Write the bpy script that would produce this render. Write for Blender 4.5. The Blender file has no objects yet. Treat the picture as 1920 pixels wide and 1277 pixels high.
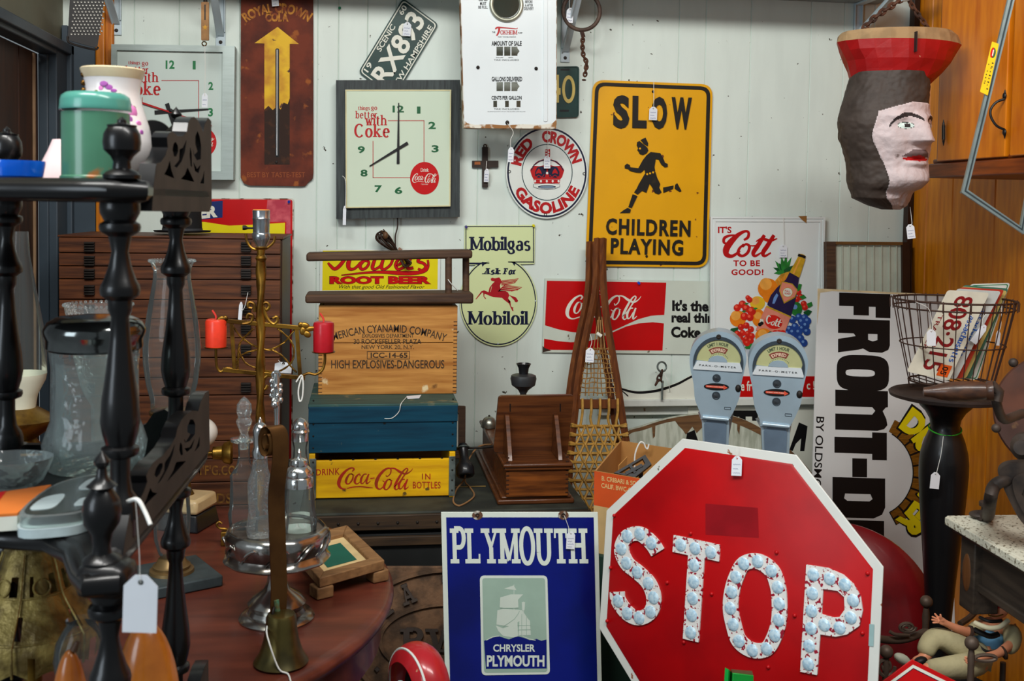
import bpy, math, random
from mathutils import Vector, Matrix, noise
from mathutils.geometry import tessellate_polygon
random.seed(7)
SC = bpy.context.scene
COL = SC.collection
V = Vector
# ------------------------------------------------------------------ camera
FPX, PITCH, YAW, ROLL, SHY = 2000.0, 0.0454, math.radians(8), 0.0155, -0.0847
EYE = V((0, 0, 1.45))
CAMR = Matrix.Rotation(-YAW, 3, 'Z') @ Matrix.Rotation(math.pi / 2 - PITCH, 3, 'X') @ Matrix.Rotation(ROLL, 3, 'Z')
cd = bpy.data.cameras.new('camera')
cam = bpy.data.objects.new('camera', cd)
COL.objects.link(cam)
cam.matrix_world = Matrix.Translation(EYE) @ CAMR.to_4x4()
cd.sensor_width = 36
cd.lens = FPX / 1920 * 36
cd.shift_y = SHY
cd.clip_start = 0.05
cd.dof.use_dof = True
cd.dof.focus_distance = 3.1
cd.dof.aperture_fstop = 11
SC.camera = cam
# ------------------------------------------------------------------ light
SC.view_settings.view_transform = 'Standard'
SC.view_settings.look = 'None'
SC.view_settings.gamma = 1
SC.view_settings.use_curve_mapping = False
SC.view_settings.exposure = -0.26
w = bpy.data.worlds.new('world')
SC.world = w
w.use_nodes = True
w.node_tree.nodes['Background'].inputs[0].default_value = (0.82, 0.93, 1.0, 1)
w.node_tree.nodes['Background'].inputs[1].default_value = 0.26

def area(name, loc, target, sx, sy, power, col):
 l = bpy.data.lights.new(name, 'AREA')
 l.shape = 'RECTANGLE'
 l.size, l.size_y = sx, sy
 l.energy = power
 l.color = col
 o = bpy.data.objects.new(name, l)
 COL.objects.link(o)
 o.location = loc
 o.rotation_euler = (V(target) - V(loc)).to_track_quat('-Z', 'Y').to_euler()
 return o
area('ceiling_tube_light', (-0.75, 0.9, 2.95), (0.05, 3.2, 0.9), 1.3, 0.35, 66, (1.0, 0.99, 0.95))
area('ceiling_tube_light', (0.7, 0.5, 2.95), (1.2, 3.0, 0.8), 1.3, 0.35, 52, (1.0, 0.98, 0.94))
area('window_light', (-2.3, -0.6, 1.9), (-0.3, 2.4, 0.9), 1.2, 1.4, 46, (0.8, 0.91, 1.0))

# ------------------------------------------------------------------ pixel rays (positions measured from the photograph)
def ray(px, py):
 return CAMR @ V(((px - 960) / FPX, (638.5 - py) / FPX + SHY * 1920 / FPX, -1))
def onP(px, py, p, n):
 d = ray(px, py)
 return EYE + d * ((V(p) - EYE).dot(n) / d.dot(n))
def onY(px, py, y): return onP(px, py, V((0, y, 0)), V((0, 1, 0)))
def onX(px, py, x): return onP(px, py, V((x, 0, 0)), V((1, 0, 0)))
def onZ(px, py, z): return onP(px, py, V((0, 0, z)), V((0, 0, 1)))
def atD(px, py, d): return EYE + ray(px, py) * d
def mpp(p):          # metres per photo pixel at a point
 return ((V(p) - EYE).dot(CAMR @ V((0, 0, -1)))) / FPX

class Pl:
 """a plane things are drawn on: photo pixels land on it, off lifts along its normal"""
 def __init__(s, p, n):
  s.p, s.n = V(p), V(n).normalized()
  if (EYE - s.p).dot(s.n) < 0: s.n = -s.n
 def __call__(s, px, py, off=0.0): return onP(px, py, s.p, s.n) + s.n * off
def lean(px, py, y, deg, yaw=0):
 p = onY(px, py, y)
 n = Matrix.Rotation(math.radians(yaw), 3, 'Z') @ (Matrix.Rotation(-math.radians(deg), 3, 'X') @ V((0, -1, 0)))
 return Pl(p, n)

# ------------------------------------------------------------------ materials
def lin(c):
 f = lambda v: (v / 255 / 12.92) if v / 255 <= 0.04045 else ((v / 255 + 0.055) / 1.055) ** 2.4
 return (f(c[0]), f(c[1]), f(c[2]), 1)
_M = {}
def mat(name, c, rough=0.5, metal=0.0, var=0.08, scale=18, bump=0.0, bscale=None, spots=None, stretch=None, c2=None, mix=(0.42, 0.62), coat=0.0, emit=None, sheen=0):
 """plain procedural surface: colour with slow variation, optional second tone, small spots of wear, bump"""
 if name in _M: return _M[name]
 m = bpy.data.materials.new(name)
 m.use_nodes = True
 nt = m.node_tree
 N, L = nt.nodes, nt.links
 b = N['Principled BSDF']
 b.inputs['Roughness'].default_value = rough
 b.inputs['Metallic'].default_value = metal
 if metal < .2: b.inputs['Specular IOR Level'].default_value = .3
 b.inputs['Coat Weight'].default_value = coat
 b.inputs['Coat Roughness'].default_value = 0.12
 tc = N.new('ShaderNodeTexCoord')
 mp = N.new('ShaderNodeMapping')
 L.new(tc.outputs['Object'], mp.inputs[0])
 if stretch: mp.inputs['Scale'].default_value = stretch
 nz = N.new('ShaderNodeTexNoise')
 nz.inputs['Scale'].default_value = scale
 nz.inputs['Detail'].default_value = 6
 L.new(mp.outputs[0], nz.inputs[0])
 mr = N.new('ShaderNodeMapRange')
 mr.inputs[1].default_value, mr.inputs[2].default_value = mix
 L.new(nz.outputs[0], mr.inputs[0])
 mx = N.new('ShaderNodeMix')
 mx.data_type = 'RGBA'
 a = lin(c)
 d = lin(c2) if c2 else tuple(v * (1 - 2.2 * var) for v in a[:3]) + (1,)
 mx.inputs[6].default_value, mx.inputs[7].default_value = a, d
 L.new(mr.outputs[0], mx.inputs[0])
 out = mx.outputs[2]
 if spots:
  for sp in (spots if isinstance(spots, list) else [spots]):
   sc_, sscale, thr = sp[:3]
   soft = sp[3] if len(sp) > 3 else 0.03
   n2 = N.new('ShaderNodeTexNoise')
   n2.inputs['Scale'].default_value = sscale
   n2.inputs['Detail'].default_value = 5
   L.new(tc.outputs['Object'], n2.inputs[0])
   r2 = N.new('ShaderNodeMapRange')
   r2.inputs[1].default_value, r2.inputs[2].default_value = thr, thr + soft
   L.new(n2.outputs[0], r2.inputs[0])
   m2 = N.new('ShaderNodeMix')
   m2.data_type = 'RGBA'
   L.new(r2.outputs[0], m2.inputs[0])
   L.new(out, m2.inputs[6])
   m2.inputs[7].default_value = lin(sc_)
   out = m2.outputs[2]
 L.new(out, b.inputs['Base Color'])
 if emit:
  L.new(out, b.inputs['Emission Color'])
  b.inputs['Emission Strength'].default_value = emit
 if bump:
  bp = N.new('ShaderNodeBump')
  bp.inputs['Strength'].default_value = bump
  bp.inputs['Distance'].default_value = 0.004
  if bscale:
   n3 = N.new('ShaderNodeTexNoise')
   n3.inputs['Scale'].default_value = bscale
   n3.inputs['Detail'].default_value = 4
   L.new(mp.outputs[0], n3.inputs[0])
   L.new(n3.outputs[0], bp.inputs['Height'])
  else:
   L.new(nz.outputs[0], bp.inputs['Height'])
  L.new(bp.outputs[0], b.inputs['Normal'])
 _M[name] = m
 return m
def wood(name, c, c2, axis=0, rough=0.55, scale=9, bump=0.15, grain=14, spots=None, coat=0.0, mix=(0.3, 0.7)):
 s = [grain, grain, grain]
 s[axis] = 1.0
 return mat(name, c, rough, 0, 0, scale, bump, None, spots, tuple(s), c2, mix, coat)
def glass(name, tint=(255, 255, 255), refl=0.16, rough=0.02, bump=0.0, bscale=60, haze=0.0):
 """thin clear glass: see-through surface with a facing-angle reflection"""
 if name in _M: return _M[name]
 m = bpy.data.materials.new(name)
 m.use_nodes = True
 N, L = m.node_tree.nodes, m.node_tree.links
 for n in list(N): N.remove(n)
 o = N.new('ShaderNodeOutputMaterial')
 t = N.new('ShaderNodeBsdfTransparent')
 t.inputs[0].default_value = lin(tint)
 g = N.new('ShaderNodeBsdfGlossy')
 g.inputs['Roughness'].default_value = rough
 lw = N.new('ShaderNodeLayerWeight')
 lw.inputs[0].default_value = refl
 mx = N.new('ShaderNodeMixShader')
 L.new(lw.outputs['Fresnel'], mx.inputs[0])
 L.new(t.outputs[0], mx.inputs[1])
 L.new(g.outputs[0], mx.inputs[2])
 src = mx
 if haze:
  df = N.new('ShaderNodeBsdfDiffuse')
  df.inputs[0].default_value = (0.8, 0.85, 0.85, 1)
  m2 = N.new('ShaderNodeMixShader')
  m2.inputs[0].default_value = haze
  L.new(mx.outputs[0], m2.inputs[1])
  L.new(df.outputs[0], m2.inputs[2])
  src = m2
 if bump:
  tc = N.new('ShaderNodeTexCoord')
  nz = N.new('ShaderNodeTexNoise')
  nz.inputs['Scale'].default_value = bscale
  L.new(tc.outputs['Object'], nz.inputs[0])
  bp = N.new('ShaderNodeBump')
  bp.inputs['Strength'].default_value = bump
  bp.inputs['Distance'].default_value = 0.01
  L.new(nz.outputs[0], bp.inputs['Height'])
  L.new(bp.outputs[0], g.inputs['Normal'])
  L.new(bp.outputs[0], lw.inputs['Normal'])
 L.new(src.outputs[0], o.inputs[0])
 _M[name] = m
 return m

# ------------------------------------------------------------------ mesh builder
ORG = {}
def frame(axis, up=None):
 z = V(axis).normalized()
 x = V(up) if up else (V((1, 0, 0)) if abs(z.x) < 0.9 else V((0, 1, 0)))
 x = (x - z * x.dot(z)).normalized()
 return x, z.cross(x), z
def catmull(pts, n=6, closed=False):
 P = [tuple(p) for p in pts]
 k = len(P)
 out = []
 rng = range(k if closed else k - 1)
 for i in rng:
  p1, p2 = P[i], P[(i + 1) % k]
  p0 = P[i - 1] if (i or closed) else p1
  p3 = P[(i + 2) % k] if (closed or i + 2 < k) else p2
  for j in range(n):
   t = j / n
   out.append(tuple(0.5 * (2 * b + (c - a) * t + (2 * a - 5 * b + 4 * c - d) * t * t + (3 * b - a - 3 * c + d) * t ** 3) for a, b, c, d in zip(p0, p1, p2, p3)))
 if not closed: out.append(P[-1])
 return out
class B:
 def __init__(s): s.v, s.f, s.m = [], [], []
 def add(s, vs, fs, mi=0):
  o = len(s.v)
  s.v += [V(p) for p in vs]
  s.f += [tuple(i + o for i in f) for f in fs]
  s.m += [mi] * len(fs)
  return s
 def box(s, c, d, R=None, mi=0, taper=1.0):
  hx, hy, hz = d[0] / 2, d[1] / 2, d[2] / 2
  vs = [V((x * hx * (taper if z > 0 else 1), y * hy * (taper if z > 0 else 1), z * hz)) for z in (-1, 1) for x, y in ((-1, -1), (1, -1), (1, 1), (-1, 1))]
  if R is not None: vs = [R @ p for p in vs]
  return s.add([p + V(c) for p in vs], [(3, 2, 1, 0), (4, 5, 6, 7), (0, 1, 5, 4), (1, 2, 6, 5), (2, 3, 7, 6), (3, 0, 4, 7)], mi)
 def hexa(s, bot, top, mi=0):
  return s.add(list(bot) + list(top), [(3, 2, 1, 0), (4, 5, 6, 7), (0, 1, 5, 4), (1, 2, 6, 5), (2, 3, 7, 6), (3, 0, 4, 7)], mi)
 def bar(s, a, b, wx, wy, up=(0, 0, 1), mi=0):
  a, b = V(a), V(b)
  x, y, z = frame(b - a, up)
  q = lambda p: [p - x * wx / 2 - y * wy / 2, p + x * wx / 2 - y * wy / 2, p + x * wx / 2 + y * wy / 2, p - x * wx / 2 + y * wy / 2]
  return s.hexa(q(a), q(b), mi)
 def lathe(s, prof, c, axis=(0, 0, 1), seg=32, mi=0, sq=None, ell=1.0, up=None, cap=True, wav=None):
  """prof: list of (radius, height); c: base point; sq squashes, wav=(n,amp) flutes"""
  x, y, z = frame(axis, up)
  c = V(c)
  vs = []
  for r, h in prof:
   for i in range(seg):
    a = 2 * math.pi * i / seg
    rr = r * (1 + (wav[1] * math.cos(wav[0] * a) if wav else 0))
    vs.append(c + x * (rr * math.cos(a)) + y * (rr * math.sin(a) * ell) + z * h)
  fs = []
  for j in range(len(prof) - 1):
   for i in range(seg):
    k = (i + 1) % seg
    fs.append((j * seg + i, j * seg + k, (j + 1) * seg + k, (j + 1) * seg + i))
  if cap:
   if prof[0][0] > 1e-4: fs.append(tuple(range(seg))[::-1])
   if prof[-1][0] > 1e-4: fs.append(tuple((len(prof) - 1) * seg + i for i in range(seg)))
  return s.add(vs, fs, mi)
 def tube(s, pts, r, seg=8, closed=False, mi=0, cap=True):
  P = [V(p) for p in pts]
  n = len(P)
  vs, fs = [], []
  x = None
  for i in range(n):
   t = (P[(i + 1) % n] - P[i - 1]) if closed else (P[min(i + 1, n - 1)] - P[max(i - 1, 0)])
   if t.length < 1e-9: t = V((0, 0, 1))
   t.normalize()
   if x is None: x = frame(t)[0]
   x = (x - t * x.dot(t))
   x = x.normalized() if x.length > 1e-6 else frame(t)[0]
   y = t.cross(x)
   rr = r[i] if isinstance(r, (list, tuple)) else r
   for j in range(seg):
    a = 2 * math.pi * j / seg
    vs.append(P[i] + x * rr * math.cos(a) + y * rr * math.sin(a))
  for i in range(n if closed else n - 1):
   k = (i + 1) % n
   for j in range(seg):
    l = (j + 1) % seg
    fs.append((i * seg + j, i * seg + l, k * seg + l, k * seg + j))
  if cap and not closed:
   fs.append(tuple(range(seg))[::-1])
   fs.append(tuple((n - 1) * seg + j for j in range(seg)))
  return s.add(vs, fs, mi)
 def ball(s, c, r, seg=20, rings=12, mi=0, R=None):
  r = (r, r, r) if not isinstance(r, (tuple, list)) else r
  vs = []
  for j in range(rings + 1):
   th = math.pi * j / rings
   for i in range(seg):
    a = 2 * math.pi * i / seg
    p = V((r[0] * math.sin(th) * math.cos(a), r[1] * math.sin(th) * math.sin(a), -r[2] * math.cos(th)))
    vs.append((R @ p if R is not None else p) + V(c))
  fs = [(j * seg + i, j * seg + (i + 1) % seg, (j + 1) * seg + (i + 1) % seg, (j + 1) * seg + i) for j in range(rings) for i in range(seg)]
  return s.add(vs, fs, mi)
 def ring(s, c, n, R, r, seg=40, ts=10, mi=0, ell=1.0):
  x, y, z = frame(n)
  return s.tube([V(c) + x * R * math.cos(2 * math.pi * i / seg) + y * R * ell * math.sin(2 * math.pi * i / seg) for i in range(seg)], r, ts, True, mi)
 def slab(s, loops, P, o0, o1, mi=0, back=False):
  """filled outline (first loop) with holes, loops in photo pixels on plane P, front lifted to o1, sides down to o0"""
  fl = [P(x, y, o1) for l in loops for x, y in l]
  bk = [P(x, y, o0) for l in loops for x, y in l] if o0 is not None else None
  tri = tessellate_polygon([[P(x, y, 0) for x, y in l] for l in loops])
  n = P.n
  fs = []
  for t in tri:
   a, b, c = (fl[i] for i in t)
   fs.append(tuple(t) if (b - a).cross(c - a).dot(n) > 0 else tuple(t)[::-1])
  o = len(s.v)
  s.add(fl, fs, mi)
  if bk:
   k = len(fl)
   sf = []
   i0 = 0
   for li, l in enumerate(loops):
    m_ = len(l)
    ar = sum((l[i][0] * l[(i + 1) % m_][1] - l[(i + 1) % m_][0] * l[i][1]) for i in range(m_))
    for i in range(m_):
     a, b = i0 + i, i0 + (i + 1) % m_
     q = (a, b, b + k, a + k)
     if (ar > 0) == (li == 0): q = q[::-1]
     sf.append(q)
    i0 += m_
   if back: sf += [tuple(i + k for i in f[::-1]) for f in fs]
   s.add(fl + bk, sf, mi)
  return s
 def text(s, glyphs, fn, mi=0, depth=None):
  """glyphs (verts2d, faces) in the unit box; fn(u, v) -> 3D front point; depth: fn for the back -> embossed"""
  vs, fs = glyphs
  o = len(s.v)
  fr = [fn(*p) for p in vs]
  s.add(fr, fs, mi)
  if depth:
   bk = [depth(*p) for p in vs]
   ed = {}
   for f in fs:
    for i in range(len(f)):
     e = (f[i], f[(i + 1) % len(f)])
     ed[e] = 1
   sd = [(e[1], e[0], e[0] + len(vs), e[1] + len(vs)) for e in ed if (e[1], e[0]) not in ed]
   s.add(fr + bk, sd, mi)
  return s
 def build(s, name, ms, parent=None, label=None, cat=None, group=None, kind=None, bev=0, sharp=38, sub=0, flat=False):
  ms = ms if isinstance(ms, (list, tuple)) else [ms]
  me = bpy.data.meshes.new(name)
  if parent is not None: org = ORG[parent.name]
  else:
   xs, ys, zs = [p.x for p in s.v], [p.y for p in s.v], [p.z for p in s.v]
   org = V(((min(xs) + max(xs)) / 2, (min(ys) + max(ys)) / 2, min(zs)))
  me.from_pydata([p - org for p in s.v], [], s.f)
  for m in ms: me.materials.append(m)
  me.polygons.foreach_set('material_index', s.m)
  if not flat:
   me.polygons.foreach_set('use_smooth', [True] * len(s.f))
   me.set_sharp_from_angle(angle=math.radians(sharp))
  me.update()
  o = bpy.data.objects.new(name, me)
  COL.objects.link(o)
  ORG[o.name] = org
  if parent is not None: o.parent = parent
  else: o.location = org
  if bev:
   md = o.modifiers.new('edge', 'BEVEL')
   md.width = bev
   md.segments = 2
   md.limit_method = 'ANGLE'
   md.angle_limit = math.radians(40)
  if sub:
   md = o.modifiers.new('round', 'SUBSURF')
   md.levels = md.render_levels = sub
  props(o, label, cat, group, kind)
  return o
def props(o, label=None, cat=None, group=None, kind=None):
 if label: o['label'] = label
 if cat: o['category'] = cat
 if group: o['group'] = group
 if kind: o['kind'] = kind
def T(name, label, cat, loc, group=None):
 o = bpy.data.objects.new(name, None)
 o.empty_display_size = 0.05
 COL.objects.link(o)
 o.location = loc
 ORG[o.name] = V(loc)
 props(o, label, cat, group)
 return o
# ------------------------------------------------------------------ outlines in photo pixels
def quad(q):
 tl, tr, br, bl = [V(p) for p in q]
 def f(u, v):
  a = tl.lerp(tr, u); b = bl.lerp(br, u)
  p = b.lerp(a, v)
  return p.x, p.y
 return f
def rect(x0, y0, x1, y1): return [(x0, y0), (x1, y0), (x1, y1), (x0, y1)]
def rrect(q, r, n=6):
 """rounded corners, r in pixels"""
 P = [V(p) for p in q]
 out = []
 for i in range(4):
  a, b, c = P[i - 1], P[i], P[(i + 1) % 4]
  d0, d1 = (a - b).normalized(), (c - b).normalized()
  s_, e = b + d0 * r, b + d1 * r
  for k in range(n + 1):
   t = k / n
   out.append(tuple((1 - t) ** 2 * s_ + 2 * t * (1 - t) * b + t * t * e))
 return out
def inset(q, d):
 c = sum((V(p) for p in q), V((0, 0))) / 4
 out = []
 P = [V(p) for p in q]
 for i in range(4):
  a, b, e = P[i - 1], P[i], P[(i + 1) % 4]
  out.append(tuple(b + (a - b).normalized() * d + (e - b).normalized() * d))
 return out
def ell(cx, cy, rx, ry=None, n=40, a0=0, a1=360, rot=0):
 ry = rx if ry is None else ry
 m = n if abs(a1 - a0) >= 360 else n + 1
 c_, s_ = math.cos(math.radians(rot)), math.sin(math.radians(rot))
 out = []
 for i in range(m):
  a = math.radians(a0 + (a1 - a0) * i / n)
  x, y = rx * math.cos(a), -ry * math.sin(a)
  out.append((cx + x * c_ - y * s_, cy + x * s_ + y * c_))
 return out
def stroke(pts, wd):
 """a pen stroke as an outline; wd one width or (x, y, half width) points"""
 P = [V((p[0], p[1])) for p in pts]
 l, r = [], []
 for i, p in enumerate(P):
  t = (P[min(i + 1, len(P) - 1)] - P[max(i - 1, 0)])
  t = t.normalized() if t.length > 1e-9 else V((1, 0))
  h = pts[i][2] if len(pts[i]) > 2 else wd / 2
  n = V((-t.y, t.x)) * h
  l.append(tuple(p + n)); r.append(tuple(p - n))
 return l, r
def pen(b, strokes, P, off, mi=0, tf=None, n=5, closed=False, o0=None):
 """ribbons through (x, y, half-width) points, smoothed; quads laid on plane P"""
 for si, st in enumerate(strokes):
  off += 3e-5
  pts = catmull(st, n) if n > 1 else st
  l, r = stroke(pts, 1)
  if tf: l, r = [tf(*p) for p in l], [tf(*p) for p in r]
  A = [P(*p, off) for p in l]; C = [P(*p, off) for p in r]
  k = len(A)
  fs = []
  for i in range(k - 1):
   f = (i, i + 1, k + i + 1, k + i)
   vs = A + C
   nn = (vs[f[1]] - vs[f[0]]).cross(vs[f[2]] - vs[f[0]])
   fs.append(f if nn.dot(P.n) > 0 else f[::-1])
  b.add(A + C, fs, mi)
# ------------------------------------------------------------------ lettering
_G = {}
def bfont(txt, bold=0.0, sp=1.0, shear=0.0):
 k = (txt, bold, sp, shear)
 if k in _G: return _G[k]
 cu = bpy.data.curves.new('lettering', 'FONT')
 cu.body = txt
 cu.offset = bold
 cu.resolution_u = 3
 cu.space_character = sp
 cu.shear = shear
 o = bpy.data.objects.new('lettering', cu)
 COL.objects.link(o)
 dg = bpy.context.evaluated_depsgraph_get()
 me = o.evaluated_get(dg).to_mesh()
 vs = [(v.co.x, v.co.y) for v in me.vertices]
 fs = []
 for p in me.polygons:
  f = tuple(p.vertices)
  a = sum(vs[f[i]][0] * vs[f[(i + 1) % len(f)]][1] - vs[f[(i + 1) % len(f)]][0] * vs[f[i]][1] for i in range(len(f)))
  fs.append(f if a > 0 else f[::-1])
 o.evaluated_get(dg).to_mesh_clear()
 bpy.data.objects.remove(o)
 bpy.data.curves.remove(cu)
 _G[k] = norm(vs, fs)
 return _G[k]
def norm(vs, fs):
 x0, x1 = min(v[0] for v in vs), max(v[0] for v in vs)
 y0, y1 = min(v[1] for v in vs), max(v[1] for v in vs)
 return [((v[0] - x0) / max(x1 - x0, 1e-6), (v[1] - y0) / max(y1 - y0, 1e-6), v[2] if len(v) > 2 else 0) for v in vs], fs
def l_(*p): return [(p[i], p[i + 1]) for i in range(0, len(p), 2)]
def a_(cx, cy, rx, ry, a0, a1, n=14): return [(cx + rx * math.cos(math.radians(a0 + (a1 - a0) * i / n)), cy + ry * math.sin(math.radians(a0 + (a1 - a0) * i / n))) for i in range(n + 1)]
X = 0.66
GL = {  # width, strokes
'A': (.74, [l_(0, 0, .37, 1), l_(.37, 1, .74, 0), l_(.13, .34, .61, .34)]),
'B': (.6, [l_(0, 0, 0, 1), l_(0, 1, .3, 1) + a_(.3, .76, .25, .24, 90, -90) + l_(0, .52), l_(0, .52, .33, .52) + a_(.33, .26, .27, .26, 90, -90) + l_(0, 0)]),
'C': (.66, [a_(.36, .5, .36, .5, 42, 318, 22)]),
'D': (.68, [l_(0, 0, 0, 1), l_(0, 1, .25, 1) + a_(.25, .5, .43, .5, 90, -90, 18) + l_(0, 0)]),
'E': (.55, [l_(0, 0, 0, 1), l_(0, 1, .52, 1), l_(0, .52, .44, .52), l_(0, 0, .55, 0)]),
'F': (.52, [l_(0, 0, 0, 1), l_(0, 1, .52, 1), l_(0, .52, .42, .52)]),
'H': (.66, [l_(0, 0, 0, 1), l_(.66, 0, .66, 1), l_(0, .52, .66, .52)]),
'I': (.0, [l_(0, 0, 0, 1)]),
'K': (.64, [l_(0, 0, 0, 1), l_(.6, 1, 0, .42), l_(.2, .58, .64, 0)]),
'L': (.66, [l_(0, 0, 0, 1), l_(0, 0, .66, 0)]),
'M': (.84, [l_(0, 0, 0, 1), l_(0, 1, .42, .1), l_(.42, .1, .84, 1), l_(.84, 1, .84, 0)]),
'N': (.66, [l_(0, 0, 0, 1), l_(0, 1, .66, 0), l_(.66, 0, .66, 1)]),
'O': (.74, [a_(.37, .5, .37, .5, 90, 450, 28)]),
'P': (.58, [l_(0, 0, 0, 1), l_(0, 1, .3, 1) + a_(.3, .73, .28, .27, 90, -90) + l_(0, .46)]),
'R': (.62, [l_(0, 0, 0, 1), l_(0, 1, .3, 1) + a_(.3, .75, .26, .25, 90, -90) + l_(0, .5), l_(.28, .5, .62, 0)]),
'S': (.56, [a_(.28, .74, .26, .26, 30, 245, 14)[:-1] + a_(.28, .26, .28, .27, 75, -150, 16)]),
'T': (.8, [l_(.4, 0, .4, 1), l_(0, 1, .8, 1)]),
'U': (.64, [l_(0, 1, 0, .32) + a_(.32, .32, .32, .32, 180, 360) + l_(.64, 1)]),
'W': (1.0, [l_(0, 1, .25, 0), l_(.25, 0, .5, .95), l_(.5, .95, .75, 0), l_(.75, 0, 1, 1)]),
'Y': (.7, [l_(0, 1, .35, .46), l_(.7, 1, .35, .46), l_(.35, .46, .35, 0)]),
'G': (.7, [a_(.36, .5, .36, .5, 42, 330, 22), l_(.68, .05, .68, .45), l_(.45, .45, .68, .45)]),
'V': (.7, [l_(0, 1, .35, 0), l_(.35, 0, .7, 1)]),
'a': (.42, [l_(.42, 0, .42, .45) + a_(.24, .45, .18, .21, 0, 150, 10), a_(.21, .19, .21, .19, 60, 420, 18)]),
'b': (.46, [l_(0, 0, 0, 1), a_(.23, .33, .23, .33, 180, 540, 22)]),
'c': (.42, [a_(.23, .33, .23, .33, 45, 315, 18)]),
'd': (.46, [l_(.46, 0, .46, 1), a_(.23, .33, .23, .33, 0, 360, 22)]),
'e': (.44, [l_(.02, .36, .44, .36) + a_(.23, .33, .22, .33, 8, 315, 20)]),
'g': (.44, [a_(.21, .42, .2, .24, 0, 360, 20), l_(.1, .22, .08, .12, .36, .08) + a_(.22, -.1, .22, .15, 30, -210, 16), l_(.34, .6, .46, .68)]),
'h': (.46, [l_(0, 0, 0, 1), [(0, .4)] + a_(.23, .43, .23, .23, 180, 0, 10) + l_(.46, 0)]),
'i': (.0, [l_(0, 0, 0, X), 'dot']),
'k': (.46, [l_(0, 0, 0, 1), l_(.4, X, 0, .26), l_(.14, .38, .46, 0)]),
'l': (.0, [l_(0, 0, 0, 1)]),
'n': (.44, [l_(0, 0, 0, X), [(0, .4)] + a_(.22, .43, .22, .23, 180, 0, 10) + l_(.44, 0)]),
'm': (.8, [l_(0, 0, 0, X), [(0, .4)] + a_(.2, .43, .2, .23, 180, 0, 10) + l_(.4, 0), [(.4, .4)] + a_(.6, .43, .2, .23, 180, 0, 10) + l_(.8, 0)]),
'o': (.48, [a_(.24, .33, .24, .33, 90, 450, 24)]),
'r': (.3, [l_(0, 0, 0, X), [(0, .42)] + a_(.2, .46, .18, .2, 170, 50, 8)]),
's': (.36, [a_(.18, .49, .17, .17, 30, 245, 12)[:-1] + a_(.18, .17, .18, .175, 75, -150, 14)]),
't': (.32, [l_(.1, .86, .1, .16) + a_(.24, .16, .14, .16, 180, 300, 8), l_(-.03, X, .3, X)]),
'u': (.44, [l_(0, X, 0, .22) + a_(.2, .22, .2, .22, 180, 340, 8), l_(.44, X, .44, 0)]),
'w': (.7, [l_(0, X, .19, 0), l_(.19, 0, .35, .6), l_(.35, .6, .52, 0), l_(.52, 0, .7, X)]),
' ': (.2, []),
}
def serif(txt, tv=.16, th=.06, gap=.16, slab=True, shear=0.0):
 k = ('s', txt, tv, th, gap, slab, shear)
 if k in _G: return _G[k]
 vs, fs = [], []
 x = 0
 def addp(pts):
  o = len(vs)
  vs.extend((p[0], p[1], len(fs)) for p in pts)
  m_ = len(pts) // 2
  for i in range(m_ - 1):
   f = (o + i, o + i + 1, o + m_ + i + 1, o + m_ + i)
   a = sum(vs[f[j]][0] * vs[f[(j + 1) % 4]][1] - vs[f[(j + 1) % 4]][0] * vs[f[j]][1] for j in range(4))
   fs.append(f if a > 0 else f[::-1])
 for ch in txt:
  wd, sts = GL[ch]
  for st in sts:
   if st == 'dot':
    addp([(x - tv * .62 * math.cos(t), .9 + tv * .62 * math.sin(t)) for t in [i * math.pi / 6 for i in range(7)]] + [(x - tv * .62 * math.cos(t), .9 - tv * .62 * math.sin(t)) for t in [i * math.pi / 6 for i in range(7)]])
    continue
   P = [V(p) for p in st]
   L, R = [], []
   for i, p in enumerate(P):
    t = P[min(i + 1, len(P) - 1)] - P[max(i - 1, 0)]
    if (P[0] - P[-1]).length < .02 and i in (0, len(P) - 1): t = P[1] - P[-2]
    t = t.normalized() if t.length > 1e-9 else V((0, 1))
    w_ = math.sqrt((tv * t.y) ** 2 + (th * t.x) ** 2) / 2
    if len(st) == 2 and t.y * t.x > .05 and ch in 'AMWVKYkw': w_ = max(th / 2, w_ * (.55 if tv > th * 1.6 else 1))
    n = V((-t.y, t.x)) * w_
    # keep ends of straight stems square to the line
    L.append((x + p.x + n.x, p.y + n.y)); R.append((x + p.x - n.x, p.y - n.y))
   if len(st) == 2 and (ch.isupper()):
    flat = abs(P[0].y - P[1].y) < .01
    sh_ = (th / 2 if P[0].y < .01 else -th / 2 if P[0].y > .99 else 0) if flat else 0
    L, R = [(q[0], min(1, max(0, q[1] + sh_))) for q in L], [(q[0], min(1, max(0, q[1] + sh_))) for q in R]
    if flat and sh_ and slab and ch in 'EFLT':
     for e in P:
      if ch == 'T' or e.x > .1:
       xa = x + e.x - (th * .8 if e.x > .1 else 0)
       ya = 0 if e.y < .01 else 1 - th * 2.1
       addp([(xa, ya), (xa + th * .8, ya), (xa, ya + th * 2.1), (xa + th * .8, ya + th * 2.1)])
   addp(L + R)
   if slab:
    for a, b in ((P[0], P[1]), (P[-1], P[-2])):
     d = (b - a)
     if d.length > .1 and abs(d.y) > .4 * d.length and min(abs(a.y - q) for q in (0, 1, X)) < .02 and ch not in 'tae':
      h = th * .95
      y0 = 0 if a.y < .1 else a.y - h
      s_ = tv / 2 + th * 1.1
      xl = x + a.x - s_ if not (ch in 'bhiklmnru' and a.y > .3) else x + a.x - s_
      xr = x + a.x + (s_ if not (ch in 'bhiklmnrpu' and a.y > .3) else tv / 2)
      addp([(xl, y0), (xr, y0), (xl, y0 + h), (xr, y0 + h)])
  x += wd + gap + tv * (1.0 if wd < .05 or True else 0)
 vs2 = [(p[0] + shear * p[1], p[1], p[2]) for p in vs]
 _G[k] = norm(vs2, fs)
 return _G[k]
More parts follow.
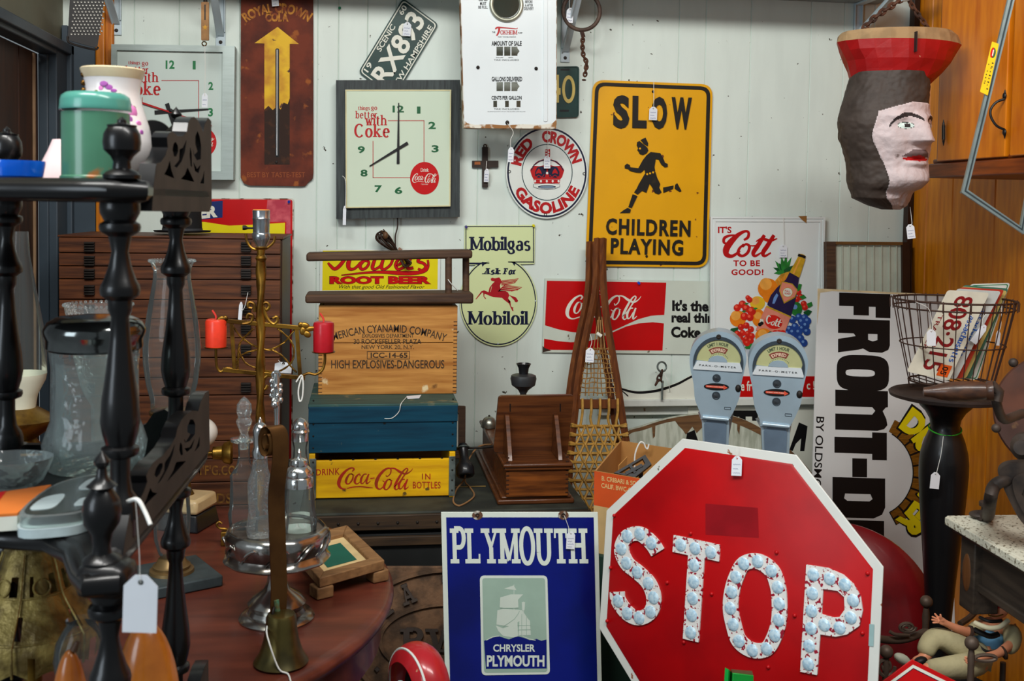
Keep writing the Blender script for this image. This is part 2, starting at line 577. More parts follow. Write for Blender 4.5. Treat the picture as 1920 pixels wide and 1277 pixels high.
def put(b, g, P, q, off, mi=0, emb=None):
 """lay lettering g in pixel quad q (tl, tr, br, bl) or box (x0, y0, x1, y1) on plane P"""
 if not isinstance(q[0], (tuple, list)): q = rect(*q)
 f = quad(q)
 b.text(g, lambda u, v, k: P(*f(u, v), off + k * 3e-6), mi, (lambda u, v, k: P(*f(u, v), emb)) if emb is not None else None)
def arc_put(b, g, P, cx, cy, r0, r1, a0, a1, off, mi=0, ky=1.0, flip=False):
 """lettering on an arc: angles in degrees (screen, counter-clockwise), from a0 to a1; r0 baseline, r1 top"""
 def f(u, v, k=0):
  a = math.radians(a0 + (a1 - a0) * u)
  r = r0 + (r1 - r0) * v
  return P(cx + r * math.cos(a), cy - r * ky * math.sin(a), off)
 b.text(g, f, mi)
def scribble(b, P, x0, y0, x1, y1, lines, off, mi):
 for i in range(lines):
  y = y0 + (y1 - y0) * (i + .5) / lines
  h = (y1 - y0) / lines * .28
  pts = []
  n = 9
  for k in range(n):
   pts.append((x0 + (x1 - x0) * k / (n - 1) * (.85 + .15 * ((i * 7) % 3) / 2), y + (h if k % 2 else -h) * random.uniform(.4, 1), .22))
  pen(b, [pts], P, off, mi, n=3)
COKE = [
[(437, 262, 6), (456, 235, 9), (432, 219, 8), (375, 250, 12), (320, 320, 18), (296, 395, 19), (312, 447, 12), (360, 465, 6), (430, 445, 6), (520, 436, 7), (600, 446, 7), (655, 450, 3)],
[(440, 288, 4), (405, 297, 8), (375, 355, 13), (376, 398, 9), (405, 402, 6), (440, 352, 9), (446, 305, 6), (425, 288, 4), (462, 305, 3)],
[(522, 312, 7), (512, 290, 6), (478, 325, 11), (464, 380, 12), (488, 406, 6), (530, 372, 4)],
[(592, 292, 5), (560, 296, 7), (532, 345, 12), (533, 394, 10), (558, 392, 5), (592, 335, 5)], [(612, 290, 8), (590, 360, 11), (592, 402, 8), (630, 372, 3)],
[(628, 342, 6), (672, 336, 6)],
[(793, 300, 4), (803, 320, 5), (838, 288, 6), (846, 238, 7), (822, 222, 8), (775, 245, 12), (722, 310, 16), (692, 385, 18), (697, 445, 12), (730, 466, 7), (768, 430, 5), (780, 388, 4), (757, 368, 4)],
[(822, 224, 5), (882, 226, 8), (940, 265, 13), (1000, 288, 9), (1048, 262, 5), (1076, 226, 2)],
[(842, 352, 4), (807, 361, 8), (777, 419, 13), (778, 462, 9), (807, 467, 6), (842, 416, 9), (848, 369, 6), (827, 352, 4), (864, 369, 3)],
[(880, 440, 3), (940, 375, 5), (995, 290, 8), (1022, 240, 7), (1005, 226, 6), (965, 270, 9), (905, 380, 13), (885, 445, 11), (903, 471, 6), (940, 440, 3)],
[(992, 352, 5), (962, 356, 7), (932, 405, 12), (933, 456, 10), (958, 454, 5), (992, 397, 5)], [(1020, 350, 8), (995, 420, 11), (994, 466, 8), (1032, 436, 3)],
]
def coke(b, P, q, off, mi=0):
 f = quad(rect(*q) if not isinstance(q[0], (tuple, list)) else q)
 x0, x1, y0, y1 = 278, 1076, 212, 478
 pen(b, COKE, P, off, mi, lambda x, y: f((x - x0) / (x1 - x0), (y1 - y) / (y1 - y0)), n=6)
# ------------------------------------------------------------------ the room
WY = 3.5
WP = Pl((0, WY, 0), (0, -1, 0))
m_wall = mat('white_panelling', (216, 227, 219), .42, var=.02, scale=3, stretch=(6, 1, 1.2), bump=.05, bscale=40, spots=[((70, 66, 55), 44, .70, .012)])
m_wood_wall = wood('amber_panelling', (226, 140, 22), (190, 104, 10), 2, .38, 6, .05, 9, spots=[((110, 55, 10), 9, .7, .05)])
m_trim = mat('dark_brown_trim', (52, 30, 18), .45, var=.1)
m_slate = mat('slate_paint', (62, 74, 84), .45, var=.06, scale=6)
m_orange = wood('orange_pine', (206, 128, 34), (166, 84, 14), 2, .35, 8, .05)
m_white = mat('white_enamel', (226, 232, 226), .3, var=.02, coat=.3)
m_steel = mat('white_painted_steel', (196, 212, 220), .4, var=.03)
m_rust = mat('rusty_iron', (84, 50, 32), .75, .3, scale=30, c2=(48, 30, 22), bump=.3)
m_iron = mat('dark_iron', (46, 40, 36), .6, .5, scale=25, c2=(30, 24, 20), bump=.25)
m_brass = mat('old_brass', (150, 116, 46), .36, .9, scale=22, c2=(96, 68, 24), bump=.15)
m_black = mat('black_print', (10, 10, 12), .5, var=.02)
m_red = mat('red_print', (182, 10, 16), .4, var=.03)
m_redp = mat('signal_red', (198, 6, 10), .34, var=.05, scale=6, coat=.1)
m_navy = mat('navy_print', (10, 18, 52), .4, var=.03)
m_green = mat('green_print', (22, 120, 66), .45, var=.03)
m_cream = mat('cream_print', (226, 226, 212), .4, var=.02)
m_string = mat('white_string', (228, 228, 222), .8, var=.02)
m_tag = mat('white_card', (226, 230, 236), .7, var=.02)
m_ink = mat('blue_ink', (70, 80, 140), .7, var=.02)
XR = onY(1706, 380, WY).x
XL = onY(119, 300, WY).x
def grooved(name, u0, u1, z0, z1, grooves, at, m, gw=.0022):
 us = [u0]
 for g in sorted(grooves): us += [g - gw, g, g + gw]
 us.append(u1)
 b = B()
 vs, fs = [], []
 for i, u in enumerate(us):
  d = gw * 1.6 if (i % 3 == 2 and 0 < i < len(us) - 1) else 0
  vs += [at(u, d, z0), at(u, d, z1)]
 for i in range(len(us) - 1): fs.append((2 * i, 2 * i + 2, 2 * i + 3, 2 * i + 1))
 b.add(vs, fs)
 return b.build(name, m, kind='structure', flat=True)
GX = [onY(x, 300, WY).x for x in (252, 336, 449, 594, 633, 687, 740, 896, 975, 1110, 1163, 1268, 1318, 1402, 1514, 1576, 1632)]
grooved('wall_back', XL, XR, 0, 2.9, GX, lambda u, d, z: V((u, WY + d, z)), m_wall)
GY = [onX(x, 400, XR).y for x in (1737, 1785, 1865)] + [2.72, 2.5, 2.4, 2.2, 2.0, 1.85, 1.5]
grooved('wall_right', 1.2, WY, 0, 2.9, GY, lambda u, d, z: V((XR + d, u, z)), m_wood_wall, .0045)
b = B(); b.add([V((XL, WY, 1.98)), V((XL, 0.9, 1.98)), V((XL, 0.9, 2.9)), V((XL, WY, 2.9))], [(0, 1, 2, 3)])
m_left = mat('beige_wall_paint', (118, 118, 100), .7, var=.05, scale=5)
jy0, jy1 = onX(117, 250, XL).y, onX(92, 250, XL).y
hz1, hz0 = onX(112, 84, XL).z, onX(91, 101, XL).z
b = B()
b.add([V((XL, WY, 0)), V((XL, jy0, 0)), V((XL, jy0, 2.9)), V((XL, WY, 2.9))], [(0, 1, 2, 3)])
b.add([V((XL, jy0, hz1)), V((XL, 1.0, hz1)), V((XL, 1.0, 2.9)), V((XL, jy0, 2.9))], [(0, 1, 2, 3)])
b.build('wall_left', m_left, kind='structure', flat=True)
b = B()
b.box((XL + .008, (jy0 + jy1) / 2, hz1 / 2), (.03, jy0 - jy1, hz1)); b.box((XL + .022, jy0 - .02, hz1 / 2), (.03, .03, hz1))
b.box((XL + .008, (jy1 + 1.0) / 2, (hz0 + hz1) / 2), (.03, jy1 - 1.0, hz1 - hz0)); b.box((XL + .022, (jy0 + 1.0) / 2, hz1 - .015), (.03, jy0 - 1.0, .03))
b.box((XL - .014, jy1 - .004, hz0 / 2), (.028, .012, hz0)); b.box((XL - .014, (jy1 + 1.0) / 2, hz0 + .006), (.028, jy1 - 1.0, .012))
b.build('trim_1', m_slate, kind='structure', bev=.003)
m_dkdoor = wood('dark_door_boards', (66, 34, 14), (34, 16, 8), 2, .5, 5, .1, 7)
m_pale = mat('door_gap_light', (150, 120, 90), .6)
b = B()
for i in range(7): b.box((XL - .045, jy1 - .09 - .18 * i, hz0 / 2), (.03, .176, hz0))
d1 = b.build('door_1', m_dkdoor, kind='structure', bev=.003)
yl = onX(62, 250, XL - .03).y
b = B(); b.box((XL - .027, yl, hz0 / 2), (.008, .008, hz0 - .01)); b.build('door_light_gap', m_pale, d1)  # pale strip: the line of light at the door gap, painted as colour
g0, g1, g2, g3 = (onY(x, 250, WY - .01).x for x in (121, 132, 180, 214))
gz = onY(125, 51, WY).z
b = B(); b.box(((g0 + g2) / 2, WY - .01, gz / 2), (g2 - g0, .02, gz)); b.box(((g0 + g1) / 2, WY - .025, gz / 2), (g1 - g0, .03, gz)); b.build('trim_2', m_slate, kind='structure', bev=.002)
b = B()
b.box(((g2 + g3) / 2, WY - .008, 1.45), (g3 - g2, .016, 2.9)); b.box(((g2 + g3) / 2 - .01, WY - .02, 1.45), (.03, .02, 2.9))
b.build('trim_3', m_orange, kind='structure', bev=.006)
b = B(); b.box((XR - .012, WY - .015, 1.45), (.024, .03, 2.9)); b.build('trim_4', m_trim, kind='structure', bev=.003)
m_floor = wood('worn_floorboards', (70, 52, 38), (44, 32, 24), 1, .6, 5, .1, 8)
b = B(); b.add([V((XL - .2, .6, 0)), V((XR + .1, .6, 0)), V((XR + .1, WY, 0)), V((XL - .2, WY, 0))], [(0, 1, 2, 3)]); b.build('floor', m_floor, kind='structure', flat=True)
# chair-rail ledge along the lower right of the back wall
lz = onY(1240, 746, WY - .03).z
lx0, lx1 = onY(1120, 750, WY).x, XR - .03
b = B()
b.box(((lx0 + lx1) / 2, WY - .03, lz - .012), (lx1 - lx0, .06, .024)); b.box(((lx0 + lx1) / 2, WY - .012, lz - .04), (lx1 - lx0, .024, .04))
b.build('trim_5', mat('chipped_white_paint', (214, 218, 210), .5, var=.05, spots=((150, 120, 90), 24, .68, .02)), kind='structure', bev=.003)

# ------------------------------------------------------------------ shelf brackets under a shelf that runs above the picture
SZ = 2.16
b = B(); b.box((.1, 3.345, SZ + .012), (3.3, .31, .024)); b.build('wall_shelf', mat('grey_shelf_board', (150, 158, 160), .6), label='grey board shelf carried by white steel brackets high on the wall', cat='shelf', bev=.003)
for px, py, lab in ((219, 66, 'white steel shelf bracket beside the orange wood trim'), (414, 88, 'white steel shelf bracket half hidden behind the silver framed clock'), (1059, 117, 'white steel shelf bracket above the green number plate'), (1606, 86, 'white steel shelf bracket behind the chain of the carved head')):
 p = onY(px, py, WY)
 t = T('shelf_bracket', lab, 'bracket', (p.x, WY, p.z), 'brackets under the wall shelf')
 b = B(); h = SZ - p.z
 b.box((p.x, WY - .003, p.z + h / 2), (.03, .006, h)); b.box((p.x - .013, WY - .008, p.z + h / 2 + .02), (.004, .012, h - .05)); b.box((p.x + .013, WY - .008, p.z + h / 2 + .02), (.004, .012, h - .05))
 b.build('upright', m_steel, t, bev=.001)
 b = B(); b.bar((p.x, WY - .01, p.z + .035), (p.x, 3.215, SZ - .01), .022, .004, (1, 0, 0)); b.bar((p.x - .01, WY - .01, p.z + .035), (p.x - .01, 3.215, SZ - .01), .003, .014, (1, 0, 0)); b.build('brace', m_steel, t)
 b = B(); b.box((p.x, 3.35, SZ - .004), (.026, .29, .006)); b.build('arm', m_steel, t)
 b = B(); b.lathe([(.006, 0), (.005, .003), (0, .0035)], (p.x, WY - .006, p.z + .014), (0, -1, 0), 10); b.build('screw', m_iron, t)

# ------------------------------------------------------------------ helpers for signs
def part(parent, name, m, fn, **k):
 b = B(); fn(b)
 return b.build(name, m, parent, **k)
def tag(att, cx, cy, w_, h_, P, label, rot=0, wr=3, off=.004, card=None):
 """hanging price tag: att pixel points of its string, ending at the eyelet; card centre (cx, cy), size in pixels"""
 R = lambda x, y: (cx + x * math.cos(rot) - y * math.sin(rot), cy + x * math.sin(rot) + y * math.cos(rot))
 w2, h2 = w_ / 2, h_ / 2
 pts = [R(-w2 * .35, -h2), R(w2 * .35, -h2), R(w2, -h2 * .62), R(w2, h2), R(-w2, h2), R(-w2, -h2 * .62)]
 hole = [R(w_ * .09 * math.cos(a), -h2 * .74 + w_ * .09 * math.sin(a)) for a in [i * math.pi / 4 for i in range(8)]]
 b = B(); b.slab([pts, hole], P, off, off + .0006, back=True)
 t = b.build('price_tag', card or m_tag, label=label, cat='tag', group='white string tags')
 ey = R(0, -h2 * .74)
 sp = [P(*q, off + .0015) for q in att] + [P(*ey, off + .0012)]
 if len(sp) > 2: sp = catmull(sp, 5)
 k = mpp(sp[0])
 part(t, 'string', m_string, lambda b: b.tube([V(p) for p in sp], .55 * k, 6))
 if wr: part(t, 'handwriting', m_ink, lambda b: scribble(b, P, 0, 0, 1, 1, 0, off, 0) or [pen(b, [[(R(-w2 * .7 + w_ * .7 * j / 7, -h2 * .35 + h_ * .8 * (i + .5) / wr * .8 + (h_ * .035 if j % 2 else -h_ * .035) * random.uniform(.5, 1.2)) + (.28,)) for j in range(8 - (i % 2) * 2)]], P, off + .0008, n=2) for i in range(wr)])
 return t
def pushpin(px, py, y, c, label):
 p = onY(px, py, y)
 b = B(); b.lathe([(.0045, 0), (.0045, .002), (.0028, .003), (.0026, .008), (.0042, .0095), (.0042, .011), (0, .0112)], p, (0, -1, -.15), 12)
 b.build('push_pin', mat('pin_%d_%d_%d' % c, c, .3, var=.02), label=label, cat='push pin', group='push pins on the wall')
def frame_on(b, P, outer, inner, o0, o1, mi=0): b.slab([outer, inner], P, o0, o1, mi)

# ------------------------------------------------------------------ silver framed clock (left)
S = WP
m_alu = mat('brushed_silver_frame', (172, 186, 182), .35, .25, var=.04, stretch=(1, 1, 8))
m_face = mat('clock_face_glass', (206, 220, 214), .2, var=.02, scale=3, coat=.4)
FO = [(217, 88), (444.5, 91), (441.5, 338), (215, 337)]
FI = [(227, 99), (422, 102.5), (420, 322), (226, 320)]
b = B(); b.slab([FO, FI], S, 0, .06)
ck = b.build('wall_clock', m_alu, label='square clock in a silver metal frame with a red sweep hand behind the turned shelf', cat='clock', bev=.002)
part(ck, 'face', m_face, lambda b: b.slab([FI], S, .03, .05))
def dial(ck, f, nums, txts, line, disc, off, nm=m_green):
 for t, q in nums: part(ck, 'numeral', nm, lambda b: put(b, bfont(t, .035), S, q, off))
 part(ck, 'lettering', m_red, lambda b: [put(b, serif(t, .2, .085, .11), S, q, off + .0002) for t, q in txts])
 def ln(b):
  for (x0, y0), (x1, y1) in line:
   b.slab([rect(min(x0, x1) - .6, min(y0, y1) - .6, max(x0, x1) + .6, max(y0, y1) + .6)], S, None, off)
 part(ck, 'red_line', m_red, ln)
 cx, cy, rx, ry = disc
 d = part(ck, 'red_disc', m_redp, lambda b: b.slab([ell(cx, cy, rx, ry)], S, None, off + .0004))
 part(d, 'lettering', m_cream, lambda b: (coke(b, S, (cx - rx * .86, cy - ry * .3, cx + rx * .88, cy + ry * .29), off + .0007), put(b, serif('Drink', .16, .08, .1), S, (cx - rx * .27, cy - ry * .62, cx + rx * .3, cy - ry * .4), off + .0007), put(b, bfont('TRADE-MARK', .0), S, (cx - rx * .25, cy + ry * .34, cx + rx * .25, cy + ry * .4), off + .0007)))
dial(ck, None, [('12', (316, 117, 332.5, 133)), ('1', (366, 118, 371.5, 134)), ('2', (395, 157, 404, 172)), ('3', (394.5, 205, 403.5, 221)), ('6', (318, 292, 331, 306)), ('7', (280, 286, 292, 300)), ('8', (254, 247, 266, 262)), ('9', (252, 206, 264, 221))],
 [('things', (247.5, 118, 269, 126)), ('go', (272, 120, 284, 129)), ('better', (242, 127, 284.5, 143)), ('with', (261, 138.5, 303, 158)), ('Coke', (238, 156, 307, 182))],
 [((309, 154.5), (377, 154.5)), ((377, 154.5), (377, 240)), ((273, 186), (273, 290)), ((273, 290), (355, 290))], (382, 268.5, 28, 28.5), .0505)
def hands(b, c, mn, mt, hr, ht, off, w_):
 for a, e, hw in ((mt, mn, w_), (ht, hr, w_ * 1.1)):
  d = (V(e) - V(a)).normalized(); n = V((-d.y, d.x))
  b.slab([[tuple(V(a) + n * hw), tuple(V(e) + n * hw * .35), tuple(V(e) - n * hw * .35), tuple(V(a) - n * hw)]], S, off, off + .001)
  off += .0015
 b.lathe([(.006, 0), (.006, .008), (0, .009)], S(*c, .05), (0, -1, 0), 16)
part(ck, 'hands', m_black, lambda b: hands(b, (326, 210), (395, 207.5), (296, 213.5), (338, 262), (319, 197), .053, 3.6))
part(ck, 'sweep_hand', m_red, lambda b: b.slab([[(273, 194), (402, 237.5), (401, 239), (272.5, 197.5)]], S, .056, .0566))
# ------------------------------------------------------------------ grey wood framed clock
m_grey = wood('grey_black_woodgrain', (64, 72, 72), (38, 43, 45), 2, .55, 12, .2, 12)
m_ivory = mat('ivory_clock_glass', (208, 222, 200), .25, var=.02, scale=3, coat=.3)
FO = [(630.6, 153.6), (860, 153), (859.4, 406.5), (631, 410)]
FI = [(648, 172), (843, 172), (841.6, 387), (649, 390)]
b = B(); b.slab([FO], S, 0, .05)
ck = b.build('wall_clock', m_grey, label='square clock in a dark grey woodgrain frame showing eight', cat='clock', bev=.002)
part(ck, 'face', m_ivory, lambda b: b.slab([FI], S, .05, .062), bev=.002)
part(ck, 'face_rim', mat('cream_rim', (214, 206, 160), .4), lambda b: b.slab([FI, inset(FI, 2.2)], S, .05, .064))
dial(ck, None, [('12', (735, 201, 756, 214)), ('1', (780, 203, 786.5, 216)), ('2', (801, 231, 814.6, 244.5)), ('3', (807, 274, 820, 287.5)), ('6', (739, 351, 753, 364)), ('7', (702, 348, 715.6, 361)), ('8', (676, 319, 689, 332)), ('9', (670.8, 276, 684, 289))],
 [('things', (671.8, 202, 693, 211)), ('go', (695.5, 203, 706.7, 211.5)), ('better', (666.5, 211, 706.7, 225)), ('with', (684, 218, 725, 238.4)), ('Coke', (664.4, 234.6, 730, 260.4))],
 [((727, 229), (793, 229)), ((793, 229), (793, 306)), ((699, 267), (699, 334)), ((699, 334), (768, 334))], (793.9, 335, 26.6, 30), .0625, mat('dark_green_print', (14, 96, 52), .45))
part(ck, 'hands', m_black, lambda b: hands(b, (745.2, 280.7), (746.3, 196.5), (745.2, 308.6), (692.5, 313), (763, 270), .065, 2.6))
# cord of the grey clock with its bundled end
m_cord = mat('brown_rubber_cord', (50, 34, 26), .5, var=.05)
k = mpp(WP(740, 450))
b = B(); b.tube(catmull([WP(745, 405, .02), WP(745, 425, .018), WP(741, 442, .02), WP(741, 462, .03), WP(743, 471, .035)], 6), 1.3 * k, 8)
cord = b.build('power_cord', m_cord, label='brown power cord of the grey clock bundled above the root beer sign', cat='cord')
def bundle(b):
 for i in range(7):
  a = i * .9
  P_ = [WP(744, 471, .035 + .004 * math.sin(a)), WP(728 + 4 * math.cos(a), 462 + 3 * math.sin(a), .045 + .012 * math.cos(a * 1.7)), WP(710 + 5 * math.cos(a), 446 + 6 * math.sin(a), .045 + .016 * math.cos(a * 2.1)), WP(713 + 6 * math.cos(a + 1), 437 + 4 * math.sin(a), .04 + .02 * math.sin(a)), WP(729 + 3 * math.cos(a), 448 + 5 * math.sin(a), .04 + .01 * math.sin(a * 1.3)), WP(745, 470, .035)]
  b.tube(catmull(P_, 5), 1.5 * k, 6)
 for i in range(5):
  a = i * 1.25
  b.tube(catmull([WP(746, 472, .035), WP(757 + 3 * math.cos(a), 482, .04 + .012 * math.sin(a)), WP(766 + 4 * math.cos(a), 492 + 3 * math.sin(a), .035 + .01 * math.cos(a)), WP(757, 497 + 2 * math.cos(a), .03 + .012 * math.sin(a)), WP(749, 480, .03)], 5), 1.5 * k, 6)
part(cord, 'coils', m_cord, bundle)
part(cord, 'tie', mat('wire_tie', (176, 140, 120), .6), lambda b: [b.ring(WP(746 + i * 2.2, 468.5 + i * 1.3, .036), WP(2, 1) - WP(0, 0), 5.5 * k, 1.1 * k, 16, 6) for i in range(3)])
part(cord, 'plug', mat('plug_brown', (96, 66, 40), .5), lambda b: (b.ball(WP(722, 440, .07), (5 * k, 5 * k, 7 * k), 12, 8), b.bar(WP(719, 437, .07), WP(714, 431, .075), 1 * k, 3 * k), b.bar(WP(723, 435, .07), WP(718, 429, .075), 1 * k, 3 * k)))
# ------------------------------------------------------------------ rusty thermometer
m_rtherm = mat('rusted_red_brown_tin', (112, 48, 28), .7, .1, scale=10, c2=(74, 32, 22), bump=.2, bscale=60, spots=[((150, 82, 34), 26, .62, .08), ((44, 24, 18), 14, .68, .08)])
OUT = [(452.7, -70), (587.5, -70), (587.8, 325), (586.5, 336), (579, 341), (574, 348), (567, 349.6), (468, 348), (458, 344), (452, 333), (451.8, 180)]
b = B(); b.slab([OUT], S, .004, .012)
th = b.build('thermometer_sign', m_rtherm, label='tall rusted brown tin thermometer sign with a yellow arrow', cat='sign', bev=.003)
m_yel = mat('worn_yellow_paint', (226, 180, 22), .55, scale=14, c2=(190, 130, 18), spots=[((84, 44, 22), 34, .66, .03)])
m_char = mat('charred_paint', (48, 30, 22), .75, scale=30, c2=(80, 46, 26), mix=(.55, .7))
m_fade = mat('faded_gold_lettering', (196, 134, 48), .7, scale=40, c2=(130, 62, 30), mix=(.4, .6))
part(th, 'arrow', m_yel, lambda b: b.slab([[(521, 51.6), (561, 83.7), (543.7, 83.2), (543.7, 185), (540, 196), (532, 193), (527, 206), (520.5, 200), (512, 207), (504, 199), (496.4, 206), (496.4, 82.5), (478, 82)]], S, None, .0126))
part(th, 'scorched_paint', m_char, lambda b: b.slab([[(496.4, 206), (504, 199), (512, 207), (520.5, 200), (527, 206), (532, 193), (540, 196), (543.7, 185), (543.7, 309), (496.4, 309)]], S, None, .0124))
part(th, 'glass_tube', mat('thermometer_glass', (200, 204, 206), .15, .4), lambda b: b.tube([S(520.5, 94.5, .017), S(520, 292, .017)], 1.5 * mpp(S(520, 200)), 10))
part(th, 'tube_slot', m_black, lambda b: b.slab([rrect(rect(517, 92, 524, 295), 3)], S, None, .0132))
part(th, 'lettering', m_fade, lambda b: (arc_put(b, bfont('ROYAL CROWN', .04), S, 521, 130, 104, 123, 124, 57, .0128), put(b, bfont('COLA', .05), S, (498, 25.5, 541.5, 42), .0128)))
part(th, 'faded_lettering', mat('rust_lettering', (150, 78, 40), .7), lambda b: put(b, bfont('BEST BY TASTE-TEST', .0), S, (464, 323, 572.5, 332.7), .0126))
part(th, 'screw', m_iron, lambda b: b.lathe([(.005, 0), (.004, .003), (0, .0035)], S(519, 304, .0125), (0, -1, 0), 10))
# ------------------------------------------------------------------ licence plate set aslant
m_pgreen = mat('dark_green_plate', (6, 58, 52), .4, var=.14, scale=12, coat=.1)
A, Bq, C, D = (671.6, 136), (755.3, -2.8), (822.5, 46.5), (738.8, 185.4)
Q = [A, Bq, C, D]
b = B(); b.slab([rrect(Q, 9)], S, .006, .009)
lp = b.build('licence_plate', m_pgreen, label='dark green licence plate with white characters hung aslant above the grey clock', cat='licence plate')
part(lp, 'rim', m_cream, lambda b: b.slab([rrect(inset(Q, 2.6), 8), rrect(inset(Q, 4.6), 7)], S, .009, .0105))
f = quad(Q)
sub = lambda u0, v0, u1, v1: [f(u0, v1), f(u1, v1), f(u1, v0), f(u0, v0)]
part(lp, 'lettering', m_cream, lambda b: (put(b, bfont('RX893', .025), S, sub(.06, .27, .94, .74), .0115, emb=.009), put(b, bfont('SCENIC', .015), S, sub(.34, .8, .68, .925), .011, emb=.009), put(b, bfont('19', .015), S, sub(.06, .8, .17, .925), .011, emb=.009), put(b, bfont('60', .015), S, sub(.83, .8, .94, .925), .011, emb=.009), put(b, bfont('NEW HAMPSHIRE', .015), S, sub(.07, .07, .93, .19), .011, emb=.009)))
# ------------------------------------------------------------------ enamel pump panel, hung in front of the wall
TP = Pl((0, 3.30, 0), (0, -1, 0))
m_pump = mat('chipped_white_porcelain', (228, 236, 238), .22, var=.02, scale=4, coat=.4, spots=[((130, 88, 50), 30, .735, .02)])
m_chip = mat('rust_chipped_edge', (150, 104, 60), .7, scale=26, c2=(224, 220, 206), mix=(.47, .55))
OUT = rrect([(861.7, -70), (1044, -70), (1043.5, 241.5), (869.5, 240)], 9)
holes = [ell(949.3, 9, 24.5, 24.5, 32)] + [rect(*r) for r in ((931, 87.5, 943, 104.7), (945.3, 87.5, 957, 104.7))] + [[(959, 87.5), (970, 87.5), (970.5, 91), (974.3, 96), (970.5, 101), (970, 104.7), (959, 104.7)]]
holes += [rect(*r) for r in ((931, 154, 943, 170.7), (945.3, 154, 957, 170.7))] + [[(959, 154), (970, 154), (970.5, 157), (974.3, 162), (970.5, 167), (970, 170.7), (959, 170.7)]] + [rect(*r) for r in ((925, 189, 932, 201), (947, 189, 954, 201), (968.4, 189, 976, 201))]
b = B(); b.slab([OUT] + holes, TP, -.002, 0, back=True)
pp = b.build('fuel_pump_panel', m_pump, label='white enamel fuel pump face with round window and black lettering', cat='pump panel')
part(pp, 'side_flange', m_chip, lambda b: b.slab([OUT, [(x, y) for x, y in inset([(861.7, -70), (1044, -70), (1043.5, 241.5), (869.5, 240)], .8)]], TP, -.05, .0008))
m_pumpbend = m_pump
part(pp, 'rolled_edge', m_pump, lambda b: b.slab([rrect([(1019, -70), (1026, -70), (1026, 228), (1019, 228)], 3)], TP, 0, .004), bev=.0018)
part(pp, 'rusted_lip', m_chip, lambda b: b.slab([[(870.5, 226), (876, 231), (890, 234), (920, 233), (945, 235), (980, 233), (1015, 234), (1036, 231), (1043, 224), (1042, 241), (870, 239.5)]], TP, None, .0012))
part(pp, 'window_ring', mat('dull_nickel_ring', (176, 178, 160), .4, .6, bump=.1), lambda b: b.ring(TP(949.3, 9.5, .004), (0, -1, 0), 28.5 * mpp(TP(949, 9)), 3.9 * mpp(TP(949, 9)), 48, 10))
def pl(b):
 for t, q, bo in (('GLASS', (897, -6, 914, 2), .02), ('MUST', (900, 3.6, 912, 10), .02), ('BE FULL', (897, 10.8, 914.6, 16.5), .02), ('BEFORE', (984.6, 0.5, 998.5, 6.2), .02), ('& AFTER', (984.6, 7.5, 999.3, 12.5), .02), ('DELIVERY', (983, 13.6, 1000.5, 19), .02), ('THE', (922.6, 59, 928.5, 62), .02), ('PUMP', (971.5, 60.5, 979.5, 63), .02), ('FORT WAYNE, INDIANA', (934, 68.3, 967.5, 70.7), .01),
     ('AMOUNT OF SALE', (921.5, 77, 978, 86), .03), ('GALLONS DELIVERED', (921.8, 144, 979, 152.7), .03), ('CENTS PER GALLON', (921.5, 179.7, 978, 187), .03), ('DOLLARS', (930, 107, 943.5, 109), .01), ('CENTS', (953, 107, 962, 109), .01), ('TAX INCLUDED', (926, 111, 973, 114), 0), ('TAX INCLUDED', (926, 203, 973.5, 206), 0)):
  put(b, bfont(t, bo), TP, q, .0008)
 put(b, bfont('MAXIMUM QUANTITY OF ANY ONE DELIVERY IS 999 GALLONS', 0), TP, (914, 208.6, 985, 210.2), .0008)
part(pp, 'lettering', m_black, pl)
part(pp, 'red_lettering', m_red, lambda b: (put(b, serif('OKHEIM', .2, .12, .08), TP, (938, 56.5, 970, 65), .0008), pen(b, [[(929, 55, 1.2), (933, 51.5, 1.6), (950, 52.5, 1), (968, 54, .7), (970, 52, .3)], [(936, 52, 2), (935, 60, 1.8), (931, 67, 1.2)]], TP, .0009)))
part(pp, 'bolt', m_iron, lambda b: b.ball(TP(896, 126.5, .002), .0055, 12, 8))
part(pp, 'bolt', m_iron, lambda b: b.ball(TP(1005, 128.6, .002), .0055, 12, 8))
part(pp, 'bottom_hook', m_iron, lambda b: b.ball(TP(951, 230, .002), (.006, .003, .007), 12, 8))
for px in (885, 1022):
 part(pp, 'hanging_wire', m_steel, lambda b: b.tube([TP(px, -68, -.01), V((TP(px, -68).x, 3.3, SZ))], .0015, 6))
# ------------------------------------------------------------------ iron ring with chain
RP = Pl((0, 3.36, 0), (0, -1, 0)); k = mpp(RP(1090, 20))
b = B(); b.ring(RP(1090.5, 21, 0), (0, -1, 0), 35 * k, 3.8 * k, 56, 10)
rg = b.build('iron_ring', mat('rusty_grey_iron', (92, 74, 64), .7, .4, scale=30, c2=(60, 46, 40), bump=.3), label='rusty iron ring with a short hanging chain right of the pump panel', cat='ring')
def chain(b, pts, k, L=7.5, r=1.1, w_=2.3):
 P_ = [V(p) for p in catmull(pts, 12)]
 d, i, n = 0, 0, 0
 step = L * k * .72
 acc = [P_[0]]
 for j in range(1, len(P_)):
  while (P_[j] - acc[-1]).length >= step: acc.append(acc[-1] + (P_[j] - acc[-1]).normalized() * step)
 for j in range(len(acc) - 1):
  c = (acc[j] + acc[j + 1]) / 2
  t = (acc[j + 1] - acc[j]).normalized()
  x, y, z = frame(t)
  s_ = x if j % 2 else y
  lp_ = [c + t * (L * k / 2) * math.cos(a) + s_ * w_ * k * math.sin(a) for a in [q * math.pi / 6 for q in range(12)]]
  b.tube(lp_, r * k, 6, True)
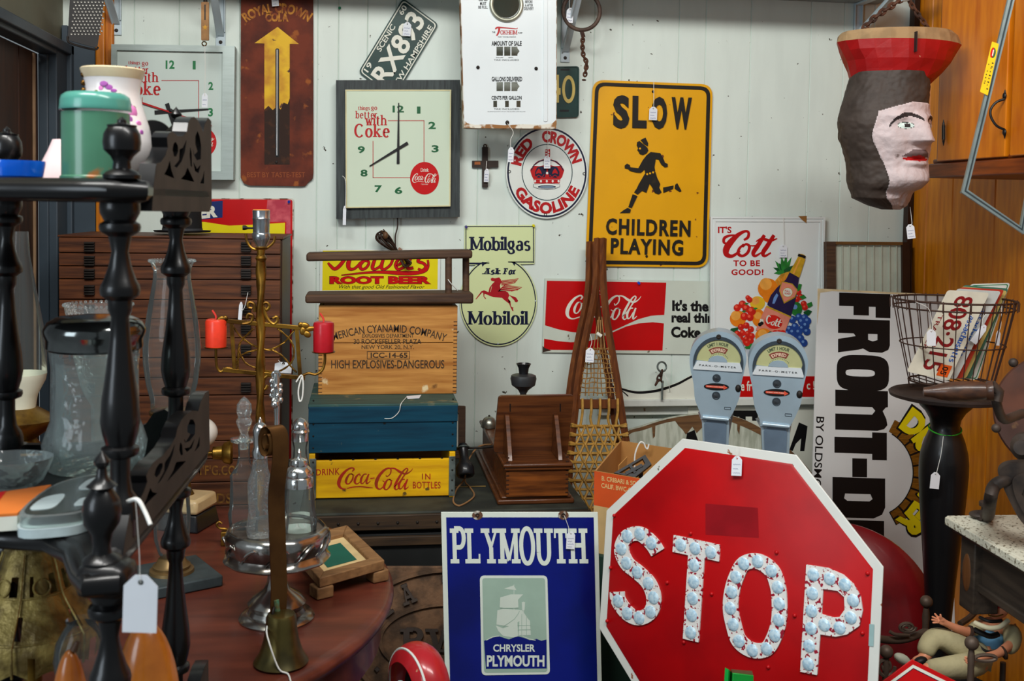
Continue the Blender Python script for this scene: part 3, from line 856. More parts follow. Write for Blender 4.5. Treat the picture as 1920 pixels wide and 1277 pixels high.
part(rg, 'chain', m_rust, lambda b: (b.bar(RP(1090, 56), RP(1094, 70), 7 * k, 4 * k), chain(b, [RP(1093.5, 66), RP(1092, 85), RP(1094, 105), RP(1100, 117), RP(1098, 133), RP(1096, 146)], k, 9, 1.9, 3), b.bar(RP(1101, 114), RP(1097, 130), 5 * k, 4 * k), b.ball(RP(1095, 150), (4.5 * k, 2 * k, 2 * k), 10, 6)))
part(rg, 'hook', m_steel, lambda b: b.tube([RP(1090, -16), V((RP(1090, -16).x, 3.36, SZ))], .002, 6))
# ------------------------------------------------------------------ green number plate half behind the pump panel
Q = [(985, 126), (1084.7, 124.7), (1084, 220), (985, 222)]
b = B(); b.slab([rrect(Q, 6)], S, .004, .008)
gp = b.build('number_plate', m_pgreen, label='small green plate with yellow digits half behind the pump panel', cat='licence plate')
m_py = mat('cream_yellow_digits', (220, 196, 110), .5)
part(gp, 'digits', m_py, lambda b: (put(b, bfont('1', .05), S, (1026, 143, 1042, 193), .011, emb=.008), b.slab([ell(1065, 168, 12.2, 26), ell(1065, 168, 7, 19)], S, .008, .011), put(b, bfont('4', .05), S, (1026, 141, 1050, 193), .011, emb=.008)))
part(gp, 'slot', m_black, lambda b: (b.slab([rrect(rect(1050, 129.5, 1067, 133), 1.5)], S, None, .0083), b.slab([rrect(rect(1049, 206, 1066, 210), 1.5)], S, None, .0083)))
part(gp, 'raised_rim', m_pgreen, lambda b: b.slab([rrect(Q, 6), rrect(inset(Q, 2.2), 5)], S, .008, .0105))
# ------------------------------------------------------------------ crucifix
m_wdk = mat('dark_carved_wood', (52, 40, 34), .6, var=.1)
b = B(); b.slab([rect(903.5, 276, 914, 351.5)], S, .002, .014); b.slab([rect(884.8, 301.5, 933.7, 314.3)], S, .002, .012)
cx_ = b.build('wall_cross', m_wdk, label='small dark wooden cross on the wall below the pump panel', cat='cross', bev=.001)
part(cx_, 'ring', m_rust, lambda b: b.ring(S(909, 274, .008), (0, -1, 0), .005, .0018, 14, 6))
part(cx_, 'plaque', mat('copper_plaque', (150, 84, 40), .5, .5), lambda b: b.slab([rect(889, 303.5, 900, 309)], S, .012, .0128))
# ------------------------------------------------------------------ round enamel sign with crown
c0x, c0y = 1024.2, 323.4
b = B(); b.slab([ell(c0x, c0y, 76.5, 86.4, 64)], S, .006, .012)
rc = b.build('round_sign', m_white, label='round white enamel sign with a red crown inside a ring of red letters', cat='sign', bev=.0015)
m_dteal = mat('dark_teal_line', (16, 58, 66), .4)
part(rc, 'navy_ring', m_navy, lambda b: b.slab([ell(c0x, c0y, 74.3, 83.8, 64), ell(c0x, c0y, 71.2, 80.4, 64)], S, None, .0124))
part(rc, 'inner_ring', m_dteal, lambda b: b.slab([ell(c0x + .5, c0y, 47.6, 53, 56), ell(c0x + .5, c0y, 46.1, 51.4, 56)], S, None, .0124))
def rcl(b):
 arc_put(b, bfont('RED', .05), S, c0x, c0y, 49, 69, 168, 119, .0126, 0, 1.13); arc_put(b, bfont('CROWN', .05), S, c0x, c0y, 49, 69, 99, 16, .0126, 0, 1.13)
 arc_put(b, bfont('GASOLINE', .05), S, c0x, c0y, 69, 49, 206, 335, .0126, 0, 1.13)
part(rc, 'lettering', m_red, rcl)
z = lambda x, y: (940 + x / 7.094, 235 + y / 7.094)
zz = lambda *p: [z(p[i], p[i + 1]) for i in range(0, len(p), 2)]
def crown(b):
 R_, K, W_ = 0, 1, 2
 b.slab([zz(375, 600, 400, 545, 470, 480, 560, 450, 640, 450, 730, 480, 800, 545, 828, 600, 800, 690, 775, 720, 420, 720, 395, 670)], S, None, .0122, R_)
 b.slab([zz(440, 620, 470, 560, 540, 545, 590, 590, 600, 640, 570, 690, 480, 700, 440, 670)], S, None, .0125, K); b.slab([zz(765, 620, 735, 560, 665, 545, 612, 590, 604, 640, 632, 690, 722, 700, 762, 670)], S, None, .0125, K)
 b.slab([zz(430, 540, 500, 490, 570, 470, 570, 530, 500, 545)], S, None, .0125, W_); b.slab([zz(770, 540, 700, 490, 640, 470, 640, 530, 700, 545)], S, None, .0125, W_)
 for x in (490, 705):
  b.slab([zz(x, 575, x + 28, 610, x + 40, 650, x, 635, x - 40, 650, x - 28, 610)], S, None, .0128, R_)
  pen(b, [[z(x - 70, 660) + (.6,), z(x - 40, 690) + (.6,), z(x, 665) + (.7,), z(x + 40, 690) + (.6,), z(x + 70, 655) + (.6,)]], S, .0128, R_)
 b.slab([zz(570, 690, 600, 585, 632, 690)], S, None, .013, R_)
 b.slab([zz(420, 722, 775, 722, 765, 775, 430, 775)], S, None, .0127, R_)
 b.slab([zz(415, 785, 600, 770, 772, 785, 770, 820, 700, 850, 600, 858, 490, 850, 418, 825)], S, None, .0124, K); b.slab([zz(420, 787, 600, 776, 768, 787, 765, 815, 700, 842, 600, 850, 490, 842, 424, 820)], S, None, .0127, W_)
 b.slab([ell(*z(597, 820), 17, 3.2, 20)], S, None, .013, K); b.slab([ell(*z(597, 822), 14.5, 2.3, 20)], S, None, .0132, 3)
 for i in range(5): b.slab([ell(*z(440 + 78 * i, 745), 1.9, 2.4, 12)], S, None, .013, W_)
 for i in range(9):
  a = math.radians(158 - i * 7.5)
  for sg in (-1, 1): b.slab([ell(*z(603 + sg * -225 * math.cos(a), 625 - 190 * math.sin(a)), 1.5, 1.7, 10)], S, None, .0129, W_)
 b.slab([ell(*z(600, 637), 2.2, 2.6, 12)], S, None, .0133, W_)
 b.slab([zz(575, 322, 640, 318, 640, 400, 630, 460, 575, 460)], S, None, .0126, R_)
 for i in range(4): b.slab([rect(*z(580 + (i % 2) * 30, 335 + i * 18), *z(600 + (i % 2) * 30, 350 + i * 18))], S, None, .013, W_)
 pen(b, [[z(390, 600) + (.9,), z(430, 530) + (.9,), z(500, 480) + (.9,), z(565, 465) + (.9,)], [z(815, 600) + (.9,), z(770, 530) + (.9,), z(705, 480) + (.9,), z(640, 465) + (.9,)]], S, .013, 1)
part(rc, 'crown_emblem', [m_red, m_navy, m_white, mat('grey_blue_shade', (120, 140, 160), .5)], crown)
for px, py in ((954, 322), (1094, 326), (1021.5, 402)): part(rc, 'grommet', m_iron, lambda b: b.ring(S(px, py, .0125), (0, -1, 0), .0042, .0012, 14, 6))
# ------------------------------------------------------------------ yellow warning sign
m_ysign = mat('signal_yellow', (230, 166, 4), .42, var=.03, scale=5, coat=.08, spots=[((120, 60, 20), 34, .70, .012)])
m_ybl = mat('worn_black_paint', (24, 20, 14), .55, scale=30, c2=(56, 44, 18), mix=(.6, .85))
Q = [(1110.5, 150), (1334.6, 159), (1326, 501.5), (1096.4, 498.7)]
b = B(); b.slab([rrect(Q, 22)], S, .006, .010)
ys = b.build('warning_sign', m_ysign, label='tall yellow road sign with a black running child', cat='road sign', bev=.0015)
part(ys, 'border', m_ybl, lambda b: b.slab([rrect(inset(Q, 4.5), 19), rrect(inset(Q, 11), 13)], S, .008, .0125), bev=.001)
z = lambda x, y: (1095 + x / 3.548, 145 + y / 3.548)
part(ys, 'lettering', m_ybl, lambda b: [put(b, g, S, [z(x0, y0), z(x1, y0 + (x1 - x0) * .028), z(x1 - 3, y1 + (x1 - x0) * .028), z(x0 - 3, y1)], .0145, emb=.009) for g, x0, y0, x1, y1 in (
 (bfont('S', .05), 190, 120, 297, 340), (bfont('L', .05), 318, 125, 412, 338), (bfont('O', .05), 443, 130, 547, 346), (bfont('W', .045), 577, 134, 710, 346), (bfont('CHILDREN', .03, 1.18), 143, 936, 702, 1045), (bfont('PLAYING', .03, 1.18), 175, 1067, 653, 1172))])
def kid(b):
 for pts in ((370, 418, 402, 402, 420, 440, 418, 460, 392, 445), (348, 432, 362, 425, 414, 468, 421, 488, 410, 506, 385, 518, 364, 511, 358, 497, 349, 486, 354, 472, 345, 455),
    (437, 498, 500, 505, 520, 540, 532, 570, 549, 576, 550, 596, 530, 600, 508, 582, 490, 548, 470, 545, 462, 598, 466, 625, 401, 638, 397, 613, 372, 636, 340, 634, 297, 622, 290, 612, 266, 606, 265, 588, 280, 575, 298, 584, 302, 599, 356, 605, 385, 552, 410, 520),
    (400, 641, 467, 628, 480, 670, 500, 710, 493, 734, 509, 765, 490, 778, 465, 770, 450, 738, 430, 707, 408, 768, 380, 755, 350, 780, 328, 765, 345, 740, 358, 712), (318, 778, 349, 790, 311, 870, 290, 862), (285, 868, 305, 879, 300, 901, 234, 902, 260, 882), (520, 733, 588, 720, 585, 742, 522, 768), (600, 715, 613, 705, 641, 757, 628, 762, 597, 741)):
  b.slab([[z(pts[i], pts[i + 1]) for i in range(0, len(pts), 2)]], S, .009, .014)
part(ys, 'running_child', m_ybl, kid)
part(ys, 'belt_buttons', m_ysign, lambda b: [b.slab([ell(*z(x, y), 1.9, 1.9, 12)], S, None, .0146) for x, y in ((413, 645), (432, 640), (452, 633), (365, 475))])
for x, y in ((453, 97), (411, 1190)): part(ys, 'bolt', m_iron, lambda b: b.ball(S(*z(x, y), .011), .0045, 10, 6))
# ------------------------------------------------------------------ two-part oil sign with the winged horse
m_pale = mat('pale_yellow_green_enamel', (214, 226, 170), .3, var=.02, scale=4, coat=.2)
top = [(870.8, 422.7), (1002.5, 421.7), (1001, 493), (962, 496.5)]
circ = ell(933.8, 564.7, 72.4, 84, 56, 62, -242)
OUT = [(870.8, 422.7), (1002.5, 421.7), (1001.5, 494.5)] + [(968, 495.5)] + circ[1:-1] + [(900, 496), (869.6, 497)]
b = B(); b.slab([OUT], S, .004, .008)
ms = b.build('oil_sign', m_pale, label='pale green enamel sign with a rectangle over a disc and a red winged horse', cat='sign', bev=.001)
def oil(b):
 pen(b, [[(873, 495 - .5, .8), (895, 494.5, .9), (908, 492, 1.2)], [(916, 490.5, .2), (900, 494, 1.2)]], S, .0083, n=1)
 for x0, y0, x1, y1 in ((872.5, 424, 1001, 425.8), (872.3, 424, 874, 494), (998.8, 424, 1000.6, 493), (952, 490, 1000, 492), (872, 492.2, 917, 494)): b.slab([rect(x0, y0, x1, y1)], S, None, .0083)
 o_, i_ = ell(933.8, 564.7, 70.3, 81.6, 60, 66, -246), ell(933.8, 564.7, 68.4, 79.3, 60, 66, -246)
 b.slab([o_ + i_[::-1]], S, None, .0083)
 b.slab([[(952, 490), (966, 490), (964, 499), (960.5, 493)]], S, None, .0083); b.slab([[(917, 492.2), (902, 492.2), (904, 500), (908, 495.5)]], S, None, .0083)
 put(b, serif('Mobilgas', .22, .11, .06, slab=True), S, (879, 443, 994, 476.5), .0086)
 put(b, serif('Mobiloil', .22, .08, .08), S, (876, 582, 990.8, 609), .0086)
 put(b, serif('Ask', .36, .17, .1, shear=.3), S, (903, 502.5, 939, 515), .0086); put(b, serif('For', .36, .17, .1, shear=.3), S, (941.5, 502.5, 967, 515), .0086)
part(ms, 'lettering', m_navy, oil)
z = lambda x, y: (860 + x / 5.108, 410 + y / 5.108)
def horse(b):
 for pts in ((303, 574, 318, 564, 345, 570, 385, 561, 401, 580, 404, 610, 392, 640, 400, 680, 440, 690, 468, 702, 482, 732, 470, 760, 492, 790, 480, 812, 440, 782, 410, 755, 330, 750, 290, 735, 283, 700, 292, 660, 320, 622, 342, 601, 326, 597, 308, 592),
    (290, 735, 236, 712, 222, 706, 166, 771, 159, 768, 213, 695, 240, 684, 285, 703), (232, 712, 246, 714, 242, 742, 262, 764, 252, 768, 235, 745), (470, 775, 492, 787, 498, 838, 524, 852, 516, 856, 522, 885, 510, 880, 493, 845, 478, 808), (478, 728, 545, 752, 567, 784, 556, 799, 537, 796, 528, 778),
    (402, 592, 572, 570, 535, 616, 500, 625, 407, 640), (372, 697, 408, 655, 440, 630, 606, 655, 560, 684, 500, 697, 440, 692)):
  b.slab([[z(pts[i], pts[i + 1]) for i in range(0, len(pts), 2)]], S, None, .0084)
 for l in ((410, 600, 560, 580), (410, 614, 548, 594), (408, 628, 530, 610), (440, 640, 590, 660), (425, 652, 575, 670), (410, 668, 550, 682), (395, 684, 500, 694), (315, 645, 300, 700)):
  pen(b, [[z(l[0], l[1]) + (.25,), z(l[2], l[3]) + (.4,)]], S, .0086, 1, n=1)
part(ms, 'winged_horse', [mat('horse_red', (176, 18, 30), .4), m_pale], horse)
for px, py in ((1004.3 - 1, 564), (933, 643.5)): part(ms, 'rivet', m_steel, lambda b: b.ball(S(px, py, .008), .003, 10, 6))
pushpin(873.8, 425, WY - .008, (70, 60, 130), 'violet push pin at the top corner of the oil sign')
pushpin(1000, 422.5, WY - .008, (220, 210, 30), 'yellow push pin at the top corner of the oil sign')
pushpin(637, 15, WY, (20, 110, 70), 'green push pin high on the wall left of the slanted plate')
# ------------------------------------------------------------------ red and white soda sign
m_ctin = mat('aged_white_tin', (206, 214, 200), .4, var=.03, scale=5, spots=[((120, 110, 90), 26, .72, .015)])
Q = [(1021, 522), (1347, 527.5), (1341, 664), (1015.8, 660)]
b = B(); b.slab([Q], S, .004, .009)
cs = b.build('soda_sign', m_ctin, label='long red and white tin soda sign behind the snowshoes', cat='sign')
z = lambda x, y: (1010 + x / 5.647, 515 + y / 5.647)
zz = lambda *p: [z(p[i], p[i + 1]) for i in range(0, len(p), 2)]
def cola(b):
 b.slab([zz(82, 62, 1343, 82, 1322, 424, 1250, 427, 1180, 433, 1050, 468, 920, 527, 760, 600, 640, 622, 475, 618, 350, 605, 200, 575, 62, 533)], S, None, .0094)
 b.slab([zz(53, 675, 200, 700, 330, 712, 460, 709, 600, 683, 760, 615, 920, 545, 1050, 513, 1200, 500, 1318, 513, 1303, 800, 50, 792)], S, None, .0094)
part(cs, 'red_panel', m_redp, cola)
part(cs, 'white_lettering', m_cream, lambda b: (pen(b, COKE, S, .0098, 0, z, 6), put(b, bfont('ENJOY', .0), S, [z(527, 165), z(700, 168), z(700, 222), z(527, 219)], .0098)))
part(cs, 'black_lettering', m_black, lambda b: [put(b, bfont(t, .045), S, zz(x0, y0, x1, y0 + 8, x1, y1 + 8, x0, y1), .0098) for t, x0, y0, x1, y1 in (("It's the", 1405, 264, 1790, 382), ('real thing.', 1398, 396, 1930, 535), ('Coke.', 1393, 545, 1735, 662))])
part(cs, 'rust_spot', m_rust, lambda b: (b.slab([zz(36, 750, 60, 772, 130, 800, 36, 818)], S, None, .0095),))
pushpin(1197, 530, WY - .009, (30, 70, 190), 'blue push pin at the top edge of the red soda sign')
# ------------------------------------------------------------------ root beer sign
Q = [(601, 467), (825.5, 467), (824.3, 547), (599.5, 547)]
b = B(); b.slab([Q], S, .003, .007)
rb = b.build('root_beer_sign', m_white, label='yellow root beer sign with red lettering behind the brown wooden sled', cat='sign')
z = lambda x, y: (570 + x / 6, 400 + y / 6)
m_lem = mat('lemon_yellow', (232, 216, 20), .35, var=.02)
part(rb, 'yellow_field', m_lem, lambda b: b.slab([[z(212, 418), z(1506, 418), z(1500, 853), z(206, 866)]], S, None, .0074))
HOW = [[(270, 555, 8), (300, 590, 14), (345, 625, 16), (400, 590, 18), (455, 520, 16), (500, 460, 12)], [(300, 500, 8), (350, 470, 12), (420, 480, 10)], [(540, 450, 14), (500, 560, 22), (510, 620, 18), (570, 620, 12), (640, 550, 12)],
 [(720, 540, 10), (680, 530, 14), (630, 580, 18), (650, 628, 14), (700, 610, 12), (730, 560, 12), (720, 530, 8)], [(800, 510, 14), (770, 600, 18), (790, 630, 12), (860, 590, 12), (890, 520, 14)], [(890, 520, 14), (870, 600, 18), (900, 630, 12), (970, 580, 12), (1000, 510, 12)],
 [(1040, 590, 8), (1090, 560, 14), (1100, 520, 12), (1060, 520, 12), (1030, 580, 16), (1060, 630, 14), (1130, 600, 12)], [(1230, 450, 12), (1170, 560, 18), (1170, 620, 16), (1230, 610, 12)], [(1300, 500, 14), (1280, 540, 14), (1340, 560, 14), (1370, 600, 16), (1330, 640, 12), (1280, 620, 10)], [(1390, 520, 8), (1395, 600, 10), (1340, 655, 14), (1150, 672, 22), (800, 660, 12), (420, 695, 3)]]
part(rb, 'red_lettering', m_redp, lambda b: (pen(b, [[(*z(x, y), w_ / 6) for x, y, w_ in s_] for s_ in HOW], S, .0082), put(b, bfont('ROOT BEER', .06), S, (618.5, 518, 807.5, 532), .0082)))
part(rb, 'black_lettering', m_black, lambda b: (put(b, bfont('With that good Old Fashioned Flavor', .0, 1, .35), S, (636, 534, 796, 542.5), .0082), put(b, bfont('ROOT BEER', .075), S, (617.5, 517.3, 808.5, 532.7), .0079), pen(b, [[(*z(x, y), w_ / 6 + .7) for x, y, w_ in s_] for s_ in HOW], S, .0078)))
# ------------------------------------------------------------------ fruit soda sign
m_cott = mat('white_tin_sign', (224, 230, 228), .3, var=.015, scale=4, coat=.2)
CP = Pl(onY(1430, 745, 3.45), (0, -1, .05))
z = lambda x, y: (1330 + x / 3.548, 400 + y / 3.548)
zz = lambda *p: [z(p[i], p[i + 1]) for i in range(0, len(p), 2)]
Q = [z(3, 22), z(764, 25), z(735, 1232), z(0, 1232)]
b = B(); b.slab([Q], CP, 0, .006)
ct = b.build('fruit_soda_sign', m_cott, label='white tin sign with a soda bottle in a heap of fruit behind the parking meters', cat='sign')
part(ct, 'raised_frame', m_cott, lambda b: (b.slab([Q, inset(Q, 3.5)], CP, .006, .010), b.slab([inset(Q, 6), inset(Q, 9.5)], CP, .006, .009)), bev=.0015)
part(ct, 'red_band', m_redp, lambda b: b.slab([zz(30, 1082, 700, 1082, 694, 1224, 26, 1224)], CP, None, .0093))
def cl(b):
 put(b, bfont("IT'S", .03), CP, (*z(53, 88), *z(143, 133)), .0066); put(b, bfont('TO BE', .03, 1.1), CP, (*z(155, 312), *z(332, 352)), .0066); put(b, bfont('GOOD!', .03, 1.1), CP, (*z(142, 372), *z(355, 411)), .0066)
 st = [[(225, 178, 7), (252, 160, 10), (256, 128, 9), (232, 120, 9), (185, 145, 14), (135, 195, 21), (108, 240, 22), (112, 275, 17), (150, 284, 11), (200, 250, 7)], [(165, 145, 5), (125, 150, 8), (96, 165, 10), (92, 192, 9), (112, 206, 6)], [(225, 205, 6), (195, 235, 9), (188, 268, 11), (215, 284, 9), (250, 262, 10), (262, 222, 10), (240, 205, 8), (215, 225, 6)], [(262, 215, 4), (300, 215, 5), (330, 195, 4)],
  [(362, 145, 11), (318, 215, 15), (288, 262, 14), (300, 284, 9), (340, 262, 5)], [(425, 145, 11), (382, 215, 15), (352, 262, 14), (364, 284, 9), (405, 262, 5)], [(305, 188, 3), (345, 170, 9), (400, 182, 9), (447, 168, 3)]]
 pen(b, [[(*z(x, y), w_ / 3.548) for x, y, w_ in s_] for s_ in st], CP, .0066)
part(ct, 'red_lettering', m_red, cl)
part(ct, 'white_lettering', m_cream, lambda b: (put(b, bfont('e fru', .02), CP, (*z(203, 1112), *z(300, 1180)), .0098), put(b, bfont('c !', .02), CP, (*z(640, 1112), *z(692, 1170)), .0098)))
FR = [mat('fruit_orange', (236, 130, 16), .5, var=.05, scale=30), mat('fruit_lemon', (236, 190, 40), .5, var=.05), mat('fruit_red', (214, 34, 22), .4, var=.1, scale=40), mat('leaf_green', (40, 130, 50), .5, var=.15, scale=40), mat('grape_blue', (36, 72, 150), .4, var=.1, scale=40), mat('bottle_navy', (40, 30, 72), .3, var=.1, scale=20), mat('foil_gold', (206, 162, 40), .4, var=.15, scale=30), mat('label_pink', (232, 140, 116), .5), m_cream, m_black, mat('pineapple', (226, 160, 50), .5, var=.2, scale=50), mat('light_orange', (246, 170, 70), .5), mat('light_red', (244, 96, 70), .4), mat('light_blue', (110, 150, 210), .4), mat('dark_leaf', (16, 84, 40), .5), mat('bowl_white', (196, 204, 212), .4)]
def fruit(b):
 o = [.0066]
 def c(x, y, r, mi, ry=None, rot=0):
  o[0] += 4e-5; b.slab([ell(*z(x, y), r / 3.548, (ry or r) / 3.548, 20, rot=rot)], CP, None, o[0], mi)
 def pg(mi, *p):
  o[0] += 4e-5; b.slab([zz(*p)], CP, None, o[0], mi)
 pg(15, 225, 870, 640, 870, 590, 990, 500, 1050, 340, 1050, 262, 990)
 for i, (dx, dy) in enumerate(((-80, -30), (-65, -75), (-35, -60), (-20, -110), (10, -75), (18, -120), (40, -70), (55, -100), (70, -45), (-75, 10), (75, 0))):
  bx, by = 492, 390
  d = V((dx, dy)).normalized(); n = V((-d.y, d.x)) * 13
  pg(3 if i % 2 else 14, bx + n.x, by + n.y, bx + dx * .5 + n.x, by + dy * .5 + n.y, bx + dx * .92, by + dy, bx + dx * .5 - n.x, by + dy * .5 - n.y, bx - n.x, by - n.y)
 pg(10, 430, 450, 470, 405, 530, 385, 500, 470, 450, 520)
 for i in range(4): pg(0, 442 + i * 18, 445 - i * 9, 447 + i * 18, 440 - i * 9, 470 + i * 12, 490 - i * 12, 464 + i * 12, 494 - i * 12)
 c(385, 500, 68, 0); c(370, 470, 40, 11); c(390, 555, 40, 0); c(185, 700, 54, 0); c(170, 680, 32, 11); c(315, 597, 50, 1, 46); c(302, 582, 26, 11); c(322, 695, 44, 0, 58); c(318, 680, 24, 11)
 for x, y, r in ((215, 605, 26), (262, 575, 20), (180, 628, 24), (240, 632, 26), (275, 650, 30), (228, 685, 26), (265, 692, 24), (250, 560, 16)): c(x, y, r, 2); c(x - r * .25, y - r * .3, r * .4, 12)
 for x, y in ((225, 650), (300, 632), (240, 600)): pg(3, x - 18, y, x, y - 6, x + 18, y - 2, x + 4, y + 6, x, y + 16, x - 5, y + 5)
 pg(14, 118, 795, 140, 765, 190, 755, 180, 790, 140, 808); pg(3, 228, 890, 260, 865, 305, 870, 280, 900, 240, 902)
 for x, y in ((205, 755), (240, 745), (270, 770), (215, 795), (250, 800), (180, 800), (275, 815), (200, 830), (240, 835), (268, 845), (215, 855), (245, 862)): c(x, y, 21, 2); c(x - 5, y - 7, 7, 12)
 for x, y in ((585, 525), (575, 570), (620, 600), (600, 555), (628, 625)): c(x, y, 20, 2); c(x - 5, y - 6, 7, 12)
 pg(3, 572, 500, 590, 468, 608, 472, 600, 505, 582, 520); pg(3, 640, 600, 672, 588, 680, 612, 652, 630); pg(14, 618, 655, 650, 640, 675, 650, 655, 678, 625, 680); pg(3, 590, 555, 620, 540, 638, 560, 610, 572)
 c(572, 635, 38, 3, 46); c(562, 622, 16, 13)
 for x, y in ((588, 690), (545, 705), (625, 695), (605, 720), (645, 715), (562, 752), (610, 765), (525, 770), (640, 785), (558, 812), (598, 830), (510, 800), (620, 860), (585, 790), (632, 745), (545, 790)): c(x, y, 25, 4); c(x - 6, y - 8, 9, 13)
 # bottle
 pg(5, 525, 392, 588, 428, 578, 500, 562, 590, 530, 695, 440, 665, 376, 605, 400, 545, 440, 495, 500, 440)
 pg(13, 420, 560, 440, 530, 450, 545, 425, 600, 410, 600)
 pg(6, 580, 290, 630, 304, 590, 428, 525, 392); pg(11, 590, 300, 600, 303, 555, 405, 545, 400)
 c(606, 284, 27, 6, 13, 15); pg(9, 578, 285, 584, 268, 633, 284, 628, 300)
 pg(6, 455, 515, 472, 450, 545, 468, 578, 508, 562, 560, 488, 600); pg(7, 462, 512, 476, 457, 542, 475, 574, 512, 558, 553, 490, 590)
 c(512, 525, 34, 6, 32); c(512, 525, 31, 8, 29)
 pg(6, 372, 612, 536, 685, 530, 700, 365, 625); pg(7, 365, 622, 530, 692, 488, 805, 300, 775)
 c(418, 722, 60, 2, 46, 15)
 pg(8, 322, 735, 330, 700, 350, 705, 352, 735); c(328, 738, 13, 9); c(340, 730, 12, 9)
 c(352, 815, 56, 0, 52); c(345, 800, 30, 11); pg(14, 372, 800, 395, 783, 418, 788, 412, 815, 385, 828)
 for x in (430, 455, 480): c(x, 795, 20, 2)
 st = [[(400, 690, 2), (385, 680, 4), (372, 705, 6), (380, 730, 4), (400, 722, 2)], [(410, 720, 3), (402, 735, 4), (415, 742, 3), (424, 724, 3), (412, 718, 2)], [(445, 700, 4), (430, 740, 5), (440, 748, 2)], [(465, 705, 4), (448, 745, 5), (460, 752, 2)], [(428, 714, 2), (472, 726, 3)]]
 pen(b, [[(*z(x, y), w_ / 3.548) for x, y, w_ in s_] for s_ in st], CP, o[0] + 1e-4, 8)
 put(b, bfont('FULL', .02), CP, zz(493, 508, 528, 514, 527, 526, 492, 520), o[0] + 2e-4, 2); put(b, bfont('QUART', .02), CP, zz(490, 525, 532, 532, 531, 544, 489, 537), o[0] + 2e-4, 2)
part(ct, 'fruit_picture', FR, fruit)
part(ct, 'torn_corner', mat('brown_paper', (150, 104, 50), .7), lambda b: b.slab([zz(583, 20, 640, 18, 638, 66, 615, 50)], CP, None, .0105))
# ------------------------------------------------------------------ red, blue and yellow sign behind the drawer cabinet
Q = [(330, 371), (551, 372), (548.5, 862), (330, 862)]
b = B(); b.slab([rrect(Q, 6)], S, .004, .009)
ers = b.build('tin_sign', mat('rusty_edged_white', (206, 200, 186), .5, scale=30, c2=(96, 70, 50), mix=(.52, .62)), label='red, blue and yellow tin sign behind the wooden drawer cabinet', cat='sign')
part(ers, 'red_field', m_redp, lambda b: b.slab([rrect(inset(Q, 2.2), 5)], S, None, .0094))
part(ers, 'blue_patch', mat('royal_blue_print', (24, 44, 110), .4), lambda b: b.slab([[(332, 382), (418.5, 376.5), (418, 408), (332, 416)]], S, None, .0098))
part(ers, 'yellow_band', m_lem, lambda b: b.slab([[(332, 416), (384, 416), (430, 423), (480, 421), (535, 417.5), (533, 470), (332, 470)]], S, None, .0098))
part(ers, 'lettering', m_cream, lambda b: put(b, bfont('DER', .06), S, [(352, 390), (409, 384.5), (409, 407), (352, 413)], .0102))
part(ers, 'scuff', mat('pink_scuffed_paint', (176, 50, 70), .6, scale=25, c2=(206, 90, 100)), lambda b: b.slab([[(502, 375), (545, 375), (545, 440), (537, 440), (537, 416), (498, 416)]], S, None, .0096))
pushpin(542, 378, WY - .009, (30, 50, 150), 'blue push pin at the corner of the red and yellow sign')
# ================================================================== crates on the trunk, middle of the room
def boxpx(x0, y0, x1, y1, yf):
 xm, ym = (x0 + x1) / 2, (y0 + y1) / 2
 return onY(x0, ym, yf).x, onY(x1, ym, yf).x, onY(xm, y1, yf).z, onY(xm, y0, yf).z
def bb(b, x0, x1, y0, y1, z0, z1, mi=0): return b.box(((x0 + x1) / 2, (y0 + y1) / 2, (z0 + z1) / 2), (x1 - x0, y1 - y0, z1 - z0), None, mi)
m_trunk = mat('worn_trunk_canvas', (58, 60, 50), .7, var=.12, scale=9, c2=(36, 38, 34), bump=.15, spots=[((120, 96, 60), 22, .7, .03)])
m_trunkd = mat('black_trunk_side', (30, 32, 32), .6, var=.1, scale=10)
m_slatw = wood('dark_trunk_slat', (70, 52, 34), (42, 32, 24), 0, .6, 8)
YC = 2.88
cx0, cx1, TZ, cz1 = boxpx(582, 862, 849, 935, YC)
ty0 = onZ(700, 961, TZ).y
tx0, tx1 = onY(560, 960, ty0).x, onY(1104, 958, ty0).x
b = B(); bb(b, tx0, tx1, ty0, 3.44, TZ - .05, TZ)
tk = b.build('steamer_trunk', m_trunk, label='long low dark trunk under the stacked crates and the wooden telephone', cat='trunk', bev=.004)
part(tk, 'body', m_trunkd, lambda b: bb(b, tx0 + .006, tx1 - .006, ty0 + .006, 3.43, 0, TZ - .058), bev=.003)
part(tk, 'lid_edge', m_slatw, lambda b: bb(b, tx0 - .004, tx1 + .004, ty0 - .008, ty0 + .002, TZ - .045, TZ - .006), bev=.002)
part(tk, 'slat', m_slatw, lambda b: bb(b, tx0, tx1, ty0 - .006, ty0 + .006, TZ - .088, TZ - .064), bev=.002)
part(tk, 'slat', m_slatw, lambda b: bb(b, tx0, tx1, ty0 - .004, ty0 + .008, TZ - .33, TZ - .30), bev=.002)
part(tk, 'lid_seam', mat('yellowed_seam', (150, 120, 60), .6), lambda b: bb(b, tx0 + .02, tx1 - .25, 2.98, 2.987, TZ, TZ + .0012))
part(tk, 'nail', m_iron, lambda b: [b.ball((tx0 + .05 + i * (tx1 - tx0 - .1) / 13, ty0 - .008, TZ - .026), .004, 8, 5) for i in range(14)])
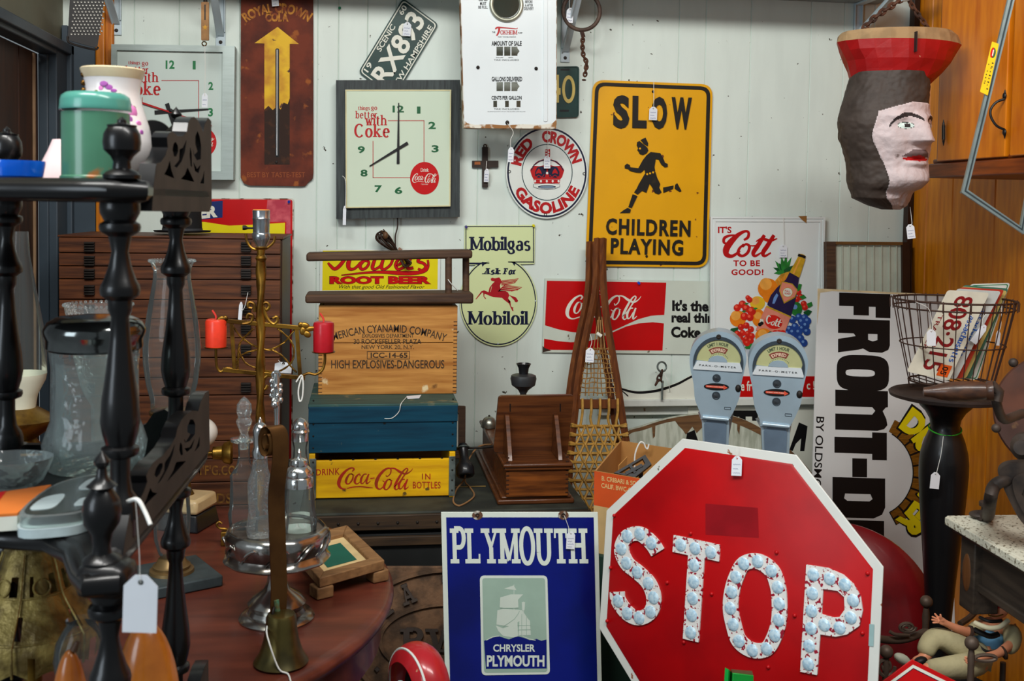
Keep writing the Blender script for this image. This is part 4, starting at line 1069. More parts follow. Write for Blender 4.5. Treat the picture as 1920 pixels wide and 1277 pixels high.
# yellow bottle crate
m_ycr = wood('yellow_crate_paint', (236, 184, 8), (206, 150, 8), 0, .5, 7, .15, 10, spots=[((96, 74, 30), 26, .68, .04)])
m_ycr2 = wood('worn_crate_wood', (170, 110, 40), (120, 76, 26), 0, .6, 8)
m_galv = mat('galvanised_strap', (128, 140, 136), .45, .7, scale=30, c2=(90, 100, 98))
d = .30
b = B()
bb(b, cx0, cx1, YC, YC + .011, TZ + .004, cz1)
ycr = b.build('bottle_crate', m_ycr, label='yellow wooden bottle crate with red script at the bottom of the stack', cat='crate', bev=.002)
part(ycr, 'back_board', m_ycr2, lambda b: bb(b, cx0, cx1, YC + d - .011, YC + d, TZ + .004, cz1), bev=.002)
part(ycr, 'bottom', m_ycr2, lambda b: bb(b, cx0 + .006, cx1 - .006, YC + .012, YC + d - .012, TZ, TZ + .012))
eh = onY(850, 847, YC).z
for s_, xa in ((-1, cx0 - .004), (1, cx1 - .010)):
 part(ycr, 'end_board', m_ycr, lambda b: bb(b, xa, xa + .016, YC - .002, YC + d + .002, TZ, eh), bev=.002)
 xs = xa - .001 if s_ > 0 else xa + .002
 st = part(ycr, 'corner_strap', m_galv, lambda b: bb(b, xs, xs + .017, YC - .0045, YC - .001, TZ + .004, eh - .012), bev=.0008)
 part(st, 'rivet', m_iron, lambda b: [b.ball((xs + .009, YC - .0045, TZ + .02 + i * .028), .0028, 8, 5) for i in range(4)])
CR = Pl((0, YC, 0), (0, -1, 0))
m_crr = mat('crate_red', (178, 36, 16), .6, scale=40, c2=(150, 50, 16), spots=[((200, 140, 20), 60, .68, .04)])
part(ycr, 'lettering', m_crr, lambda b: (coke(b, CR, (632, 876, 774, 919), .0006), put(b, bfont('DRINK', .015, 1.1), CR, [(593, 880), (637, 877.5), (637, 890), (593, 891.5)], .0006), put(b, bfont('IN', .01, 1.3), CR, (791, 888, 807, 899), .0006), put(b, bfont('BOTTLES', .015, 1.1), CR, (774, 903, 826, 916), .0006)))
part(ycr, 'staple', m_iron, lambda b: [bb(b, cx0 + .05 + i * .06, cx0 + .056 + i * .06, YC, YC + .012, cz1, cz1 + .0015) for i in range(6)])
# blue chest
YB = 2.885
m_blue = wood('peacock_blue_paint', (6, 66, 88), (4, 46, 66), 0, .5, 6, .12, 12, spots=[((86, 96, 84), 60, .72, .03)])
m_bluet = wood('worn_blue_top', (58, 92, 84), (40, 66, 64), 0, .6, 9, .15, 12, spots=[((116, 112, 84), 18, .6, .08)])
bx0, bx1, bz0, bz1 = boxpx(579, 757, 857, 850, YB)
bz0 = eh + .0005
b = B(); bb(b, bx0, bx1, YB, YB + .345, bz0, bz1 - .012)
bc = b.build('wooden_chest', m_blue, label='peacock blue wooden chest in the middle of the crate stack', cat='chest', bev=.002)
part(bc, 'lid', m_bluet, lambda b: bb(b, bx0 - .002, bx1 + .002, YB - .003, YB + .347, bz1 - .012, bz1), bev=.002)
part(bc, 'lid_front', m_blue, lambda b: bb(b, bx0 - .001, bx1 + .001, YB - .004, YB - .0005, bz1 - .05, bz1 - .006), bev=.001)
zc = bz1 - .051
part(bc, 'keyhole', m_black, lambda b: b.lathe([(.004, 0), (.004, .001)], (onY(721, 793, YB).x, YB, onY(721, 793, YB).z), (0, -1, 0), 10))
part(bc, 'nail', m_iron, lambda b: [b.ball((x, YB - .0005, bz0 + .015 + i * .032), .0026, 8, 5) for x in (bx0 + .012, bx1 - .012) for i in range(5)])
# explosives crate
YE = YB + .14
m_box = wood('varnished_pine_box', (206, 148, 76), (160, 100, 42), 0, .5, 6, .15, 11, spots=[((226, 204, 160), 15, .68, .05), ((110, 70, 34), 12, .72, .06)])
m_boxd = wood('pine_box_inside', (120, 80, 40), (80, 52, 26), 0, .6)
ex0, ex1, ez0, ez1 = boxpx(597, 573, 857, 737, YE)
ez0 = bz1 + .0005
zm = (ez0 + ez1) / 2 + .02
b = B(); bb(b, ex0, ex1, YE, YE + .014, ez0, zm - .0008)
xc = b.build('explosives_crate', m_box, label='tan wooden explosives crate with black stencilled lettering on top of the stack', cat='crate', bev=.0015)
part(xc, 'upper_board', m_box, lambda b: bb(b, ex0, ex1, YE, YE + .014, zm + .0008, ez1), bev=.0015)
part(xc, 'back_board', m_box, lambda b: bb(b, ex0, ex1, YE + .245, YE + .259, ez0, ez1), bev=.0015)
for xa in (ex0, ex1 - .012): part(xc, 'end_board', m_box, lambda b: bb(b, xa + .0006, xa + .0114, YE + .0005, YE + .2585, ez0 + .0004, ez1 - .0004), bev=.0012)
part(xc, 'lid', m_boxd, lambda b: bb(b, ex0 + .014, ex1 - .014, YE + .016, YE + .243, ez1 - .01, ez1 + .007))
part(xc, 'bottom', m_boxd, lambda b: bb(b, ex0 + .014, ex1 - .014, YE + .016, YE + .243, ez0, ez0 + .01))
for x in (ex0, ex1 - .011): part(xc, 'dovetail', mat('dark_joint', (84, 52, 24), .7), lambda b: [bb(b, x, x + .011, YE - .0003, YE + .001, ez0 + .006 + i * .0105, ez0 + .0085 + i * .0105) for i in range(20)])
EP = Pl((0, YE, 0), (0, -1, 0))
m_sten = mat('stencil_ink', (52, 40, 30), .7, scale=50, c2=(92, 66, 40), mix=(.5, .75))
def sten(b):
 arc_put(b, bfont('AMERICAN CYANAMID COMPANY', .01), EP, 727, 954, 331, 345.5, 90 + 19.6, 90 - 18.9, .0006)
 for t, q, bo in (('EXPLOSIVES DEPARTMENT', (679, 626, 776, 633), .01), ('30 ROCKEFELLER PLAZA', (663, 635.5, 790, 645), .008), ('NEW YORK 20, N.Y.', (678, 647, 776, 655.5), .005), ('ICC-14-65', (695, 661, 764, 671), .02), ('HIGH EXPLOSIVES-DANGEROUS', (621, 675, 833, 691), .012)): put(b, bfont(t, bo), EP, q, .0006)
 b.slab([rect(688, 658.5, 768.5, 673.5), rect(689, 659.5, 767.5, 672.5)], EP, None, .0006)
part(xc, 'lettering', m_sten, sten)
# brown wooden sled lying on the crate
m_sled = wood('weathered_brown_wood', (92, 66, 46), (60, 42, 32), 0, .65, 7, .2, 12)
def plankpx(b, x0, x1, yl, yr, h, yf, d, z0=None):
 a = onY(x0, yl + h, yf), onY(x1, yr + h, yf), onY(x1, yr, yf), onY(x0, yl, yf)
 f = [V(p) for p in a]
 if z0 is not None:
  dz = z0 - min(f[0].z, f[1].z)
  for p in f: p.z += dz
  f[0].z = f[1].z = z0
 k = V((0, d, 0))
 b.hexa([f[0], f[1], f[1] + k, f[0] + k], [f[3], f[2], f[2] + k, f[3] + k])
YS = YE - .02
b = B(); plankpx(b, 572, 888, 552, 549, 16, YS, .13, ez1 + .0075)
sl = b.build('wooden_sled', m_sled, label='brown wooden sled of two boards joined by pegs on top of the explosives crate', cat='sled', bev=.006)
part(sl, 'upper_board', m_sled, lambda b: plankpx(b, 574, 886, 475, 469, 15.5, YS + .02, .09), bev=.006)
for x0, y0, y1, yy in ((841, 484, 550, YS + .03), (873.5, 483, 547, YS + .09)): part(sl, 'peg', m_sled, lambda b: b.tube([onY(x0, y0 - 3, yy), onY(x0, y1, yy)], 6.4 * mpp(onY(x0, y0, yy)), 12))
# dark picture frame behind the blue chest
FP = Pl(onY(865, 800, 3.36), (0, -1, .12))
b = B(); b.slab([[(790, 757), (872, 761), (871.5, 850), (790, 850)], [(800, 770), (859, 772), (859, 838), (800, 838)]], FP, 0, .018)
pf = b.build('picture_frame', m_sled, label='narrow dark wooden picture frame leaning behind the blue chest', cat='frame', bev=.002)
part(pf, 'mat_board', m_cream, lambda b: b.slab([[(800, 770), (859, 772), (859, 838), (800, 838)]], FP, 0, .006))
part(pf, 'stand', m_sled, lambda b: bb(b, FP(800, 850).x, FP(868, 850).x, FP(830, 850).y - .03, FP(830, 850).y + .02, TZ, FP(830, 846).z), bev=.002)

# ================================================================== drawer cabinet
YD = 3.05
m_cab = wood('dark_walnut_boards', (108, 62, 34), (56, 30, 18), 0, .5, 7, .12, 13, spots=[((136, 92, 52), 30, .73, .02)])
m_cabd = wood('darker_walnut', (70, 42, 26), (44, 26, 18), 2, .5, 7, .12, 13)
dx0, dx1, dz0, dz1 = boxpx(108, 447, 527, 950, YD)
b = B(); bb(b, dx0, dx1, YD + .02, YD + .37, 0, dz1)
cab = b.build('drawer_cabinet', m_cabd, label='tall dark brown cabinet of narrow drawers with ribbed iron pulls', cat='cabinet', bev=.004)
part(cab, 'top_board', m_cab, lambda b: bb(b, dx0 - .003, dx1 + .003, YD + .012, YD + .375, dz1, dz1 + .006), bev=.002)
rows = [447, 475.5, 500, 524, 562, 598, 634, 671, 708, 742, 828, 862, 906, 950, 1000]
pz = {0: 463, 1: 489, 2: 513.5, 3: 544, 4: 580, 5: 617, 6: 655, 8: 726}
m_drawer_gold = mat('worn_gold_leaf', (150, 104, 36), .5, .2, scale=50, c2=(110, 70, 28))
CP_ = Pl((0, YD, 0), (0, -1, 0))
for i in range(len(rows) - 1):
 za, zb = onY(320, rows[i + 1], YD).z, onY(320, rows[i], YD).z
 dr = part(cab, 'drawer', m_cab, lambda b: bb(b, dx0 + .004, dx1 - .004, YD, YD + .021, za + .0012, zb - .0012), bev=.0015)
 if i in pz:
  for px in (168.5, 461.5):
   p = onY(px, pz[i], YD)
   part(dr, 'pull', m_iron, lambda b: (b.box((p.x, YD - .003, p.z), (.027, .006, .027)), [b.box((p.x, YD - .008, p.z - .0105 + j * .007), (.027, .007, .0036)) for j in range(4)]), bev=.0006)
part(cab, 'gilt_lettering', m_drawer_gold, lambda b: (put(b, bfont("M'F'G.CO.", .02, 1.1), CP_, (366, 872, 446, 891), .0006), put(b, bfont('AIDS', .02, 1.1), CP_, (381, 925, 434, 944), .0006)))
# black hat on the cabinet
hp = onZ(345, 439, dz1 + .006); hp = V((onY(342, 437, YD + .16).x, YD + .16, dz1 + .006)); k = mpp(hp)
m_felt = mat('black_felt', (24, 24, 26), .85, var=.05, scale=40)
b = B(); b.lathe([(0, .004), (50 * k, .008), (52 * k, .012), (46 * k, .011), (36 * k, .009), (34 * k, 40 * k), (36 * k, 62 * k), (34 * k, 65 * k), (0, 66 * k)], hp, seg=40, ell=1.15, up=(1, 0, 0))
hat = b.build('top_hat', m_felt, label='black felt hat on top of the drawer cabinet behind the turned shelf', cat='hat')
part(hat, 'band', mat('grey_hat_band', (60, 62, 66), .7), lambda b: b.lathe([(36.6 * k, .012), (36.2 * k, 12 * k)], hp, seg=40, ell=1.15, up=(1, 0, 0), cap=False))

# ================================================================== wooden wall telephone lying on its back
m_oak = wood('dark_oak', (104, 58, 26), (62, 30, 12), 0, .4, 6, .1, 13, coat=.2)
m_oakf = wood('striped_oak', (132, 72, 26), (60, 28, 10), 0, .45, 9, .12, 10)
YF = 2.785
px0, px1 = onY(949, 900, YF).x, onY(1066, 900, YF).x
pt = onY(1005, 868, YF).z
yb_ = 3.35
b = B(); bb(b, px0, px1, YF, yb_, TZ + .022, pt - .02)
ph = b.build('wall_telephone', m_oakf, label='antique oak wall telephone lying on its back on the trunk', cat='telephone', bev=.002)
part(ph, 'backboard', m_oak, lambda b: (bb(b, px0 - .022, px1 + .018, YF + .004, yb_ + .02, TZ, TZ + .014), bb(b, px0 - .012, px1 + .01, YF + .006, yb_ + .012, TZ + .014, TZ + .023)), bev=.004)
part(ph, 'door', m_oak, lambda b: (bb(b, px0 - .006, px1 + .006, YF - .006, yb_ + .006, pt - .02, pt - .008), bb(b, px0 - .010, px1 + .010, YF - .010, yb_ + .01, pt - .011, pt)), bev=.004)
for x in (px0, px1 - .008): part(ph, 'finger_joint', mat('dark_finger_joint', (54, 28, 12), .6), lambda b: [bb(b, x, x + .008, YF - .0004, YF + .001, TZ + .03 + i * .012, TZ + .034 + i * .012) for i in range(9)])  # dark bands mark the finger joints
YH = YF + .125
SH = Pl((0, YH, pt), (0, -1, -.10))
shq = [(935, 743), (1076, 741), (1064, 850), (925, 848)]
wsf = part(ph, 'writing_shelf', m_oak, lambda b: b.slab([rrect(shq, 7)], SH, -.012, 0, back=True), bev=.002)
for xa in (957, 1051):
 x = onY(xa, 860, YF + .02).x
 za = SH(xa, 776).z
 ya, yz = SH(xa, 776).y, SH(xa, 855).y
 def br(b):
  pr = [(ya - .002, za), (yz - .002, pt + .0005), (YF + .02, pt + .0005), (YF + .03, pt + .02), (ya - .035, za - .02), (ya - .02, za)]
  n = len(pr)
  vs = [V((x + s_ * .006, y, zz_)) for s_ in (-1, 1) for y, zz_ in pr]
  b.add(vs, [tuple(range(n)), tuple(range(2 * n - 1, n - 1, -1))] + [(i, n + i, n + (i + 1) % n, (i + 1) % n) for i in range(n)])
 part(ph, 'shelf_bracket', m_oak, br, bev=.001)
 part(wsf, 'slot', m_black, lambda b: b.slab([rect(xa - 1.5, 757, xa + .5, 772)], SH, None, .0006))
m_nick = mat('tarnished_nickel', (150, 150, 140), .3, .85, scale=12, c2=(110, 108, 96))
for xa, ya_ in ((917, 3.24), (985, 3.26)):
 c = V((onY(xa, 795, ya_).x, ya_, pt)); k = mpp(c)
 bl = part(ph, 'bell', m_nick, lambda b: b.lathe([(15 * k, .002), (15.5 * k, .004), (14 * k, 11 * k), (10 * k, 18 * k), (5 * k, 21 * k), (0, 22 * k)], c, seg=28))
 part(bl, 'bell_screw', m_iron, lambda b: b.lathe([(2 * k, 0), (2 * k, 2 * k), (0, 3 * k)], c + V((0, 0, 21.5 * k)), seg=8))
c = V((onY(981, 740, 3.13).x, 3.13, pt)); k = mpp(c)
zt = lambda y: onY(981, y, 3.13).z - pt
m_blk = mat('black_enamel', (26, 27, 30), .35, var=.05, coat=.2)
tr = part(ph, 'transmitter', mat('grey_iron_transmitter', (62, 64, 66), .45, .4), lambda b: b.lathe([(.012, 0), (.009, zt(745)), (6 * k, zt(738)), (10 * k, zt(731)), (22 * k, zt(722)), (24.5 * k, zt(710)), (23 * k, zt(704)), (18 * k, zt(702)), (8 * k, zt(701)), (0, zt(701))], c, seg=36))
part(tr, 'mouthpiece', m_blk, lambda b: b.lathe([(8 * k, zt(708)), (8.5 * k, zt(700)), (10 * k, zt(690)), (14 * k, zt(682)), (13 * k, zt(681.5)), (9 * k, zt(690)), (7 * k, zt(702))], c, seg=28, cap=False))
# receiver on its hook, with the cord
c = onY(868, 838, 2.98); k = mpp(c)
ax = (onY(873, 893, 2.93) - c).normalized()
rec = part(ph, 'receiver', m_blk, lambda b: b.lathe([(0, -6 * k), (8 * k, -5 * k), (10 * k, 0), (9 * k, 6 * k), (8 * k, 20 * k), (10 * k, 30 * k), (15 * k, 36 * k), (17 * k, 42 * k), (17 * k, 54 * k), (15 * k, 57 * k), (11 * k, 57.5 * k), (8 * k, 50 * k), (0, 50 * k)], c, ax, 28))
part(rec, 'hook_collar', m_galv, lambda b: b.ring(c + ax * 2 * k, ax, 11 * k, 1.6 * k, 24, 8))
part(ph, 'switch_hook', m_iron, lambda b: (b.tube(catmull([c + V((.008, 0, .004)), c + V((.025, 0, -.004)), V((px0 - .004, 3.0, c.z - .004)), V((px0 + .004, 3.02, c.z - .004))], 5), .0035, 8)))
part(ph, 'receiver_cord', mat('tan_cloth_cord', (150, 110, 70), .8), lambda b: b.tube(catmull([c + ax * 56 * k, onZ(868, 903, TZ + .02), onZ(856, 918, TZ + .003), onZ(850, 940, TZ + .003), onZ(862, 948, TZ + .003), onZ(884, 936, TZ + .003), onZ(889, 926, TZ + .003), onZ(880, 912, TZ + .003), onZ(872, 901, TZ + .012), onY(876, 868, 3.0), onY(897, 838, 3.02), V((px0, 3.05, c.z - .01))], 6), 1.6 * k, 6))

# ================================================================== pair of snowshoes against the wall
m_ash = wood('old_ash_frame', (118, 66, 30), (82, 42, 20), 2, .5, 8, .1, 10)
m_hide = mat('rawhide_lacing', (184, 140, 62), .55, var=.14, scale=60)
m_hided = mat('thin_rawhide', (160, 118, 60), .6, var=.15, scale=60)
lean_a = math.degrees(math.atan2(.40, 1.36))
def shoe(label, dx, off, lace, tip, wd):
 SP = lean(1124, 447, 3.40, lean_a)
 L = [(1120 + dx, 447), (1119 + dx, 490), (1117 + dx, 540), (1109 + dx, 585), (1097 + dx, 640), (1085 + dx, 710), (1076 + dx, 790), (1068 + dx, 870), (1066 + dx, 950), (1069 + dx, 1060), (1082 + dx, 1160), (1105 + dx, 1225), (1128 + dx, 1245)]
 Rr = [(1131 + dx, 447), (1130 + dx, 490), (1132 + dx, 545), (1138 + dx, 600), (1147 + dx, 655), (1157 + dx, 715), (1168 + dx, 790), (1180 + dx, 870), (1186 + dx, 950), (1186 + dx, 1060), (1174 + dx, 1160), (1152 + dx, 1225), (1128 + dx, 1245)]
 pts = [SP(x, y, off) for x, y in catmull(L, 4)] + [SP(x, y, off) for x, y in catmull(Rr, 4)[::-1]][1:]
 zmin = min(p.z for p in pts)
 k = mpp(SP(1124, 800))
 b = B(); b.tube(pts, wd * k, 4)
 sh = b.build('snowshoe', m_ash, label=label, cat='snowshoe', group='pair of wooden snowshoes', sharp=30)
 if not lace:
  part(sh, 'crossbar', m_ash, lambda b: b.bar(SP(1079 + dx, 757, off), SP(1160 + dx, 757, off), 14 * k, 7 * k, (0, 0, 1)))
  part(sh, 'netting', m_hided, lambda b: [b.tube([SP(1068 + dx + 3, y, off), SP(1182 + dx - 3, y, off)], 1.6 * k, 5) for y in range(800, 1180, 26)])
  return sh
 part(sh, 'crossbar', m_ash, lambda b: b.bar(SP(1083, 757, off), SP(1162, 757, off), 16 * k, 8 * k, (0, 0, 1)))
 def rail(y, s_):
  C = catmull(L if s_ < 0 else Rr, 4)
  for i in range(len(C) - 1):
   if C[i][1] <= y <= C[i + 1][1]:
    t = (y - C[i][1]) / max(C[i + 1][1] - C[i][1], 1e-6)
    return C[i][0] + t * (C[i + 1][0] - C[i][0])
 def net(b):
  for y in range(655, 742, 9):
   l, r = rail(y, -1) + 6, rail(y, 1) - 6
   b.tube(catmull([SP(l + (r - l) * i / 6, y + random.uniform(-1.5, 1.5), off + .004 * (-1) ** i) for i in range(7)], 2), 1.1 * k, 5)
  for i in range(9):
   u = i / 8
   b.tube([SP(rail(y, -1) + 7 + (rail(y, 1) - rail(y, -1) - 14) * u + random.uniform(-1.6, 1.6), y, off + .004 * (-1) ** (j + i)) for j, y in enumerate(range(652, 748, 9))], 1.1 * k, 5)
  for i in range(4): b.tube([SP(1121 + i * 2.5, 600 - (i % 2) * 6, off), SP(1113 + i * 7, 655, off)], 1.1 * k, 5)
 part(sh, 'toe_netting', m_hided, net)
 part(sh, 'lashing', m_cream, lambda b: b.tube([SP(1118, 625, off + .006), SP(1127, 631, off + .006)], 3.5 * k, 8))
 def weave(b):
  ys = list(range(799, 1010, 17))
  for i in range(5):
   x = 1091 + i * 16.5
   b.tube(catmull([SP(x, 748, off + .009), SP(x + .5, 770, off + .008), SP(x - 1, 785, off + .004), SP(x + (3 if i % 2 else -3), 800, off)], 3), 2.6 * k, 6)
  for j, y in enumerate(ys):
   l, r = rail(y, -1), rail(y, 1)
   b.tube([SP(l - 5, y - 3, off), SP(l - 3, y - 3, off + .013), SP(l + 6, y, off + .009)] + [SP(l + (r - l) * q / 8, y, off + (.003 if q % 2 else -.003)) for q in range(1, 8)] + [SP(r - 6, y, off + .009), SP(r + 3, y - 3, off + .013), SP(r + 5, y - 3, off)], 2.5 * k, 6)
   b.tube([SP(l - 5, y + 1, off), SP(l - 3, y + 1, off + .013), SP(l + 6, y + 1, off + .009)], 2.2 * k, 6); b.tube([SP(r - 6, y + 1, off + .009), SP(r + 3, y + 1, off + .013), SP(r + 5, y + 1, off)], 2.2 * k, 6)
  for j in range(len(ys) - 1):
   y0, y1 = ys[j], ys[j + 1]
   l0, r0, l1, r1 = rail(y0, -1) + 7, rail(y0, 1) - 7, rail(y1, -1) + 7, rail(y1, 1) - 7
   n = 5
   for q in range(n + 1):
    u = (q + (.5 if j % 2 else 0)) / n
    for du in (-.5 / n, .5 / n):
     if 0 <= u <= 1 and 0 <= u + du <= 1:
      b.tube([SP(l0 + (r0 - l0) * u, y0 - 2, off + (.005 if du > 0 else 0)), SP(l1 + (r1 - l1) * (u + du), y1 + 2, off + (.001 if du > 0 else .006))], 2.4 * k, 6)
 part(sh, 'rawhide_netting', m_hide, weave)
 return sh
shoe('snowshoe in front of the pair with yellow rawhide webbing and a price tag', 0, .0, True, 447, 7.2)
shoe('snowshoe standing behind its twin, its dark rail showing on the left', -9, -.045, False, 447, 6.8)
def rail_fix(): pass

# ================================================================== the two parking meters
m_metal = mat('silver_blue_casting', (168, 190, 204), .32, .4, var=.05, scale=10, bump=.05, bscale=90)
m_metald = mat('dark_casting', (70, 82, 92), .4, .6)
m_dialc = mat('meter_dial_card', (172, 174, 126), .5, var=.04)
m_exp = mat('expired_red_brown', (126, 60, 48), .5)
m_bright = mat('highlight_band', (228, 236, 240), .22, .3, var=.01)  # near white: the highlight on the name band is put into its colour
m_badge = mat('red_arrow_enamel', (220, 84, 60), .35)
YM = 2.62
MP = Pl(onY(1347, 700, YM), (EYE - onY(1347, 700, YM)) * V((1, 1, 0)))
z = lambda x, y: (1280 + x / 5.108, 610 + y / 5.108)
zz = lambda *p: [z(p[i], p[i + 1]) for i in range(0, len(p), 2)]
mc = MP(*z(325, 900)); k = mpp(mc)
HEAD = [z(*p) for p in catmull([(345, 58), (470, 88), (560, 165), (604, 265), (610, 340), (590, 440), (563, 560), (547, 680), (500, 800), (455, 885), (440, 900), (190, 900), (178, 885), (160, 820), (118, 710), (104, 560), (78, 440), (66, 340), (78, 240), (130, 145), (220, 85)], 4, True)]
mt = T('parking_meter', 'grey parking meter left of its twin, behind the stop sign', 'parking meter', (mc.x, mc.y, 0), 'pair of parking meters')
part(mt, 'head', m_metal, lambda b: b.slab([HEAD], MP, -.085, .0, back=True), bev=.013)
fan = [z(*p) for p in [(128, 330)] + [(345 + 215 * math.cos(a), 352 + 212 * math.sin(a) * -1) for a in [math.radians(174 - i * 168 / 20) for i in range(21)]] + [(548, 362), (420, 356), (232, 342)]]
wnd = part(mt, 'window', m_dialc, lambda b: b.slab([fan], MP, None, .0012))
FRM = [z(*p) for p in [(102, 400)] + [(340 + 240 * math.cos(a), 352 + 245 * math.sin(a) * -1) for a in [math.radians(184 - i * 188 / 22) for i in range(23)]] + [(575, 430)]]
part(mt, 'window_hood', m_metald, lambda b: b.slab([FRM + [z(548, 362)] + fan[1:-2][::-1] + [z(128, 330)]], MP, 0, .004), bev=.0012)
part(wnd, 'expired_flag', m_exp, lambda b: b.slab([[z(345 + r * math.cos(a), 372 - r * .96 * math.sin(a)) for r, rg in ((172, range(9)), (118, range(8, -1, -1))) for a in [math.radians(124 - i * 8.2) for i in rg]]], MP, None, .0018))
def md(b):
 cx, cy = z(345, 372)
 arc_put(b, bfont('LIMIT 1 HOUR', .03), MP, cx, cy, 188 / 5.108, 222 / 5.108, 121, 63, .0018, 0, .95)
 for i in range(13):
  a = math.radians(145 - i * 9)
  b.slab([[z(345 + r * math.cos(a + da), 372 - r * .93 * math.sin(a + da)) for r, da in ((102, -.02), (102, .02), (112, .02), (112, -.02))]], MP, None, .0018)
part(wnd, 'lettering', mat('meter_green_ink', (70, 84, 60), .5), md)
part(wnd, 'flag_lettering', mat('flag_cream', (226, 196, 170), .5), lambda b: arc_put(b, bfont('EXPIRED', .03), MP, *z(345, 372), 128 / 5.108, 160 / 5.108, 119, 64, .0022, 0, .95))
part(wnd, 'dial_dome', m_metal, lambda b: b.slab([zz(242, 344, 252, 322, 285, 296, 335, 287, 385, 296, 418, 325, 428, 352)], MP, 0, .005), bev=.002)
plt = part(mt, 'name_plate', m_bright, lambda b: b.slab([zz(100, 418, 104, 400, 140, 338, 548, 360, 570, 432, 566, 448)], MP, 0, .004), bev=.0015)
part(plt, 'lettering', m_black, lambda b: put(b, bfont('PARK-O-METER', .01, 1.35), MP, [z(158, 370), z(512, 395), z(512, 412), z(158, 387)], .0045))
def knob(x, y, name):
 kb = part(mt, name, m_metald, lambda b: b.ring(MP(*z(x, y), .001), MP.n, 6.4 * k, 1.2 * k, 24, 8))
 part(kb, 'glass', mat('dark_knob_glass', (60, 66, 72), .2, .3, coat=.5), lambda b: b.lathe([(6 * k, 0), (5.5 * k, 1.5 * k), (0, 2.6 * k)], MP(*z(x, y), .0005), MP.n, 20))
knob(325, 505, 'coin_knob'); knob(320, 672, 'coin_knob')
bd = part(mt, 'badge', m_black, lambda b: b.slab([ell(*z(323, 588), 23.5, 6.5, 30, rot=2)], MP, 0, .0015))
part(bd, 'arrow', m_badge, lambda b: b.slab([zz(222, 572, 392, 582, 392, 572, 430, 598, 392, 616, 392, 604, 222, 592)], MP, None, .0019))
part(bd, 'lettering', m_cream, lambda b: put(b, bfont('INSERT COIN TURN', .01), MP, [z(235, 579), z(388, 588), z(388, 596), z(235, 587)], .0021))
part(mt, 'key_lock', m_iron, lambda b: (b.lathe([(4.6 * k, 0), (4.6 * k, .006), (3.5 * k, .007), (0, .0065)], MP(*z(345, 110), -.002), MP.n, 18), b.lathe([(2 * k, 0), (0, .002)], MP(*z(345, 122), .005), MP.n, 10)))
part(mt, 'side_lock', m_iron, lambda b: b.ball(MP(*z(530, 605), -.004), (6 * k, .01, 8 * k), 14, 8))
part(mt, 'maker_plate', m_metald, lambda b: b.slab([rrect(zz(398, 780, 462, 784, 462, 810, 398, 806), 1.5), rrect(zz(402, 785, 458, 788, 458, 806, 402, 802), 1)], MP, 0, .001))
part(mt, 'hinge', m_metal, lambda b: b.tube([MP(*z(192, 878), .004), MP(*z(440, 902), .004)], 4 * k, 12))
h0, h1 = MP(*z(187, 900)), MP(*z(445, 905))
part(mt, 'housing', m_metal, lambda b: b.slab([zz(183, 895, 447, 910, 440, 1180, 400, 1420, 240, 1420, 195, 1180)], MP, -.078, -.004, back=True), bev=.012)
part(mt, 'housing_panel', mat('blue_grey_casting', (120, 142, 164), .38, .5), lambda b: b.slab([zz(205, 945, 235, 910, 395, 915, 420, 955, 410, 1180, 385, 1400, 250, 1400, 215, 1180)], MP, -.006, -.001), bev=.0015)
zp = MP(*z(320, 1400)).z
part(mt, 'post', mat('grey_pipe', (92, 98, 100), .5, .5), lambda b: b.lathe([(.055, 0), (.055, .012), (.034, .03), (.028, .05), (.028, zp + .01)], V((mc.x, mc.y, 0)) - MP.n * .05, seg=28))
def dup(root, loc, label=None, group=None):
 r = root.copy(); COL.objects.link(r); r.location = loc
 if label: r['label'] = label
 for ch in list(root.children):
  c_ = ch.copy(); COL.objects.link(c_); c_.parent = r
  for g in ch.children:
   d_ = g.copy(); COL.objects.link(d_); d_.parent = c_
 return r
ym2 = 2.53
p1 = MP(1347.5, 632); p2 = EYE + ray(1461, 640) * ((p1 - EYE).length / ray(1347.5, 632).length * .968)
dzm = p2.z - p1.z
m2 = dup(mt, V((mc.x + p2.x - p1.x, mc.y + p2.y - p1.y, dzm)), 'grey parking meter right of its twin, behind the stop sign')
m2.location.z = 0
for c_ in m2.children:
 if not c_.name.startswith('post'): c_.location.z += dzm
# ================================================================== ledge things, boards below
YG = 3.45
GP = Pl((0, YG, 0), (0, -1, 0))
m_cw = mat('creamy_white_board', (224, 226, 212), .4, var=.03, scale=6)
lt = lz
arc_top = catmull([(1140, 720), (1166, 727), (1190, 733), (1215, 733), (1240, 728), (1270, 718), (1296, 704), (1330, 690)], 4)
bot = [onPpx for onPpx in []]
def zpx(x, zv, y):       # photo row of height zv at column x on plane y
 lo, hi = 0., 1277.
 for _ in range(40):
  m_ = (lo + hi) / 2
  if onY(x, m_, y).z > zv: lo = m_
  else: hi = m_
 return lo
b = B(); b.slab([arc_top + [(1330, zpx(1330, lt, YG)), (1140, zpx(1140, lt, YG))]], GP, -.008, 0)
cb = b.build('curved_board', m_cw, label='white board with a dipping black-lined top edge standing on the wall ledge', cat='board', bev=.001)
part(cb, 'black_line', m_black, lambda b: (pen(b, [[(1140, 722, 1.8), (1166, 729.5, 2), (1190, 735.5, 2.2), (1215, 735, 2.4), (1240, 730.5, 2.4), (1270, 720, 2.2), (1296, 706.5, 2), (1330, 693, 2)]], GP, .0006), pen(b, [[(1160, 728, .8), (1170, 736, 1), (1178, 743, 1)]], GP, .0008)))
k = mpp(GP(1240, 690))
b = B(); b.ring(GP(1237.5, 686, .022), (.2, -1, .15), 9 * k, 1.8 * k, 30, 8)
ch = b.build('chain_ring', m_galv, label='small grey ring with two chain links on the wall ledge', cat='ring')
